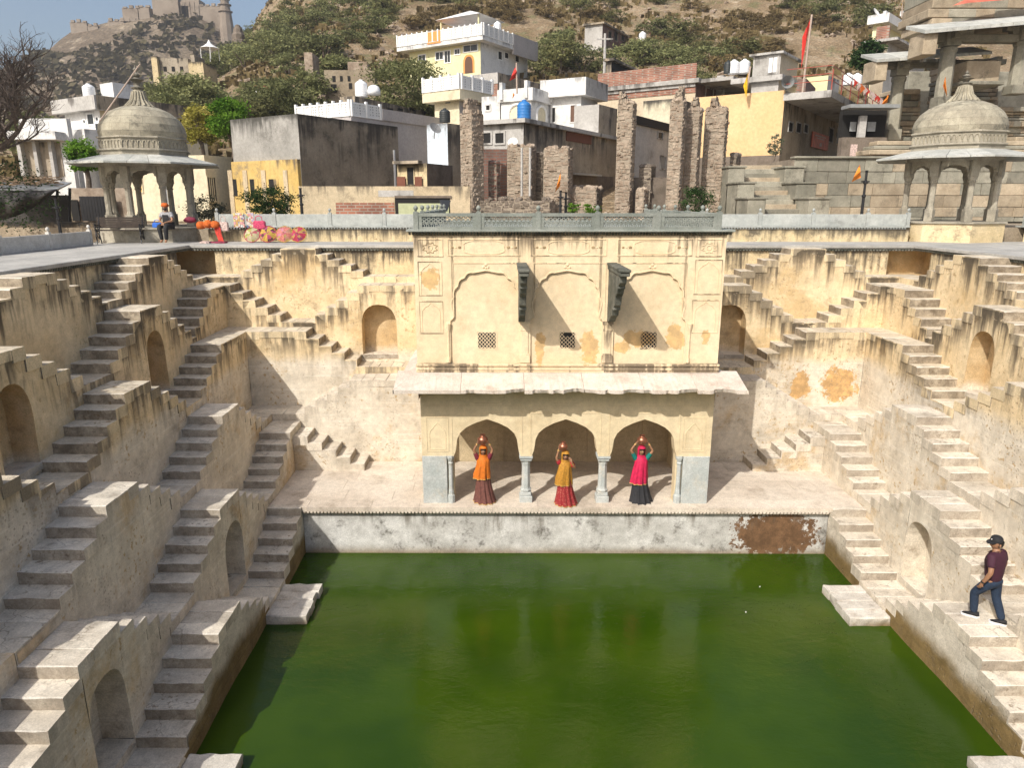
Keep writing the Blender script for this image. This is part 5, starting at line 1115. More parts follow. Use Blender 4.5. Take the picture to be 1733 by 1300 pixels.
# --- houses on the left
g20=B('veranda_house','white flat-roofed house with jutting upper floor behind the shaded kiosk','house',108,168,345,186,46,33).wall('white_house','cream_house'); z=g20.z1; g20.parapet(.78,'concrete_light','concrete_dark',.5,z)
for x0,y0,x1,y1 in((149,193,159,210),(163,198,167,204),(142,203,145,208),(163,209,169,226)): g20.win('L',x0,y0,x1,y1,'white_paint','glass_dark',.08)
g20.win('R',304,202,313,207,'cream_house','dark_hole',.06)
zz=g20.sz('L',150,250)[1]; g20.box('balcony','white_house',-.6,g20.Lu+1.2,-1.4,-.0,zz-.2,zz+.9)
for i in range(6): g20.box('veranda_post','white_house',g20.Lu*i/5-.1,g20.Lu*i/5+.1,-1.3,-1.1,7.8,zz-.2)
g20.box('roof_room','white_house',.3,1.7,1.2,2.6,z+.1,z+1.75); tank(152,166,47.5,.36,.85,'white_tank','white tank on the white roof room, under the far fort hill'); tank(199,170,50,.36,.85,'white_tank','white tank on the grey roof just beside the kiosk spire')
g21=B('yellow_house','pale yellow house with grey shutters seen through the shaded kiosk arches','house',214,345,392,262,36,20).wall('cream_house','cream_house'); g21.win('L',231,302,241,325,'cream_house','ochre_wall',.05); g21.win('L',273,300,284,345,'cream_house','metal_grey',.05,'door')
g21.win('R',352,300,365,340,'cream_house','dark_hole',.05,'door',bars=3)
th,a,b=fplane('compound_wall','rough stone wall with iron gate left of the shaded kiosk','wall',118,318,215,31.5,7.8,'rubble'); gt=frect(th,'gate',138,334,196,372,31.4,'rust',.02)
for i in range(12): frect(th,'gate_bar',139+i*5,332,140.4+i*5,374,31.3,'iron',.04,gt)
frect(th,'doorway',119,338,137,374,31.45,'dark_hole',.05)
th,a,b=fplane('old_house','pale half-hidden house with columns behind the bare tree','house',30,200,112,44,8.,'white_house')
for x in(40,66,92): frect(th,'column',x,238,x+4,300,44,'concrete_light',.4)
frect(th,'gallery_shade_panel',34,240,110,298,44,'concrete_dark',.05); frect(th,'balcony',30,224,112,238,44,'white_house',1.)  # gallery shade painted as a dark panel on the house wall
# --- ruins: rubble masonry
def rubble_face(m,o,u,nv,L,z0,z1,st=.21,dep=.035):
    nz=int((z1-z0)/(st*.62)); 
    for j in range(nz):
        z=z0+(z1-z0)*j/nz; x=random.uniform(-.2,0)
        while x<L:
            w=st*random.choice([.45,.7,.9,1.2,1.7])*random.uniform(.8,1.2); x1=min(L,x+w); a=max(0,x)
            if x1-a>.04:
                d=random.uniform(.1,1)*dep*(2.2 if random.random()<.15 else 1); h=(z1-z0)/nz*random.uniform(.82,1.0); zz_=z+random.uniform(-.05,.05); h*=random.uniform(.75,1.5); c=[(a+.006,zz_+random.uniform(0,.05)),(x1-.006,zz_+random.uniform(0,.05)),(x1-.006-random.uniform(0,.05),zz_+h*random.uniform(.7,1.1)),(a+.006+random.uniform(0,.05),zz_+h*random.uniform(.7,1.1))]
                f=[o+u*q+Vector((0,0,zz)) for q,zz in c]; cx=sum(f,Vector())/4
                t=[cx+(v-cx)*random.uniform(.6,.85)+nv*d for v in f]; m.add(f+t,[(4,5,6,7),(0,1,5,4),(1,2,6,5),(2,3,7,6),(3,0,4,7)])
            x=x1
def pillar(name,label,xl,xc,xr,yt,Yc,th,z0=7.8,lm='rubble',rm='rubble',cat='pillar',thick=None):
    b=B(name,label,cat,xl,xc,xr,yt,Yc,th,z0=z0,group='ruined rubble masonry')
    b.box('core','rubble_core',.0,b.Lu,.0,b.Lv,z0,b.z1-.04)
    for f,mt in(('L',lm),('R',rm)):
        m=M()
        if f=='L': rubble_face(m,b.o,b.u,-b.v,b.Lu,z0,b.z1)
        else: rubble_face(m,b.o,b.v,-b.u,b.Lv,z0,b.z1)
        obj('stonework',m,mt,b.t,kind='stuff')
    if cat=='pillar':
        zz=b.z1-.05; a0,a1=0.,b.Lu
        for q in range(3):
            w=(a1-a0)*random.uniform(.5,.8); a0=a0+random.uniform(0,(a1-a0)-w); a1=a0+w; h_=random.uniform(.1,.24)
            b.box('core','rubble_core',a0,a1,.02,b.Lv*.9,zz,zz+h_); m=M(); rubble_face(m,b.o+b.u*a0,b.u,-b.v,a1-a0,zz,zz+h_+.02,.2); rubble_face(m,b.o+b.u*a0,b.v,-b.u,b.Lv*.9,zz,zz+h_+.02,.2); obj('stonework',m,lm,b.t,kind='stuff'); zz+=h_
    m=M()
    for i in range(14):
        p=b.o+b.u*random.uniform(0.05,b.Lu-.05)+b.v*random.uniform(.05,b.Lv-.05); r=random.uniform(.08,.17); k=len(m.v); m.lathe([(r*.6,-.1),(r,.0),(r*.8,r*.6),(r*.3,r*.8)],(p.x,p.y,b.z1),6,random.random()); m.jit(.03,k)
    obj('broken_top',m,lm,b.t,kind='stuff'); return b
pillar('rubble_pillar','tall rubble pillar with one sunny face, beside the dark blue shed',778,798,818,190,30.5,40)
pillar('rubble_pillar','tall slim rubble pillar left of the streaked grey wall',1046,1071,1078,174,30.5,30)
pillar('rubble_pillar','stepped double rubble pillar right of the streaked grey wall',1135,1157,1163,170,30.5,32)
pillar('rubble_pillar','lower rubble pier leaning on the stepped double pillar',1163,1184,1190,186,31.3,33)
pillar('rubble_pillar','last rubble pillar standing against the huge yellow wall',1194,1229,1234,184,32,33)
pillar('ruined_wall','broken rubble wall with thin pipes in the middle of the ruins',858,898,908,246,31.5,24,cat='ruin')
pillar('ruined_wall','rubble wall stub with a projecting course behind the orange flag',920,962,970,250,31,20,cat='ruin')
pillar('ruined_wall','low dark rubble wall at the foot of the ruins behind the pierced railing',812,930,940,338,29.9,16,lm='rubble_dark',cat='ruin')
pillar('ruined_wall','dark jagged rubble stub between the piped wall and the projecting course',906,918,922,262,32.2,24,lm='rubble_dark',rm='rubble_dark',cat='ruin')
pillar('ruined_wall','knee-high broken wall in front of the long dark house',966,1010,1020,318,31.2,20,lm='rubble',rm='rubble_dark',cat='ruin')
pillar('ruined_wall','narrow brick-red stub just right of the tall sunny pillar',826,840,846,276,31.6,22,lm='brick_dark',rm='brick_dark',cat='ruin')
pillar('ruined_wall','stepped dark rubble corner right of the slim pillar',1082,1102,1110,282,31.4,30,lm='rubble_dark',rm='rubble_dark',cat='ruin')
pillar('ruined_wall','low rubble block leaning on the foot of the slim pillar',1076,1090,1098,322,30.2,30,cat='ruin')
pillar('ruined_wall','short rubble pier half hidden behind the last pillar',1236,1246,1254,262,33.,34,lm='rubble_dark',rm='rubble_dark',cat='ruin')
th,a,b=fplane('ruined_wall','dark brick back wall deep inside the ruins','ruin',812,252,862,33.2,7.8,'brick_dark')
th,a,b=fplane('ruined_wall','low broken wall between the streaked house and the slim pillar','ruin',1072,300,1140,31.6,7.8,'rubble_dark')
for i,x in enumerate((883,897)): p=atY(x,250,31.1); m=M(); m.tube([(p.x,31.0,9.),(p.x,31.0,p.z)],.05,6); obj('pipe',m,'concrete_light',label='thin grey pipe standing in the ruins, '+('nearer the tall sunny pillar' if i==0 else 'nearer the orange flag'),cat='pipe')
random.seed(2)
m=M()
for i in range(420):
    px_=random.uniform(975,1150); py=random.uniform(335,360); p=atY(px_,350,random.uniform(28.6,30.6)); r=random.uniform(.05,.15); k=len(m.v); hh=max(0,.45-abs(p.x-3.6)*.12)*random.random(); m.lathe([(r*.7,0),(r,r*.4),(r*.6,r*.9)],(p.x,p.y,7.88+hh),6,random.random()); m.jit(.03,k)
obj('rubble_heap',m,'rubble',kind='stuff',label='heap of loose rubble below the slim pillar',cat='rubble')
# blue shed with dishes and black tank
plaster('blue_paint',(.55,.62,.68),(.62,.68,.73),sc=.8,grime=(.2,.2,.2),gamt=.6,gsc=1.5,topdark=(.12,.12,.12),streak=(.15,.15,.15),slen=.6)
g22=B('blue_shed','pale blue plaster shed with a black water tank on top','house',722,757,784,208,32.5,36).wall('blue_paint','concrete_dark')
tank(753,207,33,.24,.58,'black_tank','black water tank on the pale blue shed')
def dish(x,y,Y,r,mat,label,ax=(.5,-.6,.5)):
    p=atY(x,y,Y); th=thing('satellite_dish',label,'satellite dish',p); a=Vector(ax).normalized(); e=a.orthogonal().normalized(); f=a.cross(e); m=M(); rings=[]
    for q in range(4):
        rr=r*q/3; rings.append([p+(e*math.cos(t)+f*math.sin(t))*rr+a*(.25*rr*rr/r) for t in [i*math.pi/7 for i in range(14)]])
    for A,Bq in zip(rings[:-1],rings[1:]):
        for i in range(14): m.add([A[i],A[(i+1)%14],Bq[(i+1)%14],Bq[i]],[(0,1,2,3)])
    obj('reflector',m,mat,th); m=M(); m.tube([p,p+a*r*.9],.012,4); m.tube([p,p-a*.1-Vector((0,0,r*1.3))],.02,5); obj('arm',m,mat,th)
dish(736,218,31.5,.26,'dish','small grey satellite dish on the pale blue shed'); dish(868,241,32,.22,'dish_white','white satellite dish on the broken rubble wall',(-.2,-.8,.5)); dish(1482,22,72,.5,'dish_white','white satellite dish on the laundry house roof')
g23=B('doorway_hut','low yellow hut with dark door and rusty gates beside the concrete house','hut',672,722,778,276,30.8,26).wall('low_yellow','rubble_dark'); g23.win('L',690,283,701,312,'low_yellow','dark_hole',.04,'door'); 
for x0,x1 in((674,688),(704,716)):
    gt=g23.plate('gate','L',x0,299,x1,316,'rust',.1,d0=.08)
g23.slabf('canopy','L',.2,g23.Lu,g23.z1-.02,g23.z1+.1,.35,'concrete_dark')
m=M(); m.tube([atY(742,356,28.6),atY(757,340,28.6)],.03); m.add([atY(744,338,28.5),atY(763,339,28.6),atY(757,358,28.4),atY(747,357,28.4)],[(0,1,2,3)]); obj('solar_panel',m,'glass_dark',label='small tilted panel propped behind the pierced railing',cat='panel')
# --- temple terrace: stone wall, stair with pedestals
random.seed(17)
Yt=32.
a=atY(1345,268,Yt); b=atY(1800,268,Yt); zt=a.z
th=thing('terrace_wall','high temple terrace wall of green and buff stone blocks beside the stair','wall',((a.x+b.x)/2,Yt,7.8))
m=M(); m.box(a.x,Yt+.03,8.62,b.x,Yt+8,zt-.02); obj('core',m,'rubble_core',th)
zc=zt; row=0
for h,mt in((.55,'temple_stone'),(.5,'temple_stone'),(.5,'temple_buff'),(.5,'temple_buff'),(.42,'temple_buff'),(.22,'temple_stone')):
    x=a.x; pr=.0 if row<4 else -.12
    while x<b.x:
        w=random.uniform(.5,1.5); x1=min(b.x,x+w); mm=M(); d=random.uniform(0,.035)
        mm.box(x+.008,Yt-d+pr,zc-h+.008,x1-.008,Yt+.06,zc-.006); mm.jit(.008); obj('stone_block',mm,mt if random.random()<.8 else ('temple_buff' if mt=='temple_stone' else 'temple_stone'),th,bev=.015); x=x1
    zc-=h; row+=1
mm=M(); mm.box(a.x-.05,Yt-.14,zt-.0,b.x,Yt+.4,zt+.09); obj('coping',mm,'temple_stone',th,bev=.02)
mm=M(); mm.box(a.x,Yt+1.3,7.7,b.x,Yt+1.4,8.64); obj('recessed_base',mm,'rubble_dark',th); print('ZC',zc)
sa=atY(1262,300,31); sb=atY(1350,300,31)
st=thing('temple_stair','broad stone stair between stepped green pedestals up to the temple','staircase',((sa.x+sb.x)/2,30,7.9))
n=13; zs0,zs1=7.93,zt-.25
for i in range(n):
    z=zs0+(zs1-zs0)*(i+1)/n; y=28.6+i*.34; mm=M(); mm.box(sa.x,y,z-(zs1-zs0)/n-.02,sb.x-.05,y+3.,z); mm.jit(.01); obj('step',mm,'temple_stone' if i%3 else 'temple_buff',st,bev=.015)
for k,(i,hh) in enumerate(((0,1.2),(4,1.0),(8,.9))):
    for x,w in((sa.x-.35,.5),(sb.x-.1,.62)):
        z=zs0+(zs1-zs0)*(i+1)/n; y=28.4+i*.34; mm=M(); mm.box(x-w/2-.1,y,7.8,x+w/2+.1,y+1.5,z+hh*.62); o=obj('pedestal',mm,'temple_stone',st,bev=.02); mm=M(); mm.box(x-w/2-.15,y-.05,z+hh*.62,x+w/2+.15,y+1.55,z+hh*.62+.08); obj('pedestal_cap',mm,'temple_stone',o,bev=.015)
# --- temple hall: plinth, columns with brackets, two stone eaves, carved wall blocks
tp=thing('temple','grey-green stone temple with tall columns and deep slab eaves above the terrace','temple',(21,36,zt))
def tcol(x,yb,yt_,Y,w,cap=True):
    p=atY(x,yb,Y); q=atY(x,yt_,Y); h=q.z-p.z; c=Vector((p.x,Y,p.z)); m=M(); m.box(c.x-w*.75,Y-w*.75,p.z,c.x+w*.75,Y+w*.75,p.z+h*.14); o=obj('column',m,'temple_stone',tp,bev=.02)
    m=M(); m.lathe([(w*.72,h*.14),(w*.68,h*.72),(w*.78,h*.74),(w*.78,h*.78),(w*.62,h*.8)],c,8,math.pi/8); obj('shaft',m,'temple_stone',o)
    m=M(); m.box(c.x-w*.7,Y-w*.7,p.z+h*.8,c.x+w*.7,Y+w*.7,q.z)
    for dx,dy in((1,0),(-1,0),(0,-1)): 
        for k in range(3): 
            e=.35+.32*k; zz=p.z+h*(.82+.06*k); m.box(c.x+min(0,dx)*w*1.5*e*1.3-w*.35*(dx==0)-.0,Y+min(0,dy)*w*1.5*e*1.3-w*.35*(dy==0),zz,c.x+max(0,dx)*w*1.5*e*1.3+w*.35*(dx==0)+.001,Y+w*.35*(dy==0)+.001,zz+h*.06)
    obj('bracket_capital',m,'temple_stone',o); return c,q.z
YT=36.
cs=[tcol(1508,238,100,YT,.42)]
cs.append(tcol(1592,182,52,33.8,.46)); cs.append(tcol(1716,160,46,33.8,.46)); cs.append(tcol(1652,240,100,38.,.42)); cs.append(tcol(1572,238,100,38.5,.4))
def eavepoly(name,pxs,Y0,t,mat,n=5):
    """sloping stone eave: front edge through picture points, slabs running back and up"""
    (x0,y0),(x1,y1)=pxs; p=atY(x0,y0,Y0); q=atY(x1,y1,Y0)
    for i in range(n):
        A=p.lerp(q,i/n+.002); Bq=p.lerp(q,(i+1)/n-.002); m=M(); up=Vector((0,1.6,.5)); dn=Vector((0,0,-t)); A1=A+up; B1=Bq+up
        m.add([A,Bq,B1,A1,A+dn,Bq+dn,B1+dn,A1+dn],[(0,1,2,3),(7,6,5,4),(0,4,5,1),(1,5,6,2),(2,6,7,3),(3,7,4,0)]); obj('eave_slab',m,mat,tp)
    return p,q
eavepoly('e',((1484,100),(1680,86)),34.6,.12,'eave_grey',5); p,q=eavepoly('e',((1566,50),(1790,30)),32.4,.14,'eave_grey',6)
def tbox(name,x0,y0,x1,y1,Y,depth,mat,parent=None):
    p=atY(x0,y0,Y); q=atY(x1,y1,Y); m=M(); m.box(p.x,Y,q.z,q.x,Y+depth,p.z); return obj(name,m,mat,parent or tp,bev=.03)
tbox('beam',1500,104,1690,112,35.8,.6,'temple_stone'); tbox('beam',1580,56,1790,70,33.6,.6,'temple_stone'); 
e=tbox('side_eave',1484,100,1500,136,34.7,1.2,'temple_buff'); tbox('side_eave',1566,54,1584,92,32.6,1.2,'temple_buff')
tbox('cella_wall',1540,120,1800,262,40.5,1.,'temple_stone')
random.seed(23)
# carved wall: courses of projecting mouldings between the columns
for k,(x0,x1,y0,y1,Y) in enumerate(((1516,1558,150,240,37.6),(1600,1690,100,200,36.2),(1690,1800,180,262,35.2))):
    y=y0
    while y<y1:
        hh=random.choice([5,7,9,11]); pr=random.uniform(0,.35); x=x0
        while x<x1:
            ww=random.choice([12,18,26]); tbox('carved_block',x,y,min(x1,x+ww)-.4,min(y1,y+hh)-.6,Y-pr-random.uniform(0,.08),1.2+pr,random.choice(['temple_stone','temple_buff','temple_buff'])); x+=ww
        y+=hh
tbox('balcony_block',1638,102,1690,138,34.,1.5,'temple_buff'); tbox('balcony_ledge',1630,136,1700,143,33.8,1.8,'temple_stone')
p0=atY(1566,46,33.2); 
for i,(y0,y1,in_) in enumerate(((30,46,6),(14,30,0),(-4,14,8),(-40,-4,14))): 
    x=1572+in_
    while x<1800: 
        ww=random.choice([22,34,46]); tbox('roof_block',x,y0,x+ww-.5,y1-.6,34.-.0+.15*i+random.uniform(0,.08),2.5,random.choice(['temple_buff','temple_stone'])); x+=ww
m=M(); k=[atY(1612,9,33.2),atY(1640,4,33.2),atY(1690,0,33.3),atY(1760,-6,33.3),atY(1760,-30,33.5),atY(1660,-14,33.5)]; m.add(k,[tuple(range(6))]); obj('temple_awning',m,'pink_cloth' if 'pink_cloth' in MAT else 'poster',label='faded pink awning on the temple roof',cat='awning')
for i,(y0,y1,in_) in enumerate(((238,246,0),(246,253,-6),(253,262,-14))): tbox('plinth_course',1486+in_,y0,1830,y1,33.8-.25*i,3.,'temple_stone' if i%2 else 'temple_buff')
tb=B('slate_house','grey slab house with small gallery behind the temple eave','house',1481,1503,1570,70,60,44,z0=14.).wall('concrete_dark','concrete_light'); tb.box('roof_slab','concrete_light',-.8,tb.Lu+.8,-.4,tb.Lv,tb.z1,tb.z1+.2); tb.box('parapet','brick',0,tb.Lu,0,.2,tb.z1+.2,tb.z1+1.2)
tl=B('laundry_house','yellow and white rooftop house with washing hung out above the temple','house',1478,1492,1575,40,75,44,z0=18.).wall('pale_yellow','pale_yellow'); tl.box('roof_slab','white_house',-.8,tl.Lu+.4,-.6,tl.Lv,tl.z1,tl.z1+.8)
for i,x in enumerate((1494,1523,1556)): tl.plate('roof_pier','R',x,19,x+4,28,'white_house',.3)
for i,(x,mt) in enumerate(((1528,'metal_grey'),(1533,'maroon_cloth'),(1538,'white_tank'),(1543,'black_tank'),(1548,'red_cloth'),(1553,'white_tank'),(1558,'blue_tank'))): tl.plate('washing','R',x,27,x+4,35+i%3*2,mt,.5,d0=.45)
# --- little houses on the hill
for nm,lab,xl,xc,xr,yt,Yc,ml,mr,z0 in(('hill_house','ruined grey and brick house high on the hillside above the lamp pole',990,1020,1062,40,95,'concrete_light','brick_dark',22),('hill_house','tiny brick hut on the hillside beside a white tank',1098,1122,1138,50,105,'brick','brick_dark',24),('hill_shed','dark tin shed with open front below the hill bushes',1027,1035,1082,103,64,'concrete_dark','dark_hole',14)):
    h=B(nm,lab,'house',xl,xc,xr,yt,Yc,30,z0=z0).wall(ml,mr); h.box('roof_slab','concrete_dark',-.3,h.Lu+.2,-.3,h.Lv+.2,h.z1,h.z1+.2)
    if xc==1020:
        for x in(1029,1040,1051): h.win('R',x,53,x+5,68,'concrete_dark','dark_hole',.1)
tank(1087,70,100,.48,1.2,'white_tank','white water tank beside the tiny brick hut on the hillside')
# ================================================================= hills, trees, flags
random.seed(77)
def sms(a,b,x): t=max(0,min(1,(x-a)/(b-a))); return t*t*(3-2*t)
def hill_z(x,y):
    d=max(0,y-40); f=.25+.75*sms(-66,-16,x+.2*(y-90))
    n=mn.fractal(Vector((x*.035,y*.035,1.3)),1.,2.,5)*3.2*min(1,d/25)+mn.noise(Vector((x*.25,y*.25,4)))*.5*min(1,d/12)
    return 7.82+(.30*d+.0009*d*d)*f+n*.6
g=G('hill_ground')
n1=g.noise(.11,8,rough=.65); n2=g.noise(.7,7,rough=.7); n3=g.noise(4.,5)
col=g.mix(g.step(n1,.38,.62),(.20,.145,.085),(.30,.225,.145)); col=g.mix(g.ma('MULTIPLY',g.step(n2,.5,.66),.9),col,(.42,.345,.25)); col=g.mix(g.ma('MULTIPLY',g.step(g.noise(.35,7),.52,.64),.75),col,(.13,.125,.055)); col=g.mulv(col,g.step(n3,.3,.7,.6,1.3))
g.out(col,.95,g.bump(g.ma('ADD',n2,g.ma('MULTIPLY',n3,.4)),.5,.8),Specular_IOR_Level=.1)
m=M(); NX,NY=150,110
for j in range(NY+1):
    for i in range(NX+1):
        x=-150+330*i/NX; y=30.5+(190-30.5)*(j/NY)**1.35; m.v.append(Vector((x,y,hill_z(x,y)))); m.d.append(9.)
for j in range(NY):
    for i in range(NX): m.f.append((j*(NX+1)+i,j*(NX+1)+i+1,(j+1)*(NX+1)+i+1,(j+1)*(NX+1)+i))
obj('hillside',m,'hill_ground',kind='structure',smooth=True)
# far ridge with the fort
RG=[(-60,205),(0,172),(40,128),(70,100),(118,52),(160,42),(200,32),(240,22),(300,18),(350,24),(388,48),(430,60),(520,60),(700,80)]
RY=330.
rp=[atY(x,y,RY) for x,y in RG]
def ridge(x):
    if x<=rp[0].x: return rp[0].z+(x-rp[0].x)*.25
    for a,b in zip(rp[:-1],rp[1:]):
        if x<=b.x: t=(x-a.x)/(b.x-a.x); return a.z+(b.z-a.z)*t
    return rp[-1].z
def far_z(x,y):
    t=(RY-y)/150.; H=ridge(x); 
    if t<0: return H*(1+t*.5)
    sp=mn.fractal(Vector((x*.012+y*.004,y*.004,7.)),1.,2.,5)
    return 4+(H-4)*max(0,1-t)**1.15+sp*16*min(1,t*3)*max(0,1-t*.8)+mn.fractal(Vector((x*.06,y*.06,2.)),1.,2.,4)*2.2*min(1,t*8)
g=G('far_ground'); n1=g.noise(.035,8,rough=.65); n2=g.noise(.16,7,rough=.7)
col=g.mix(g.step(n1,.4,.6),(.135,.105,.075),(.205,.165,.12)); col=g.mix(g.ma('MULTIPLY',g.step(n2,.54,.66),.8),col,(.33,.275,.205)); col=g.mulv(col,g.step(g.noise(.8,5),.3,.7,.65,1.25)); g.out(col,.95,g.bump(n2,2.,.7),Specular_IOR_Level=.1)
m=M(); NX,NY=130,90
for j in range(NY+1):
    for i in range(NX+1):
        x=-420+520*i/NX; y=175+215*j/NY; m.v.append(Vector((x,y,far_z(x,y)))); m.d.append(9.)
for j in range(NY):
    for i in range(NX): m.f.append((j*(NX+1)+i,j*(NX+1)+i+1,(j+1)*(NX+1)+i+1,(j+1)*(NX+1)+i))
obj('far_hill',m,'far_ground',kind='structure',smooth=True)
m=M(); m.add([(-3000,28,-4),(3000,28,-4),(3000,4000,-4),(-3000,4000,-4)],[(0,1,2,3)]); obj('plain',m,'far_ground',kind='structure')
m=M(); m.add([(-3000,-3000,3),(-30,-3000,3),(-30,28,3),(-3000,28,3)],[(0,1,2,3)]); m.add([(35,-3000,3),(3000,-3000,3),(3000,28,3),(35,28,3)],[(0,1,2,3)]); obj('ground',m,'far_ground',kind='structure')
m=M(); m.box(-30,-40,-2,-14.1,31,7.38); m.box(19.9,-40,-2,35,31,7.38); m.box(-14.1,-40,-2,19.9,-1.,7.38); obj('courtyard_ground',m,'dirt',kind='structure')
# ---- leaf clouds
def cloud(m,c,rad,nleaf,leaf,nclump=24,tints=None,flat=.6,hollow=.55,droop=0.):
    tv=tints; cl=[]
    for i in range(nclump):
        while True:
            v=Vector((random.uniform(-1,1),random.uniform(-1,1),random.uniform(-.75,1)))
            if hollow<v.length<1: break
        cl.append((Vector((v.x*rad[0],v.y*rad[1],v.z*rad[2])),random.uniform(.2,.42),random.random()))
    for i in range(nleaf):
        p,s,t=random.choice(cl); g=[random.gauss(0,1) for _ in range(3)]
        q=Vector(c)+p+Vector((g[0]*s*rad[0],g[1]*s*rad[1],g[2]*s*rad[2]*flat))*.62
        a=Vector((random.uniform(-1,1),random.uniform(-1,1),random.uniform(-.5,.7)-droop)).normalized(); b=a.orthogonal().normalized(); b=(b*math.cos(i)+a.cross(b)*math.sin(i))
        l=leaf*random.uniform(.6,1.4); w=l*.42
        m.v+=[q-a*l*.5,q+b*w*.5,q+a*l*.5,q-b*w*.5]; k=len(m.v); m.f.append((k-4,k-3,k-2,k-1)); m.d+=[9.]*4; tv+= [min(1,max(0,t+random.uniform(-.25,.25)))]*4
def leafobj(name,m,tints,mat,parent=None,**k):
    o=obj(name,m,mat,parent,**k); at=o.data.attributes.new('tint','FLOAT','POINT'); at.data.foreach_set('value',tints); return o
leafmat('leaf_acacia',(.11,.122,.052),(.255,.265,.12)); leafmat('leaf_dry',(.13,.095,.045),(.24,.185,.09)); leafmat('leaf_olive',(.10,.105,.042),(.22,.215,.095)); leafmat('leaf_bright',(.05,.13,.012),(.17,.30,.04),.1); leafmat('leaf_yellow',(.20,.19,.03),(.48,.42,.12),.1); leafmat('leaf_dark',(.015,.035,.012),(.06,.10,.035),.15); leafmat('leaf_grey',(.09,.10,.065),(.2,.21,.14),.15)
flat('bark',(.13,.10,.075),.9,.4,8.); flat('bark_grey',(.11,.085,.07),.9,.35,9.)
def bushmesh(name,mat,n,leaf,rad,ncl,seed,flat_=.6,stem=True):
    random.seed(seed); m=M(); t=[]; cloud(m,(0,0,rad[2]*.95),rad,n,leaf,ncl,t,flat_)
    me=bpy.data.meshes.new(name); me.from_pydata(m.v,[],m.f); at=me.attributes.new('tint','FLOAT','POINT'); at.data.foreach_set('value',t); me.materials.append(MAT[mat])
    s=M()
    for i in range(6):
        a=random.uniform(0,6.28); s.tube([(0,0,-.6),(math.cos(a)*rad[0]*.25,math.sin(a)*rad[1]*.25,rad[2]*.6),(math.cos(a)*rad[0]*.6,math.sin(a)*rad[1]*.6,rad[2]*1.2)],[.09,.06,.02],5)
    ms=bpy.data.meshes.new(name+'_stem'); ms.from_pydata(s.v,[],s.f); ms.materials.append(MAT['bark']); return me,ms
kinds=[('leaf_acacia',[bushmesh('thorn_bush','leaf_acacia',1500,.34,(2.3,2.2,1.25),26,100+i) for i in range(3)],'green thorn bush among many on the scrubby hillside','thorn_bush','green thorn bushes on the hillside'),
 ('leaf_dry',[bushmesh('dry_bush','leaf_dry',1100,.36,(1.9,1.9,1.0),22,200+i) for i in range(3)],'brown dry bush among many on the scrubby hillside','dry_bush','dry bushes on the hillside'),
 ('leaf_olive',[bushmesh('olive_bush','leaf_olive',1300,.34,(2.0,2.0,1.2),24,300+i) for i in range(3)],'olive bush among many on the scrubby hillside','olive_bush','olive bushes on the hillside')]
random.seed(123)
hold=[(55,33,40),(5,70,12)]
placed=0; tries=0
def bush(k,x,y,z,s,label=None,group=None,name=None):
    mat,ms,lab,nm,grp=kinds[k]; me,st=random.choice(ms)
    th=thing(name or nm,label or lab,'bush',(x,y,z),group or grp); rz=random.uniform(0,6.28)
    sc=(s*random.uniform(.85,1.2),s*random.uniform(.85,1.2),s*random.uniform(.8,1.15))
    for nn,mm in(('foliage',me),('stem',st)):
        o=bpy.data.objects.new(nn,mm); link(o,th); o.rotation_euler=(0,0,rz); o.scale=sc
    return th
def project(p):
    d=Vector(p)-CAM; k=d.dot(FW); return (PW/2+F*d.dot(RT)/k,PH/2-F*d.dot(UP)/k)
while placed<290 and tries<9000:
    tries+=1; y=random.uniform(54,188) if random.random()<.35 else random.uniform(54,125); x=random.uniform(-.72*y-4,.62*y+4); z=hill_z(x,y); px_,py=project((x,y,z+1.5))
    if not(-20<px_<1760 and -30<py<200): continue
    if any(a<px_<b and c<py<d for a,b,c,d in((650,905,35,150),(985,1065,30,85),(1085,1142,45,72),(1270,1500,70,250),(1475,1740,0,260),(845,1015,120,215),(250,345,85,150),(510,645,80,180),(345,365,60,90))): continue
    dens=.62+.5*mn.noise(Vector((x*.05,y*.05,9)))
    if px_>800: dens*=.62
    if random.random()>dens: continue
    g_=mn.noise(Vector((x*.04+5,y*.04,3)))+(.28 if px_<700 else -.08); r=random.random()*.5-.25
    k=0 if g_+r>.12 else (2 if g_+r>-.14 else 1)
    bush(k,x,y,z-.1,random.uniform(.5,1.15)*(.8 if k==1 else 1.)); placed+=1
# dry grass and stones over the hillside: nobody could count them
random.seed(8); m=M(); tv=[]
for i in range(20000):
    y=random.uniform(50,190); x=random.uniform(-.74*y,.64*y); z=hill_z(x,y)
    if mn.noise(Vector((x*.12,y*.12,2)))<-.12: continue
    h=random.uniform(.25,.8); t=random.random()
    for q in range(2):
        a=random.uniform(0,6.28); w=h*.5; d=Vector((math.cos(a)*w,math.sin(a)*w,0)); p=Vector((x,y,z-.1)); m.v+=[p-d,p+d,p+d*1.3+Vector((0,0,h)),p-d*1.3+Vector((.1,0,h*.8))]; k=len(m.v); m.f.append((k-4,k-3,k-2,k-1)); m.d+=[9.]*4; tv+=[t]*4
leafobj('dry_grass',m,tv,'leaf_dry',kind='stuff',label='dry scrub grass covering the hillside',cat='grass')
random.seed(18); m=M()
for i in range(2600):
    y=random.uniform(52,135); x=random.uniform(-.5*y,.64*y)
    if mn.noise(Vector((x*.06,y*.06,12)))<.0: continue
    r=random.uniform(.12,.5); k=len(m.v); m.lathe([(r*.8,-.1),(r,r*.3),(r*.5,r*.75)],(x,y,hill_z(x,y)),5,random.random()); m.jit(r*.25,k)
obj('hill_rocks',m,'rubble',kind='stuff',label='loose pale rocks scattered over the hillside',cat='rocks')
random.seed(28); m=M(); tv=[]
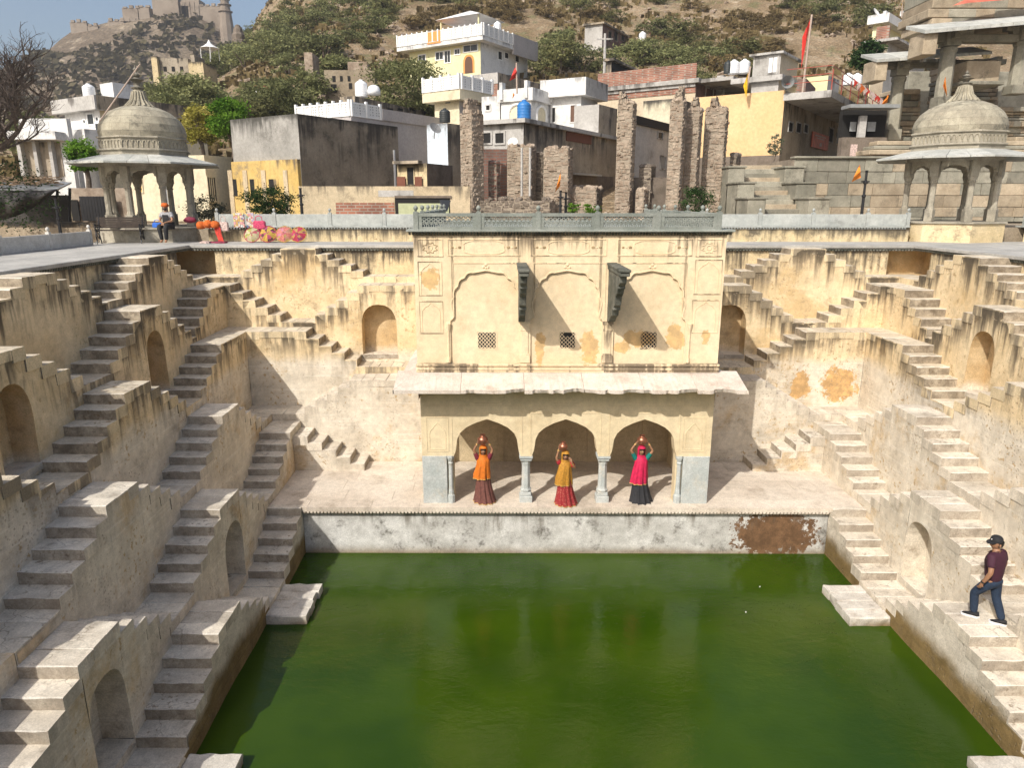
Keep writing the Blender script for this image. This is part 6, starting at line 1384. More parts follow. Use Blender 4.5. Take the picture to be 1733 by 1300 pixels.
for i in range(5200):
    y=random.uniform(185,334); x=random.uniform(-360,-60); z=far_z(x,y)
    if mn.noise(Vector((x*.02,y*.02,5)))<-.25: continue
    s=random.uniform(.9,2.4); t=random.random()
    for q in range(5):
        c=Vector((x,y,z+s*.3))+Vector((random.gauss(0,s*.5),random.gauss(0,s*.5),random.uniform(0,s*.6))); a=Vector((random.uniform(-1,1),random.uniform(-1,1),random.uniform(-1,1))).normalized(); b=a.orthogonal()*s*.5; a=a*s*.5
        m.v+=[c-a,c+b,c+a,c-b]; k=len(m.v); m.f.append((k-4,k-3,k-2,k-1)); m.d+=[9.]*4; tv+=[t]*4
leafmat('leaf_far',(.085,.075,.045),(.17,.145,.085)); leafobj('far_scrub',m,tv,'leaf_far',kind='stuff',label='brown scrub covering the far fort hill',cat='scrub')
# ---- individual trees and shrubs
def tree(name,label,c,h,rad,mat,n,leaf,ncl,tr=.14,seed=1,crown_z=None,nl=5,bark='bark',flat_=.6,droop=0.):
    random.seed(seed); c=Vector(c); th=thing(name,label,'tree' if 'tree' in name else 'shrub',c)
    cz=h-rad[2] if crown_z is None else crown_z
    m=M(); m.tube([c+Vector((0,0,-.4)),c+Vector((.1,0,cz*.4)),c+Vector((0,.1,cz*.9))],[tr,tr*.8,tr*.6],8); tk=obj('trunk',m,bark,th)
    for i in range(nl):
        a=6.28*i/nl+random.uniform(-.4,.4); m=M(); m.tube([c+Vector((0,0,cz*.6)),c+Vector((math.cos(a)*rad[0]*.35,math.sin(a)*rad[1]*.35,cz)),c+Vector((math.cos(a)*rad[0]*.7,math.sin(a)*rad[1]*.7,cz+rad[2]*.5))],[tr*.5,tr*.3,tr*.1],5); obj('limb',m,bark,tk)
    m=M(); t=[]; cloud(m,c+Vector((0,0,cz)),rad,n,leaf,ncl,t,flat_,droop=droop); leafobj('crown',m,t,mat,th); return th
P=lambda x,y,Y:atY(x,y,Y)
def tr(name,label,xc,yb,yt,wpx,Y,mat,n,leaf,ncl,seed,**k):
    b=P(xc,yb,Y); t=P(xc,yt,Y); w=(P(xc+wpx/2,yb,Y)-P(xc-wpx/2,yb,Y)).length/2; h=t.z-b.z
    return tree(name,label,b,h,(w*.8,w*.8,h*.62 if 'shrub' in name else min(h*.42,w*.9)),mat,n,leaf,ncl,seed=seed,crown_z=h*.45 if 'shrub' in name else None,**k)
tr('leafy_tree','rounded yellow-leaved tree behind the grey concrete house',344,290,178,70,39,'leaf_yellow',5200,.16,60,41)
tr('leafy_tree','bright green tree beside the yellow-leaved one, over the concrete house corner',396,290,166,74,38,'leaf_bright',6200,.17,60,42,droop=.5)
tr('leafy_tree','dark green bushy tree just left of the domed kiosk',150,330,236,62,33,'leaf_bright',4200,.14,50,43)
tr('acacia_tree','broad feathery acacia below the white villa',690,215,103,165,58,'leaf_acacia',9000,.24,80,44,flat_=.45)
tr('acacia_tree','feathery acacia on the slope beside the ruined gateway',575,150,95,80,66,'leaf_acacia',4200,.26,50,45,flat_=.45)
tr('acacia_tree','low acacia above the lilac house, under the ruin wall',480,225,135,130,60,'leaf_acacia',7000,.26,70,46,flat_=.5)
tr('acacia_tree','wide acacia thicket on the slope behind the kiosk dome',330,225,130,150,64,'leaf_acacia',7500,.28,70,47,flat_=.5)
tr('acacia_tree','acacia on the skyline spur near the dark shrine',470,120,50,110,96,'leaf_acacia',4200,.36,50,48,flat_=.5)
tr('acacia_tree','acacia above the white house roofs left of its tanks',70,290,190,120,57,'leaf_acacia',5200,.26,60,71,flat_=.5)
tr('acacia_tree','acacia between the white tanks and the ruined hall on the slope',235,250,168,110,62,'leaf_acacia',5200,.27,60,72,flat_=.5)
tr('acacia_tree','low acacia right of the bright green tree, above the concrete house wall',440,235,168,90,56,'leaf_olive',4200,.25,50,73,flat_=.5)
tr('acacia_tree','acacia hugging the ruined gateway pier on the slope',520,205,120,90,61,'leaf_acacia',4200,.25,50,74,flat_=.5)
tr('leafy_tree','dark creeper-clad tree beside the temple below the laundry house',1462,180,70,58,52,'leaf_dark',4200,.24,50,49)
tr('leafy_tree','sparse yellowish tree on the slope right of the white villa',948,118,58,60,82,'leaf_olive',1500,.35,40,50)
tr('garden_shrub','dense dark green shrub behind the vendor\'s railing',458,362,318,92,27.2,'leaf_dark',5200,.085,60,51,nl=4,tr=.05)
tr('garden_shrub','dark shrub at the foot of the last rubble pillar',1180,362,318,64,28.4,'leaf_dark',2600,.085,40,52,nl=4,tr=.05)
tr('garden_shrub','grey-green flowering shrub behind the shaded kiosk columns',350,372,334,72,28.,'leaf_grey',2400,.085,40,53,nl=4,tr=.04)
tr('garden_shrub','small bright weed clump on the rubble heap',1000,360,345,40,28.5,'leaf_bright',600,.09,14,54,nl=3,tr=.02)
tr('garden_shrub','small bright weed clump at the edge of the ruins, beside the flag posts',970,358,345,30,28.3,'leaf_bright',420,.09,12,55,nl=3,tr=.02)
tr('garden_shrub','pale creeper shrub on the stone hut wall beside the balcony house',1310,262,228,30,35.2,'leaf_grey',700,.1,20,56,nl=3,tr=.03)
# bare tree leaning in from the edge
def baretree():
    random.seed(64); c=P(-45,378,24.2); th=thing('bare_tree','leafless thorny tree with dense brown twigs reaching in from the picture edge','tree',c)
    tk=M(); br=M(); tw=M()
    def grow(p,d,L,r,lv):
        pts=[p]; q=p
        for i in range(4):
            d=(d+Vector((random.uniform(-.25,.25),random.uniform(-.2,.2),random.uniform(-.14,.24)))).normalized(); q=q+d*L/4; pts.append(q)
        (tk if lv==0 else br if lv<3 else tw).tube(pts,[r,r*.9,r*.78,r*.68,r*.58],7 if lv<2 else 4 if lv<3 else 3,False)
        if lv<5:
            for i in range([6,6,5,5,4][lv]):
                t=random.choice(pts[1:]) if lv else pts[random.randint(2,4)]; a=Vector((random.uniform(-.7,1.3) if lv<2 else random.uniform(-1,1),random.uniform(-.8,.8),random.uniform(-.35,.9)))
                grow(t,(d*.8+a.normalized()*.9).normalized(),L*random.uniform(.5,.72),r*.5,lv+1)
    grow(c,Vector((.22,.05,1)),3.0,.19,0)
    obj('trunk',tk,'bark_grey',th); obj('limbs',br,'bark_grey',th,kind='stuff'); obj('twigs',tw,'bark_grey',th,kind='stuff')
    m=M(); t=[]; cloud(m,P(10,335,24.5),(1.5,1.,1.3),1500,.1,40,t); leafobj('leaves',m,t,'leaf_dark',th)
baretree()
# tarpaulin stall at the edge
flat('tarp',(.045,.04,.036),.75,.3,3.); flat('straw',(.26,.18,.11),.9,.4,6.)
def stall():
    th=thing('tarpaulin_stall','dark tarpaulin stall with brushwood on its roof at the picture edge','stall',P(50,385,26.5))
    m=M(); n=14; k=8
    for i in range(n+1):
        t=i/n
        for j in range(k+1):
            s=j/k; x=-30+128*t; yt=316+4*t; yb=375-55*t**2.2
            p=P(x,yt+(yb-yt)*s,26.4-.5*math.sin(s*3.1)+.12*math.sin(t*17+s*5)); m.v.append(p); m.d.append(9.)
    for i in range(n):
        for j in range(k): a=i*(k+1)+j; m.f.append((a,a+1,a+k+2,a+k+1))
    obj('tarpaulin',m,'tarp',th,smooth=True)
    m=M(); a,b,c,d=P(-30,320,26.2),P(97,320,26.2),P(121,308,28.2),P(-30,303,28.6); q=[a,b,c,d]; m.add(q+[v-Vector((0,0,.05)) for v in q],[(0,1,2,3),(7,6,5,4),(0,4,5,1),(1,5,6,2),(2,6,7,3),(3,7,4,0)]); obj('roof_sheet',m,'metal_grey',th)
    m=M(); random.seed(4)
    for i in range(420):
        p=P(random.uniform(-20,95),random.uniform(300,314),random.uniform(26.6,28.2)); e=p+Vector((random.uniform(-.5,.5),random.uniform(-.3,.3),random.uniform(-.06,.1))); m.tube([p,e],.012,3,False)
    obj('brushwood',m,'straw',th,kind='stuff')
    for x in(97,118): m=M(); m.tube([P(x,318,26.6),P(x,376,26.6)],.05,6); obj('stall_post',m,'iron',th)
    m=M(); p=P(-40,330,28.8); q=P(120,376,28.8); m.box(p.x,28.8,q.z,q.x,28.9,p.z); obj('stall_back',m,'tarp',th)
stall()
plaster('brown_wall',(.26,.19,.12),(.34,.26,.17),sc=1.,grime=(.04,.035,.03),gamt=.9,gsc=1.2,streak=(.03,.028,.025),slen=.5,topdark=(.03,.03,.03))
fplane('old_wall','stained brown low wall behind the pale railing under the tarpaulin','wall',-60,376,205,26.2,7.2,'brown_wall')
# lamp posts and flags
def lamp(x,yb,yt,Y,label):
    b=P(x,yb,Y); t=P(x,yt,Y); h=t.z-b.z; m=M(); m.lathe([(.09,0),(.09,.12),(.055,.16),(.05,h*.45),(.075,h*.47),(.075,h*.5),(.045,h*.52),(.04,h*.72),(.085,h*.74),(.085,h*.78),(.04,h*.8),(.04,h*.95),(.06,h)],b,8); m.box(b.x-.14,b.y-.02,b.z+h*.76,b.x+.14,b.y+.02,b.z+h*.79)
    return obj('lamp_post',m,'iron',label=label,cat='post',group='black iron posts')
lamp(104,404,335,23.9,'black iron post in front of the tarpaulin stall'); lamp(512,372,318,25.7,'black iron post by the dark shrub and the yellow wall'); lamp(1457,372,288,25.8,'black iron post carrying an orange flag before the terrace wall'); lamp(948,372,322,26.2,'black iron post with an orange flag in front of the ruins'); lamp(957,372,325,26.6,'shorter black iron post just right of the ruin flag')
flat('flag_red',(.62,.03,.02),.8,.25,5.); flat('flag_orange',(.80,.24,.02),.8,.25,5.); flat('flag_yellow',(.82,.50,.02),.8,.25,5.)
def flag(pts,Y,mat,label,pole=None):
    b=P(*pts[0],Y); th=thing('flag',label,'flag',b,'temple flags'); m=M(); n=8
    (ax,ay),(bx,by),(cx,cy)=pts
    for i in range(n+1):
        t=i/n
        for j in range(n+1):
            s=j/n*(1-t); x=ax+(bx-ax)*t+(cx-ax)*s; y=ay+(by-ay)*t+(cy-ay)*s; m.v.append(P(x,y,Y+.12*math.sin(t*7+s*9)*min(1,Y/40))); m.d.append(9.)
    for i in range(n):
        for j in range(n): a=i*(n+1)+j; m.f.append((a,a+1,a+n+2,a+n+1))
    obj('cloth',m,mat,th,smooth=True)
    if pole: q=M(); q.tube([P(*pole[0],Y+.02),P(*pole[1],Y+.02)],.025 if Y<30 else .05,6); obj('pole',q,'pole_wood',th)
flag([(1373,28),(1356,115),(1358,62)],39,'flag_red','tall red flag rising above the red-railed balcony',[(1374,24),(1357,165)])
flag([(873,110),(862,137),(875,130)],44,'flag_red','red flag fluttering in front of the white arched house',[(874,106),(875,158)])
flag([(1268,118),(1263,166),(1258,145)],37.5,'flag_yellow','yellow flag hanging before the huge yellow wall',[(1270,112),(1264,150)])
flag([(1455,278),(1441,308),(1457,300)],25.6,'flag_orange','orange flag on the black post before the terrace wall')
flag([(949,290),(939,326),(948,314)],26.1,'flag_orange','orange flag on the black post in front of the ruins')
flag([(1600,128),(1603,165),(1596,145)],33.,'flag_orange','orange flag hung on the middle temple column')
flag([(1504,158),(1488,182),(1502,172)],35.4,'flag_orange','orange flag hung on the outer temple column')
flag([(868,156),(867,168),(871,160)],44,'flag_orange','small orange flag under the red one on the white house pole')
flag([(1530,-4),(1524,12),(1527,2)],70,'flag_yellow','tiny yellow flag above the laundry house',[(1528,-8),(1526,30)])
flag([(444,205),(446,200),(440,199)],36,'flag_orange','tiny orange flag above the grey concrete house',[(443,196),(443,206)]) if False else None
# electricity pole on the hillside
m=M(); a=P(1024,110,66); b=P(1024,56,66); m.tube([a-Vector((0,0,3)),b],[.16,.11],7); m.box(b.x-.7,b.y-.05,b.z-.5,b.x+.7,b.y+.05,b.z-.38); obj('power_pole',m,'concrete_light',label='slim concrete power pole standing before the grey hillside ruin',cat='pole')
# ruins, tent and shrine on the hill; fort on the ridge
def hbox(th,name,x0,y0,x1,y1,Y,dp,mat,parent=None,zlow=None):
    p=P(x0,y0,Y); q=P(x1,y1,Y); m=M(); m.box(p.x,Y,q.z if zlow is None else zlow,q.x,Y+dp,p.z); return obj(name,m,mat,parent or th)
plaster('ruin_wall',(.30,.26,.2),(.42,.36,.28),sc=.5,grime=(.08,.07,.06),gamt=.8,gsc=.7,streak=(.06,.05,.04),slen=1.6,sfreq=2.)
th=thing('ruined_palace','black-stained ruined hall with ochre end walls above the kiosk dome','ruin',P(300,140,88))
hbox(th,'wall',268,98,322,142,88,4,'ruin_wall'); hbox(th,'end_wall',255,94,271,150,87.5,3,'cream_ochre' if 'cream_ochre' in MAT else 'low_yellow'); hbox(th,'end_wall',318,104,346,134,87,4,'low_yellow'); 
for x in(276,290,304): hbox(th,'niche',x,112,x+6,120,87.95,.1,'dark_hole')
hbox(th,'stub',322,92,330,108,87.5,3,'ruin_wall')
th=thing('ruined_gateway','crumbling pale rubble ruin with tall broken pier on the slope','ruin',P(580,165,62))
hbox(th,'pier',514,88,531,135,62,2.2,'rubble'); hbox(th,'wall',548,118,636,172,62,1.5,'ruin_pale' if 'ruin_pale' in MAT else 'temple_buff'); hbox(th,'broken_wall',588,104,622,120,62.2,1.2,'rubble'); hbox(th,'broken_wall',535,128,552,150,62.3,1.6,'rubble')
for x,y,w,h in((562,128,6,10),(575,128,5,9),(588,128,5,9),(560,142,10,14),(590,140,6,10)): hbox(th,'niche',x,y,x+w,y+h,61.97,.1,'dark_hole')
p=P(355,86,92); m=M(); 
for i in range(8):
    a,b=i*math.pi/4,(i+1)*math.pi/4
    pr=[(1.15,.3),(.7,.5),(.28,.8),(.02,1.25)]
    for (r0,z0),(r1,z1) in zip(pr[:-1],pr[1:]): m.add([p+Vector((r0*math.cos(a),r0*math.sin(a),z0)),p+Vector((r0*math.cos(b),r0*math.sin(b),z0)),p+Vector((r1*math.cos(b),r1*math.sin(b),z1)),p+Vector((r1*math.cos(a),r1*math.sin(a),z1))],[(0,1,2,3)])
th=thing('tent','small white peaked tent among the hillside trees','tent',p); obj('canopy',m,'white_paint',th)
for i in range(4): m=M(); a=i*math.pi/2+.4; m.tube([p+Vector((1.0*math.cos(a),1.0*math.sin(a),-1)),p+Vector((1.0*math.cos(a),1.0*math.sin(a),.35)),],.04,5); obj('tent_pole',m,'white_paint',th)
p=P(405,78,120); th=thing('shrine_spire','dark weathered stepped shrine spire on the hill skyline','shrine',p); m=M(); m.lathe([(1.15,-3),(1.15,.8),(1.0,.9),(1.0,1.6),(.8,1.9),(.7,2.4),(.48,2.8),(.42,2.95),(.12,3.1)],p,8); obj('spire',m,'rubble_dark',th)
th=thing('red_roof_shed','low shed with red tin roof among the acacias','shed',P(450,155,64)); hbox(th,'wall',432,150,470,156,64,3,'white_house'); hbox(th,'roof',430,144,472,150,63.6,3.4,'red_rail')
plaster('fort_stone',(.23,.185,.145),(.30,.25,.20),sc=.12,grime=(.1,.08,.065),gamt=.7,gsc=.2,bump=.2)
ft=thing('hill_fort','long ruined fort wall with arched openings along the far ridge','fort',P(290,30,328))
for x0,y0,x1,dp,n_ in((118,34,148,12,'bastion'),(148,40,166,8,'wall'),(182,32,232,10,'wall'),(206,10,238,14,'hall'),(232,8,256,10,'bastion'),(256,-8,306,14,'keep'),(306,6,322,10,'wall'),(336,6,376,10,'wall')):
    zl=P((x0+x1)/2,y0,326).z-22; hbox(ft,n_,x0,y0+3,x1,50,326,dp,'fort_stone',zlow=zl)
    p_=P(x0,y0+3,326); q_=P(x1,y0+3,326); m=M(); k_=max(2,int((q_.x-p_.x)/2.2))
    for i in range(k_):
        xx=p_.x+(q_.x-p_.x)*(i+.2)/k_; m.box(xx,325.8,p_.z-.1,xx+(q_.x-p_.x)*.6/k_,326.8,p_.z+random.uniform(.5,1.3))
    obj('battlement',m,'fort_stone',ft,kind='stuff')
zt_=P(320,2,326); zb_=P(320,17,326); xs=[P(x,5,326).x for x in(306,313,315,320,322.5,327.5,330,336)]
for i in range(0,8,2): m=M(); m.box(xs[i]-.2,326,zb_.z-14,xs[i+1]+.2,334,zt_.z); obj('arch_pier',m,'fort_stone',ft)
m=M(); m.box(xs[0],326.5,P(320,2,326).z-.2,xs[-1],333,P(320,-3,326).z); obj('arch_head',m,'fort_stone',ft); m=M(); m.box(xs[0],326.5,zb_.z-14,xs[-1],333,zb_.z); obj('arch_sill',m,'fort_stone',ft)
p=P(384,46,318); t_=P(384,0,318); h=t_.z-p.z; mt=thing('minaret','slender banded stone watchtower at the end of the fort wall','tower',p)
m=M(); m.lathe([(3.0,-14),(2.8,0),(2.3,h*.55),(2.9,h*.57),(2.9,h*.6),(2.1,h*.62),(2.0,h*.8),(2.6,h*.82),(2.6,h*.85),(1.7,h*.87),(1.7,h),(2.2,h*1.02),(1.6,h*1.12),(.2,h*1.22)],p,10); obj('shaft',m,'fort_stone',mt)

# ---- the dusty air over the valley
hz=bpy.data.materials.new('haze_air'); hz.use_nodes=True; t=hz.node_tree; t.nodes.clear(); v=t.nodes.new('ShaderNodeVolumePrincipled'); v.inputs['Color'].default_value=(.90,.91,.93,1); v.inputs['Density'].default_value=.0005; v.inputs['Anisotropy'].default_value=.3
o_=t.nodes.new('ShaderNodeOutputMaterial'); t.links.new(v.outputs[0],o_.inputs['Volume'])
m=M(); m.box(-460,-60,-6,260,420,140); hb=obj('haze',m,hz,kind='stuff',label='thin dusty haze filling the valley air',cat='haze')
# ================================================================= people
random.seed(3)
flat('skin',(.30,.155,.085),.55,.12,20.,.05,Subsurface_Weight=.05) 
flat('hair',(.012,.010,.009),.5,.2); flat('blouse_maroon',(.16,.015,.03),.8,.2); flat('blouse_red',(.40,.02,.03),.8,.2); flat('blouse_teal',(.0,.17,.14),.8,.2)
flat('veil_orange',(.58,.15,.008),.75,.22,14.,.3); flat('veil_yellow',(.42,.20,.02),.75,.3,22.,.3); flat('veil_pink',(.52,.008,.065),.75,.22,14.,.3); flat('skirt_brown',(.15,.055,.042),.8,.3,16.,.3); flat('skirt_black',(.022,.022,.026),.8,.3,16.,.3)
flat('copper',(.36,.15,.09),.35,.25,12.,.1,metal=.7); flat('gold_trim',(.62,.40,.12),.6); flat('denim',(.012,.026,.055),.85,.25,25.,.3); flat('polo',(.045,.008,.022),.8,.15,25.,.2); flat('black_cloth',(.012,.012,.014),.8,.2); flat('shoe_white',(.7,.7,.7),.6,.05); flat('shirt_grey',(.33,.33,.34),.8,.5,14.); flat('lip',(.28,.07,.06),.5); flat('eye_dark',(.02,.015,.012),.3)
g=G('skirt_red'); v=g.vor(26.); g.out(g.mix(g.step(v.outputs[0],.2,.34,1.,0.),(.27,.018,.022),(.42,.16,.10)),.8,g.bump(g.noise(60.,3),.006,.3))
def skin(name,jo,ed,mat,parent,root=0,sub=2,off=Vector((0,0,0))):
    """one continuous surface grown round a joint skeleton: jo = [(point,radius or (rx,ry))]"""
    o0=wloc(parent); me=bpy.data.meshes.new(name); me.from_pydata([Vector(p)-o0 for p,r in jo],ed,[]); o=bpy.data.objects.new(name,me); C.objects.link(o)
    md=o.modifiers.new('skin','SKIN'); md.use_smooth_shade=True
    for i,(p,r) in enumerate(jo): sv=me.skin_vertices[0].data[i]; sv.radius=r if hasattr(r,'__len__') else (r,r); sv.use_root=(i==root)
    s=o.modifiers.new('sub','SUBSURF'); s.levels=sub; s.render_levels=sub
    dg=bpy.context.evaluated_depsgraph_get(); me2=bpy.data.meshes.new_from_object(o.evaluated_get(dg)); C.objects.unlink(o); bpy.data.objects.remove(o)
    me2.materials.clear(); me2.materials.append(MAT[mat]); me2.shade_smooth(); n=bpy.data.objects.new(name,me2); return link(n,parent)
def loft(name,rings,n,mat,parent,fold=0.,nf=9,skip=None,close=False,ph=0.):
    """rings: (centre, rx, ry[, fold]) from bottom up; skip(ring,angle)->True leaves the cell open"""
    m=M()
    for k,rg in enumerate(rings):
        c,rx,ry=rg[:3]; fo=rg[3] if len(rg)>3 else fold
        for i in range(n):
            a=2*math.pi*i/n; w=1+fo*(math.sin(a*nf+ph+k*.22)+.5*math.sin(a*(nf*2-1)+1.3+ph)); m.v.append(Vector(c)+Vector((math.cos(a)*rx*w,math.sin(a)*ry*w,0))); m.d.append(9.)
    for k in range(len(rings)-1):
        for i in range(n):
            if skip and skip(k,360.*(i+.5)/n): continue
            m.f.append((k*n+i,k*n+(i+1)%n,(k+1)*n+(i+1)%n,(k+1)*n+i))
    if close: m.f.append(tuple((len(rings)-1)*n+i for i in range(n)))
    return obj(name,m,mat,parent,smooth=True)
def fingers(jo,ed,wi,palm,dirv,side,curl):
    """five fingers off the palm; thumb leaves its side"""
    d=Vector(dirv).normalized(); s=Vector(side).normalized(); c=Vector(curl).normalized()
    jo.append((palm,(.026,.014))); pi=len(jo)-1; ed.append((wi,pi))
    for k,(o_,L) in enumerate(((-.027,.055),(-.009,.066),(.009,.062),(.026,.048))):
        a=palm+s*o_+d*.035; b=a+d*L*.5+c*.012; e=b+d*L*.35+c*.03; i=len(jo); jo.extend([(a,.0085),(b,.0078),(e,.0065)]); ed.extend([(pi,i),(i,i+1),(i+1,i+2)])
    a=palm-s*.035+d*.0; b=a-s*.015+d*.03+c*.01; i=len(jo); jo.extend([(a,.0095),(b,.008)]); ed.extend([(pi,i),(i,i+1)])
def woman(bx,by,label,veil,skirt,blouse,headz,arms,potc,potr,potlab,facing=0.,hem=.8,tilt=0.):
    b=Vector((bx,by,PZ+.005)); th=thing('person',label,'person',b); Q=lambda x,y,z:b+Vector((x,y,z)); s=headz/1.40; sh=1.18*s
    jo=[(Q(0,0,.86*s),(.13,.10)),(Q(0,0,1.0*s),(.115,.085)),(Q(0,0,1.12*s),(.13,.09)),(Q(tilt*.4,0,1.22*s),.05),(Q(tilt*.8,-.01,1.30*s),.052),(Q(tilt,-.02,1.36*s),(.075,.085)),(Q(tilt,-.015,headz),(.078,.09)),(Q(tilt,-.005,headz+.07),(.055,.065))]
    ed=[(i,i+1) for i in range(7)]
    jo+= [(Q(tilt,-.11,headz-.035),.011)]; ed.append((5,8))                   # nose
    for sd in(-1,1):                                                          # legs under the skirt
        i=len(jo); jo+=[(Q(.075*sd,0,.78*s),.085),(Q(.08*sd,-.01,.42*s),.06),(Q(.085*sd,0,.08),.04),(Q(.09*sd,-.11,.03),.032)]; ed+=[(0,i),(i,i+1),(i+1,i+2),(i+2,i+3)]
    sl=[]
    for sd,el,wr,pd,cu in arms:
        i=len(jo); S=Q(.145*sd,0,sh); E=Q(*el); W=Q(*wr); jo+=[(S,.052),(S.lerp(E,.5),.042),(E,.036),(E.lerp(W,.6),.028),(W,.022)]; ed+=[(2,i),(i,i+1),(i+1,i+2),(i+2,i+3),(i+3,i+4)]
        pl=W+Vector(pd).normalized()*.05; fingers(jo,ed,i+4,pl,pd,Vector((0,1,0)) if abs(pd[0])>.3 else Vector((1,0,0)),cu); sl.append((S,E))
        ban=M(); dv=(W-E).normalized(); ban.tube([W-dv*.03,W-dv*.055],.03,10,False); sl.append(ban)
    body=skin('body',jo,ed,'skin',th)
    for q in sl:
        if isinstance(q,M): obj('bangle',q,'gold_trim',th)
        else:
            S,E=q; m=M(); A=S-(E-S)*.2; m.tube([A,S,S.lerp(E,.4),S.lerp(E,.66)],[.05,.066,.056,.052],12,False); obj('sleeve',m,blouse,th,smooth=True)
    loft('blouse',[(Q(0,0,.92*s),.135,.105),(Q(0,0,1.05*s),.135,.11),(Q(0,0,1.14*s),.155,.11),(Q(0,0,1.2*s),.13,.085),(Q(0,0,1.235*s),.065,.06)],20,blouse,th)
    loft('skirt',[(Q(.035,.0,.012),.265,.225,.13),(Q(.03,0,.05),.255,.215,.13),(Q(.015,0,.25*s),.215,.185,.11),(Q(0,0,.5*s),.18,.15,.08),(Q(0,0,.72*s),.16,.13,.03),(Q(0,0,.9*s),.14,.115,.0)],72,skirt,th,nf=11,ph=bx)
    loft('skirt_hem',[(Q(.035,0,.008),.269,.229,.13),(Q(.034,0,.022),.267,.227,.13)],72,'gold_trim' if skirt!='skirt_black' else 'skirt_black',th,nf=11,ph=bx)
    # veil: a wrap that falls from the shoulders to the hips, and a hood round the face
    hz=hem*s
    vl=loft('veil',[(Q(-.04,-.01,hz-.14),.205,.16,.13),(Q(-.035,-.01,hz),.20,.16,.10),(Q(-.02,-.01,.92*s),.175,.15,.07),(Q(-.005,-.01,1.05*s),.16,.14,.05),(Q(0,-.005,1.15*s),.165,.125,.025),(Q(0,0,1.21*s),.13,.10,.01),(Q(tilt*.5,.0,1.26*s),.09,.085,0.)],56,veil,th,nf=8,ph=bx*2,skip=lambda k,a:(k<2 and 300<a<330 and False))
    loft('veil_hem',[(Q(-.04,-.01,hz-.145),.208,.163,.13),(Q(-.04,-.01,hz-.128),.208,.163,.13)],56,'gold_trim',vl,nf=8,ph=bx*2)
    loft('hood',[(Q(tilt*.5,.005,1.22*s),.12,.10),(Q(tilt*.8,.01,1.29*s),.098,.10),(Q(tilt,.01,headz-.05),.102,.112),(Q(tilt,.005,headz+.01),.106,.118),(Q(tilt,.0,headz+.06),.10,.112),(Q(tilt,.0,headz+.1),.075,.085),(Q(tilt,0,headz+.125),.03,.035)],32,veil,th,skip=lambda k,a:(k in(1,2,3) and 228<a<312),close=True)
    f=M(); 
    for sd in(-1,1):
        e=M(); e.lathe([(.003,-.008),(.012,0),(.003,.008)],Q(tilt+.03*sd,-.098,headz+.0),6); obj('eye',e,'eye_dark',th)
    e=M(); e.lathe([(.003,-.005),(.02,0),(.003,.005)],Q(tilt,-.096,headz-.065),6,ey=.5); obj('mouth',e,'lip',th)
    h=M(); h.lathe([(.085,-.0),(.084,.05),(.06,.085),(.02,.1)],Q(tilt,-.005,headz+.005),14,ey=1.08); obj('hair',h,'hair',th,smooth=True)
    for sd in(-1,1):
        e=M(); e.tube([Q(.06*sd,-.1,.018),Q(.065*sd,-.2,.012)],[.035,.022],8); obj('foot_toe',e,'skin',th) if False else None
    pc=Q(*potc); pt=thing('water_pot',potlab,'pot',pc-Vector((0,0,potr)),'copper pots carried by the women'); m=M(); r=potr
    m.lathe([(r*.3,-r),(r*.75,-r*.72),(r,-r*.1),(r*.93,r*.35),(r*.55,r*.72),(r*.42,r*.8),(r*.40,r*.92),(r*.58,r*1.04),(r*.5,r*1.05),(r*.3,r*.9)],pc,24,capt=False); obj('vessel',m,'copper',pt,smooth=True)
woman(-.45,16.84,'person in orange veil and brown skirt holding a pot on the head with both hands','veil_orange','skirt_brown','blouse_maroon',1.405,[(-1,(-.235,-.02,1.40),(-.135,-.03,1.60),(.45,-.1,.75),(1,0,.2)),(1,(.235,-.02,1.40),(.145,-.03,1.59),(-.45,-.1,.75),(-1,0,.2))],(-.01,0,1.665),.135,'copper pot on the head of the person in orange')
woman(1.6,16.66,'person in mustard veil and red skirt with one hand raised to a pot','veil_yellow','skirt_red','blouse_red',1.315,[(-1,(-.225,-.03,1.24),(-.165,-.03,1.50),(.3,-.05,.9),(1,0,.1)),(1,(.245,-.07,1.0),(.155,-.14,1.16),(-.3,.1,.9),(-.6,.6,0))],(-.06,.0,1.545),.118,'pale copper pot on the head of the person in mustard yellow',hem=.74,tilt=.0)
woman(3.53,16.80,'person in crimson pink veil and black skirt with both hands on a pot','veil_pink','skirt_black','blouse_teal',1.39,[(-1,(-.27,-.02,1.40),(-.145,-.03,1.59),(.5,-.1,.7),(1,0,.2)),(1,(.28,-.02,1.37),(.155,-.03,1.585),(-.5,-.1,.7),(-1,0,.2))],(.0,0,1.65),.13,'copper pot on the head of the person in pink',hem=.66)
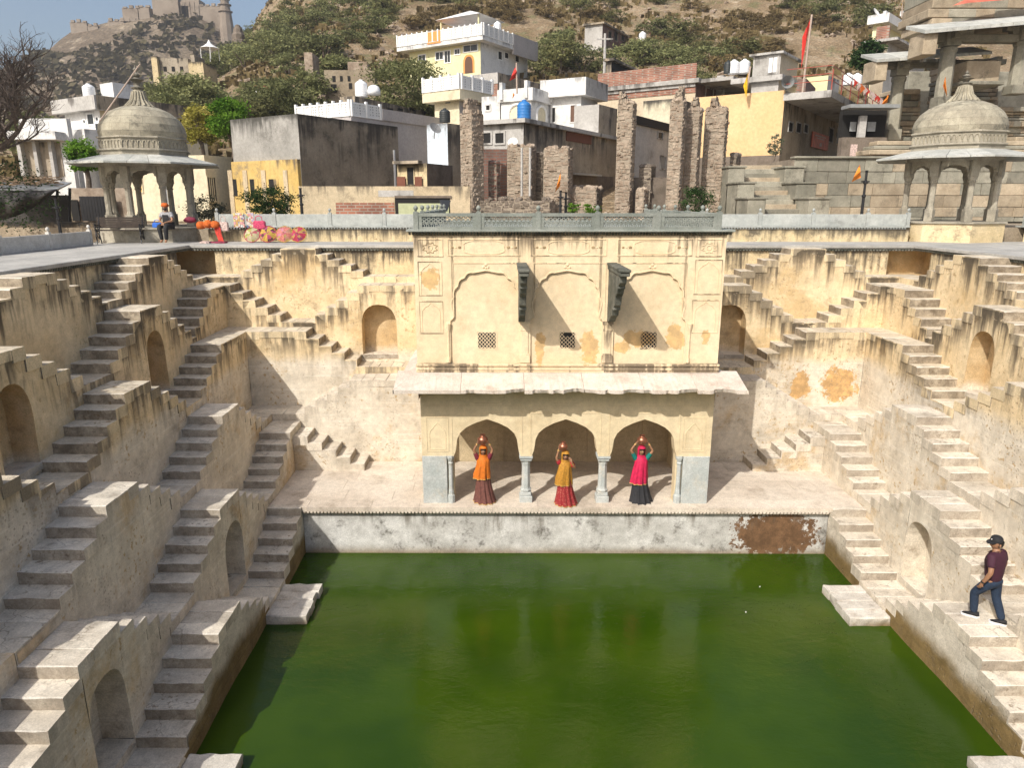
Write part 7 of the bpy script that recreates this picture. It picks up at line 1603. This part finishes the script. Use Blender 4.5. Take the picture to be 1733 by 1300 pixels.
# ---- man walking along the landing
def man():
    b=Vector((8.88,11.38,PZ+.012)); h=Vector((-.5,.866,0)); l=Vector((-.866,-.5,0)); Q=lambda f,s,z:b+h*f*.95+l*s*.95+Vector((0,0,z*.95))
    th=thing('person','person in dark cap, maroon polo shirt and jeans walking along the stone landing','person',b)
    lk=(h*.45+l*.9).normalized()
    hd=Q(.07,0,1.60)
    jo=[(Q(0,0,.92),.05),(Q(.02,0,1.12),.06),(Q(.03,0,1.30),.09),(Q(.05,0,1.44),.058),(Q(.06,0,1.51),.06),(hd-Vector((0,0,.03)),(.085,.095)),(hd+Vector((0,0,.05)),(.085,.097)),(hd+Vector((0,0,.11)),(.06,.07)),(hd+lk*.115-Vector((0,0,.025)),.014),(hd+lk*.07-Vector((0,0,.10)),.04)]
    ed=[(0,1),(1,2),(2,3),(3,4),(4,5),(5,6),(6,7),(5,8),(5,9)]
    arms=((1,Q(-.05,.29,1.10),Q(.05,.30,.86)),(-1,Q(-.02,-.29,1.11),Q(.12,-.27,.90)))
    for sd,E,W in arms:
        S=Q(.02,.19*sd,1.37); i=len(jo); jo+=[(S,.07),(S.lerp(E,.5),.055),(E,.045),(E.lerp(W,.5),.042),(W,.03)]; ed+=[(2,i)]+[(i+k,i+k+1) for k in range(4)]
        dv=(W-E).normalized(); fingers(jo,ed,i+4,W+dv*.06,dv,h,-l*sd*.6+h*.3)
    legs=((1,Q(.0,.095,.86),Q(.24,.11,.50),Q(.20,.09,.10)),(-1,Q(0,-.095,.86),Q(-.05,-.10,.48),Q(-.23,-.08,.10)))
    for sd,H,K,A in legs:
        i=len(jo); jo+=[(H,.045),(H.lerp(K,.5),.045),(K,.04),(K.lerp(A,.4),.04),(A,.04)]; ed+=[(0,i)]+[(i+k,i+k+1) for k in range(4)]
    skin('body',jo,ed,'skin',th)
    # polo shirt and jeans grown over the same joints
    S1=[(Q(0.02,0,.78),.16),(Q(.02,0,1.08),.15),(Q(.03,0,1.28),.155),(Q(.045,0,1.40),.10),(Q(.05,0,1.46),.07)]; e1=[(0,1),(1,2),(2,3),(3,4)]
    for sd,E,W in arms:
        S=Q(.02,.19*sd,1.365); i=len(S1); S1+=[(S,.088),(S.lerp(E,.45),.078),(S.lerp(E,.72),.07)]; e1+=[(2,i),(i,i+1),(i+1,i+2)]
    skin('polo_shirt',S1,e1,'polo',th)
    S2=[(Q(0,0,.93),.125),(Q(0,0,.84),.14)]; e2=[(0,1)]
    for sd,H,K,A in legs:
        i=len(S2); S2+=[(H-Vector((0,0,.06)),.112),(H.lerp(K,.55),.096),(K,.08),(K.lerp(A,.45),.076),(A-Vector((0,0,.02)),.064)]; e2+=[(1,i)]+[(i+k,i+k+1) for k in range(4)]
    skin('jeans',S2,e2,'denim',th)
    for sd,H,K,A in legs:
        d=(h*.92+l*.38).normalized() if sd>0 else (h*.9+l*.43).normalized(); s=d.cross(Vector((0,0,1))); c=Vector((A.x,A.y,b.z))
        for nm,mt,z0,z1,ex in(('sole','shoe_white',-.005,.032,1.06),('shoe','black_cloth',.03,.10,1.)):
            m=M(); out=[(-.09,.035),(-.05,.045),(.05,.048),(.12,.05),(.17,.035),(.19,.0),(.17,-.04),(.1,-.05),(.02,-.042),(-.06,-.042),(-.1,0)]
            top=.62 if nm=='shoe' else 1.
            n=len(out); lo=[c+d*(p*ex)+s*(q*ex)+Vector((0,0,z0)) for p,q in out]; hi=[c+d*(p*(.55 if nm=='shoe' else ex)-(.03 if nm=='shoe' else 0))+s*(q*(.8 if nm=='shoe' else ex))+Vector((0,0,z1 if nm=='sole' else (z1 if p<.08 else z1*.72))) for p,q in out]
            m.add(lo+hi,[tuple(range(n-1,-1,-1)),tuple(range(n,2*n))]+[(i,(i+1)%n,(i+1)%n+n,i+n) for i in range(n)]); o=obj(nm,m,mt,th,smooth=nm=='shoe')
    m=M(); m.lathe([(.100,.03),(.101,.06),(.092,.10),(.065,.128),(.02,.138)],hd,18,capb=False,ey=1.05); cp=obj('cap',m,'black_cloth',th,smooth=True)
    m=M(); u=lk; v=u.cross(Vector((0,0,1))); pts=[hd+v*(.085*math.cos(t))+u*(.07+.11*math.sin(t))+Vector((0,0,.035-.02*math.sin(t))) for t in [math.pi*i/8 for i in range(9)]]; m.add(pts+[p-Vector((0,0,.012)) for p in pts],[tuple(range(9)),tuple(range(17,8,-1))]+[(i,i+9,i+10,i+1) for i in range(8)]); obj('brim',m,'black_cloth',cp)
    m=M(); m.box(-.012,-.006,-.008,.012,.006,.008); k=hd+lk*.098+Vector((0,0,.075)); m.v=[x+k for x in m.v]; obj('badge',m,'shoe_white',cp)
    m=M(); m.lathe([(.085,-.06),(.1,-.02),(.103,.035)],hd-lk*.02,16,capb=False,capt=False,ey=1.03); 
    m.f=[f for f in m.f if (sum((m.v[i] for i in f),Vector())/len(f)-hd).dot(lk)<.01]; obj('hair',m,'hair',th,smooth=True)
    E,W=arms[0][1:]; dv=(W-E).normalized(); m=M(); m.tube([W-dv*.035,W-dv*.005],.038,12,False); obj('wristwatch',m,'black_cloth',th)
    for sd in(-1,1):
        e=hd+lk*.092+v*(.035*sd)+Vector((0,0,.0)); m=M(); m.lathe([(.003,-.008),(.011,0),(.003,.008)],e,6); obj('eye',m,'eye_dark',th)
        e=hd+v*(.098*sd)-Vector((0,0,.02)); m=M(); m.lathe([(.005,-.03),(.018,0.),(.012,.03)],e,8); obj('ear',m,'skin',th)
man()
# ---- vendor seated on the kiosk plinth
def seated():
    p=atY(283,388,24.42); b=Vector((p.x,24.42,ZT2)); Q=lambda x,y,z:b+Vector((x,y,z)); th=thing('person','person in orange turban and dark clothes seated on the kiosk plinth','person',b)
    jo=[(Q(0,.1,.09),(.14,.11)),(Q(0,.1,.28),(.12,.09)),(Q(0,.08,.42),(.14,.095)),(Q(0,.06,.52),.05),(Q(0,.04,.58),.055),(Q(0,.03,.66),(.078,.09)),(Q(0,.03,.74),.06),(Q(0,-.075,.645),.012)]; ed=[(0,1),(1,2),(2,3),(3,4),(4,5),(5,6),(5,7)]
    for sd in(-1,1):
        S=Q(.16*sd,.08,.45); E=Q(.21*sd,-.02,.22); W=Q(.05*sd,-.2,.17); i=len(jo); jo+=[(S,.055),(E,.042),(W,.028)]; ed+=[(2,i),(i,i+1),(i+1,i+2)]; fingers(jo,ed,i+2,W+Vector((-.03*sd,-.04,-.02)),Vector((-.5*sd,-.6,-.3)),Vector((1,0,0)),Vector((0,0,-1)))
    L=[]
    for sd in(-1,1):
        H=Q(.09*sd,.05,.07); K=Q(.11*sd,-.34,.05); A=Q(.07*sd,-.30,-.40); T_=Q(.08*sd,-.42,-.46); i=len(jo); jo+=[(H,.09),(K,.065),(A,.04),(T_,.03)]; ed+=[(0,i),(i,i+1),(i+1,i+2),(i+2,i+3)]; L.append((H,K,A))
    skin('body',jo,ed,'skin',th)
    S1=[(Q(0,.1,.08),(.16,.13)),(Q(0,.1,.28),(.15,.12)),(Q(0,.08,.41),(.17,.12)),(Q(0,.06,.5),(.08,.07))]; e1=[(0,1),(1,2),(2,3)]
    for sd in(-1,1): i=len(S1); S=Q(.16*sd,.08,.45); E=Q(.21*sd,-.02,.22); S1+=[(S,.075),(S.lerp(E,.6),.066)]; e1+=[(2,i),(i,i+1)]
    skin('shirt',S1,e1,'shirt_grey',th)
    m=M(); m.box(b.x-.10,b.y-.055,b.z+.14,b.x+.10,b.y-.03,b.z+.42); obj('shirt_front',m,'black_cloth',th,bev=.02)
    S2=[(Q(0,.08,.08),(.16,.12))]; e2=[]
    for H,K,A in L: i=len(S2); S2+=[(H,.105),(K,.082),(K.lerp(A,.5),.072),(A,.062)]; e2+=[(0,i),(i,i+1),(i+1,i+2),(i+2,i+3)]
    skin('trousers',S2,e2,'black_cloth',th)
    m=M(); m.lathe([(.088,.02),(.115,.04),(.118,.085),(.095,.13),(.04,.15)],Q(0,.03,.655),16); m.jit(.006); obj('turban',m,'orange_cloth',th,smooth=True)
    m=M(); m.lathe([(.02,-.09),(.06,-.06),(.075,-.02)],Q(0,-.01,.65),12); obj('beard',m,'hair',th,smooth=True)
seated()
# ---- floating specks on the water
random.seed(6)
for i,(x,y) in enumerate(((1262,1037),(1286,994),(1425,965))):
    p=atZ(x,y,.006); m=M(); r=random.uniform(.008,.014); m.lathe([(r,0),(r*.8,.012),(r*.2,.018)],p,6,random.random()); m.jit(.008); obj('floating_litter',m,'white_paint',label='tiny pale speck of litter floating on the green water',cat='litter',group='specks floating on the pool')
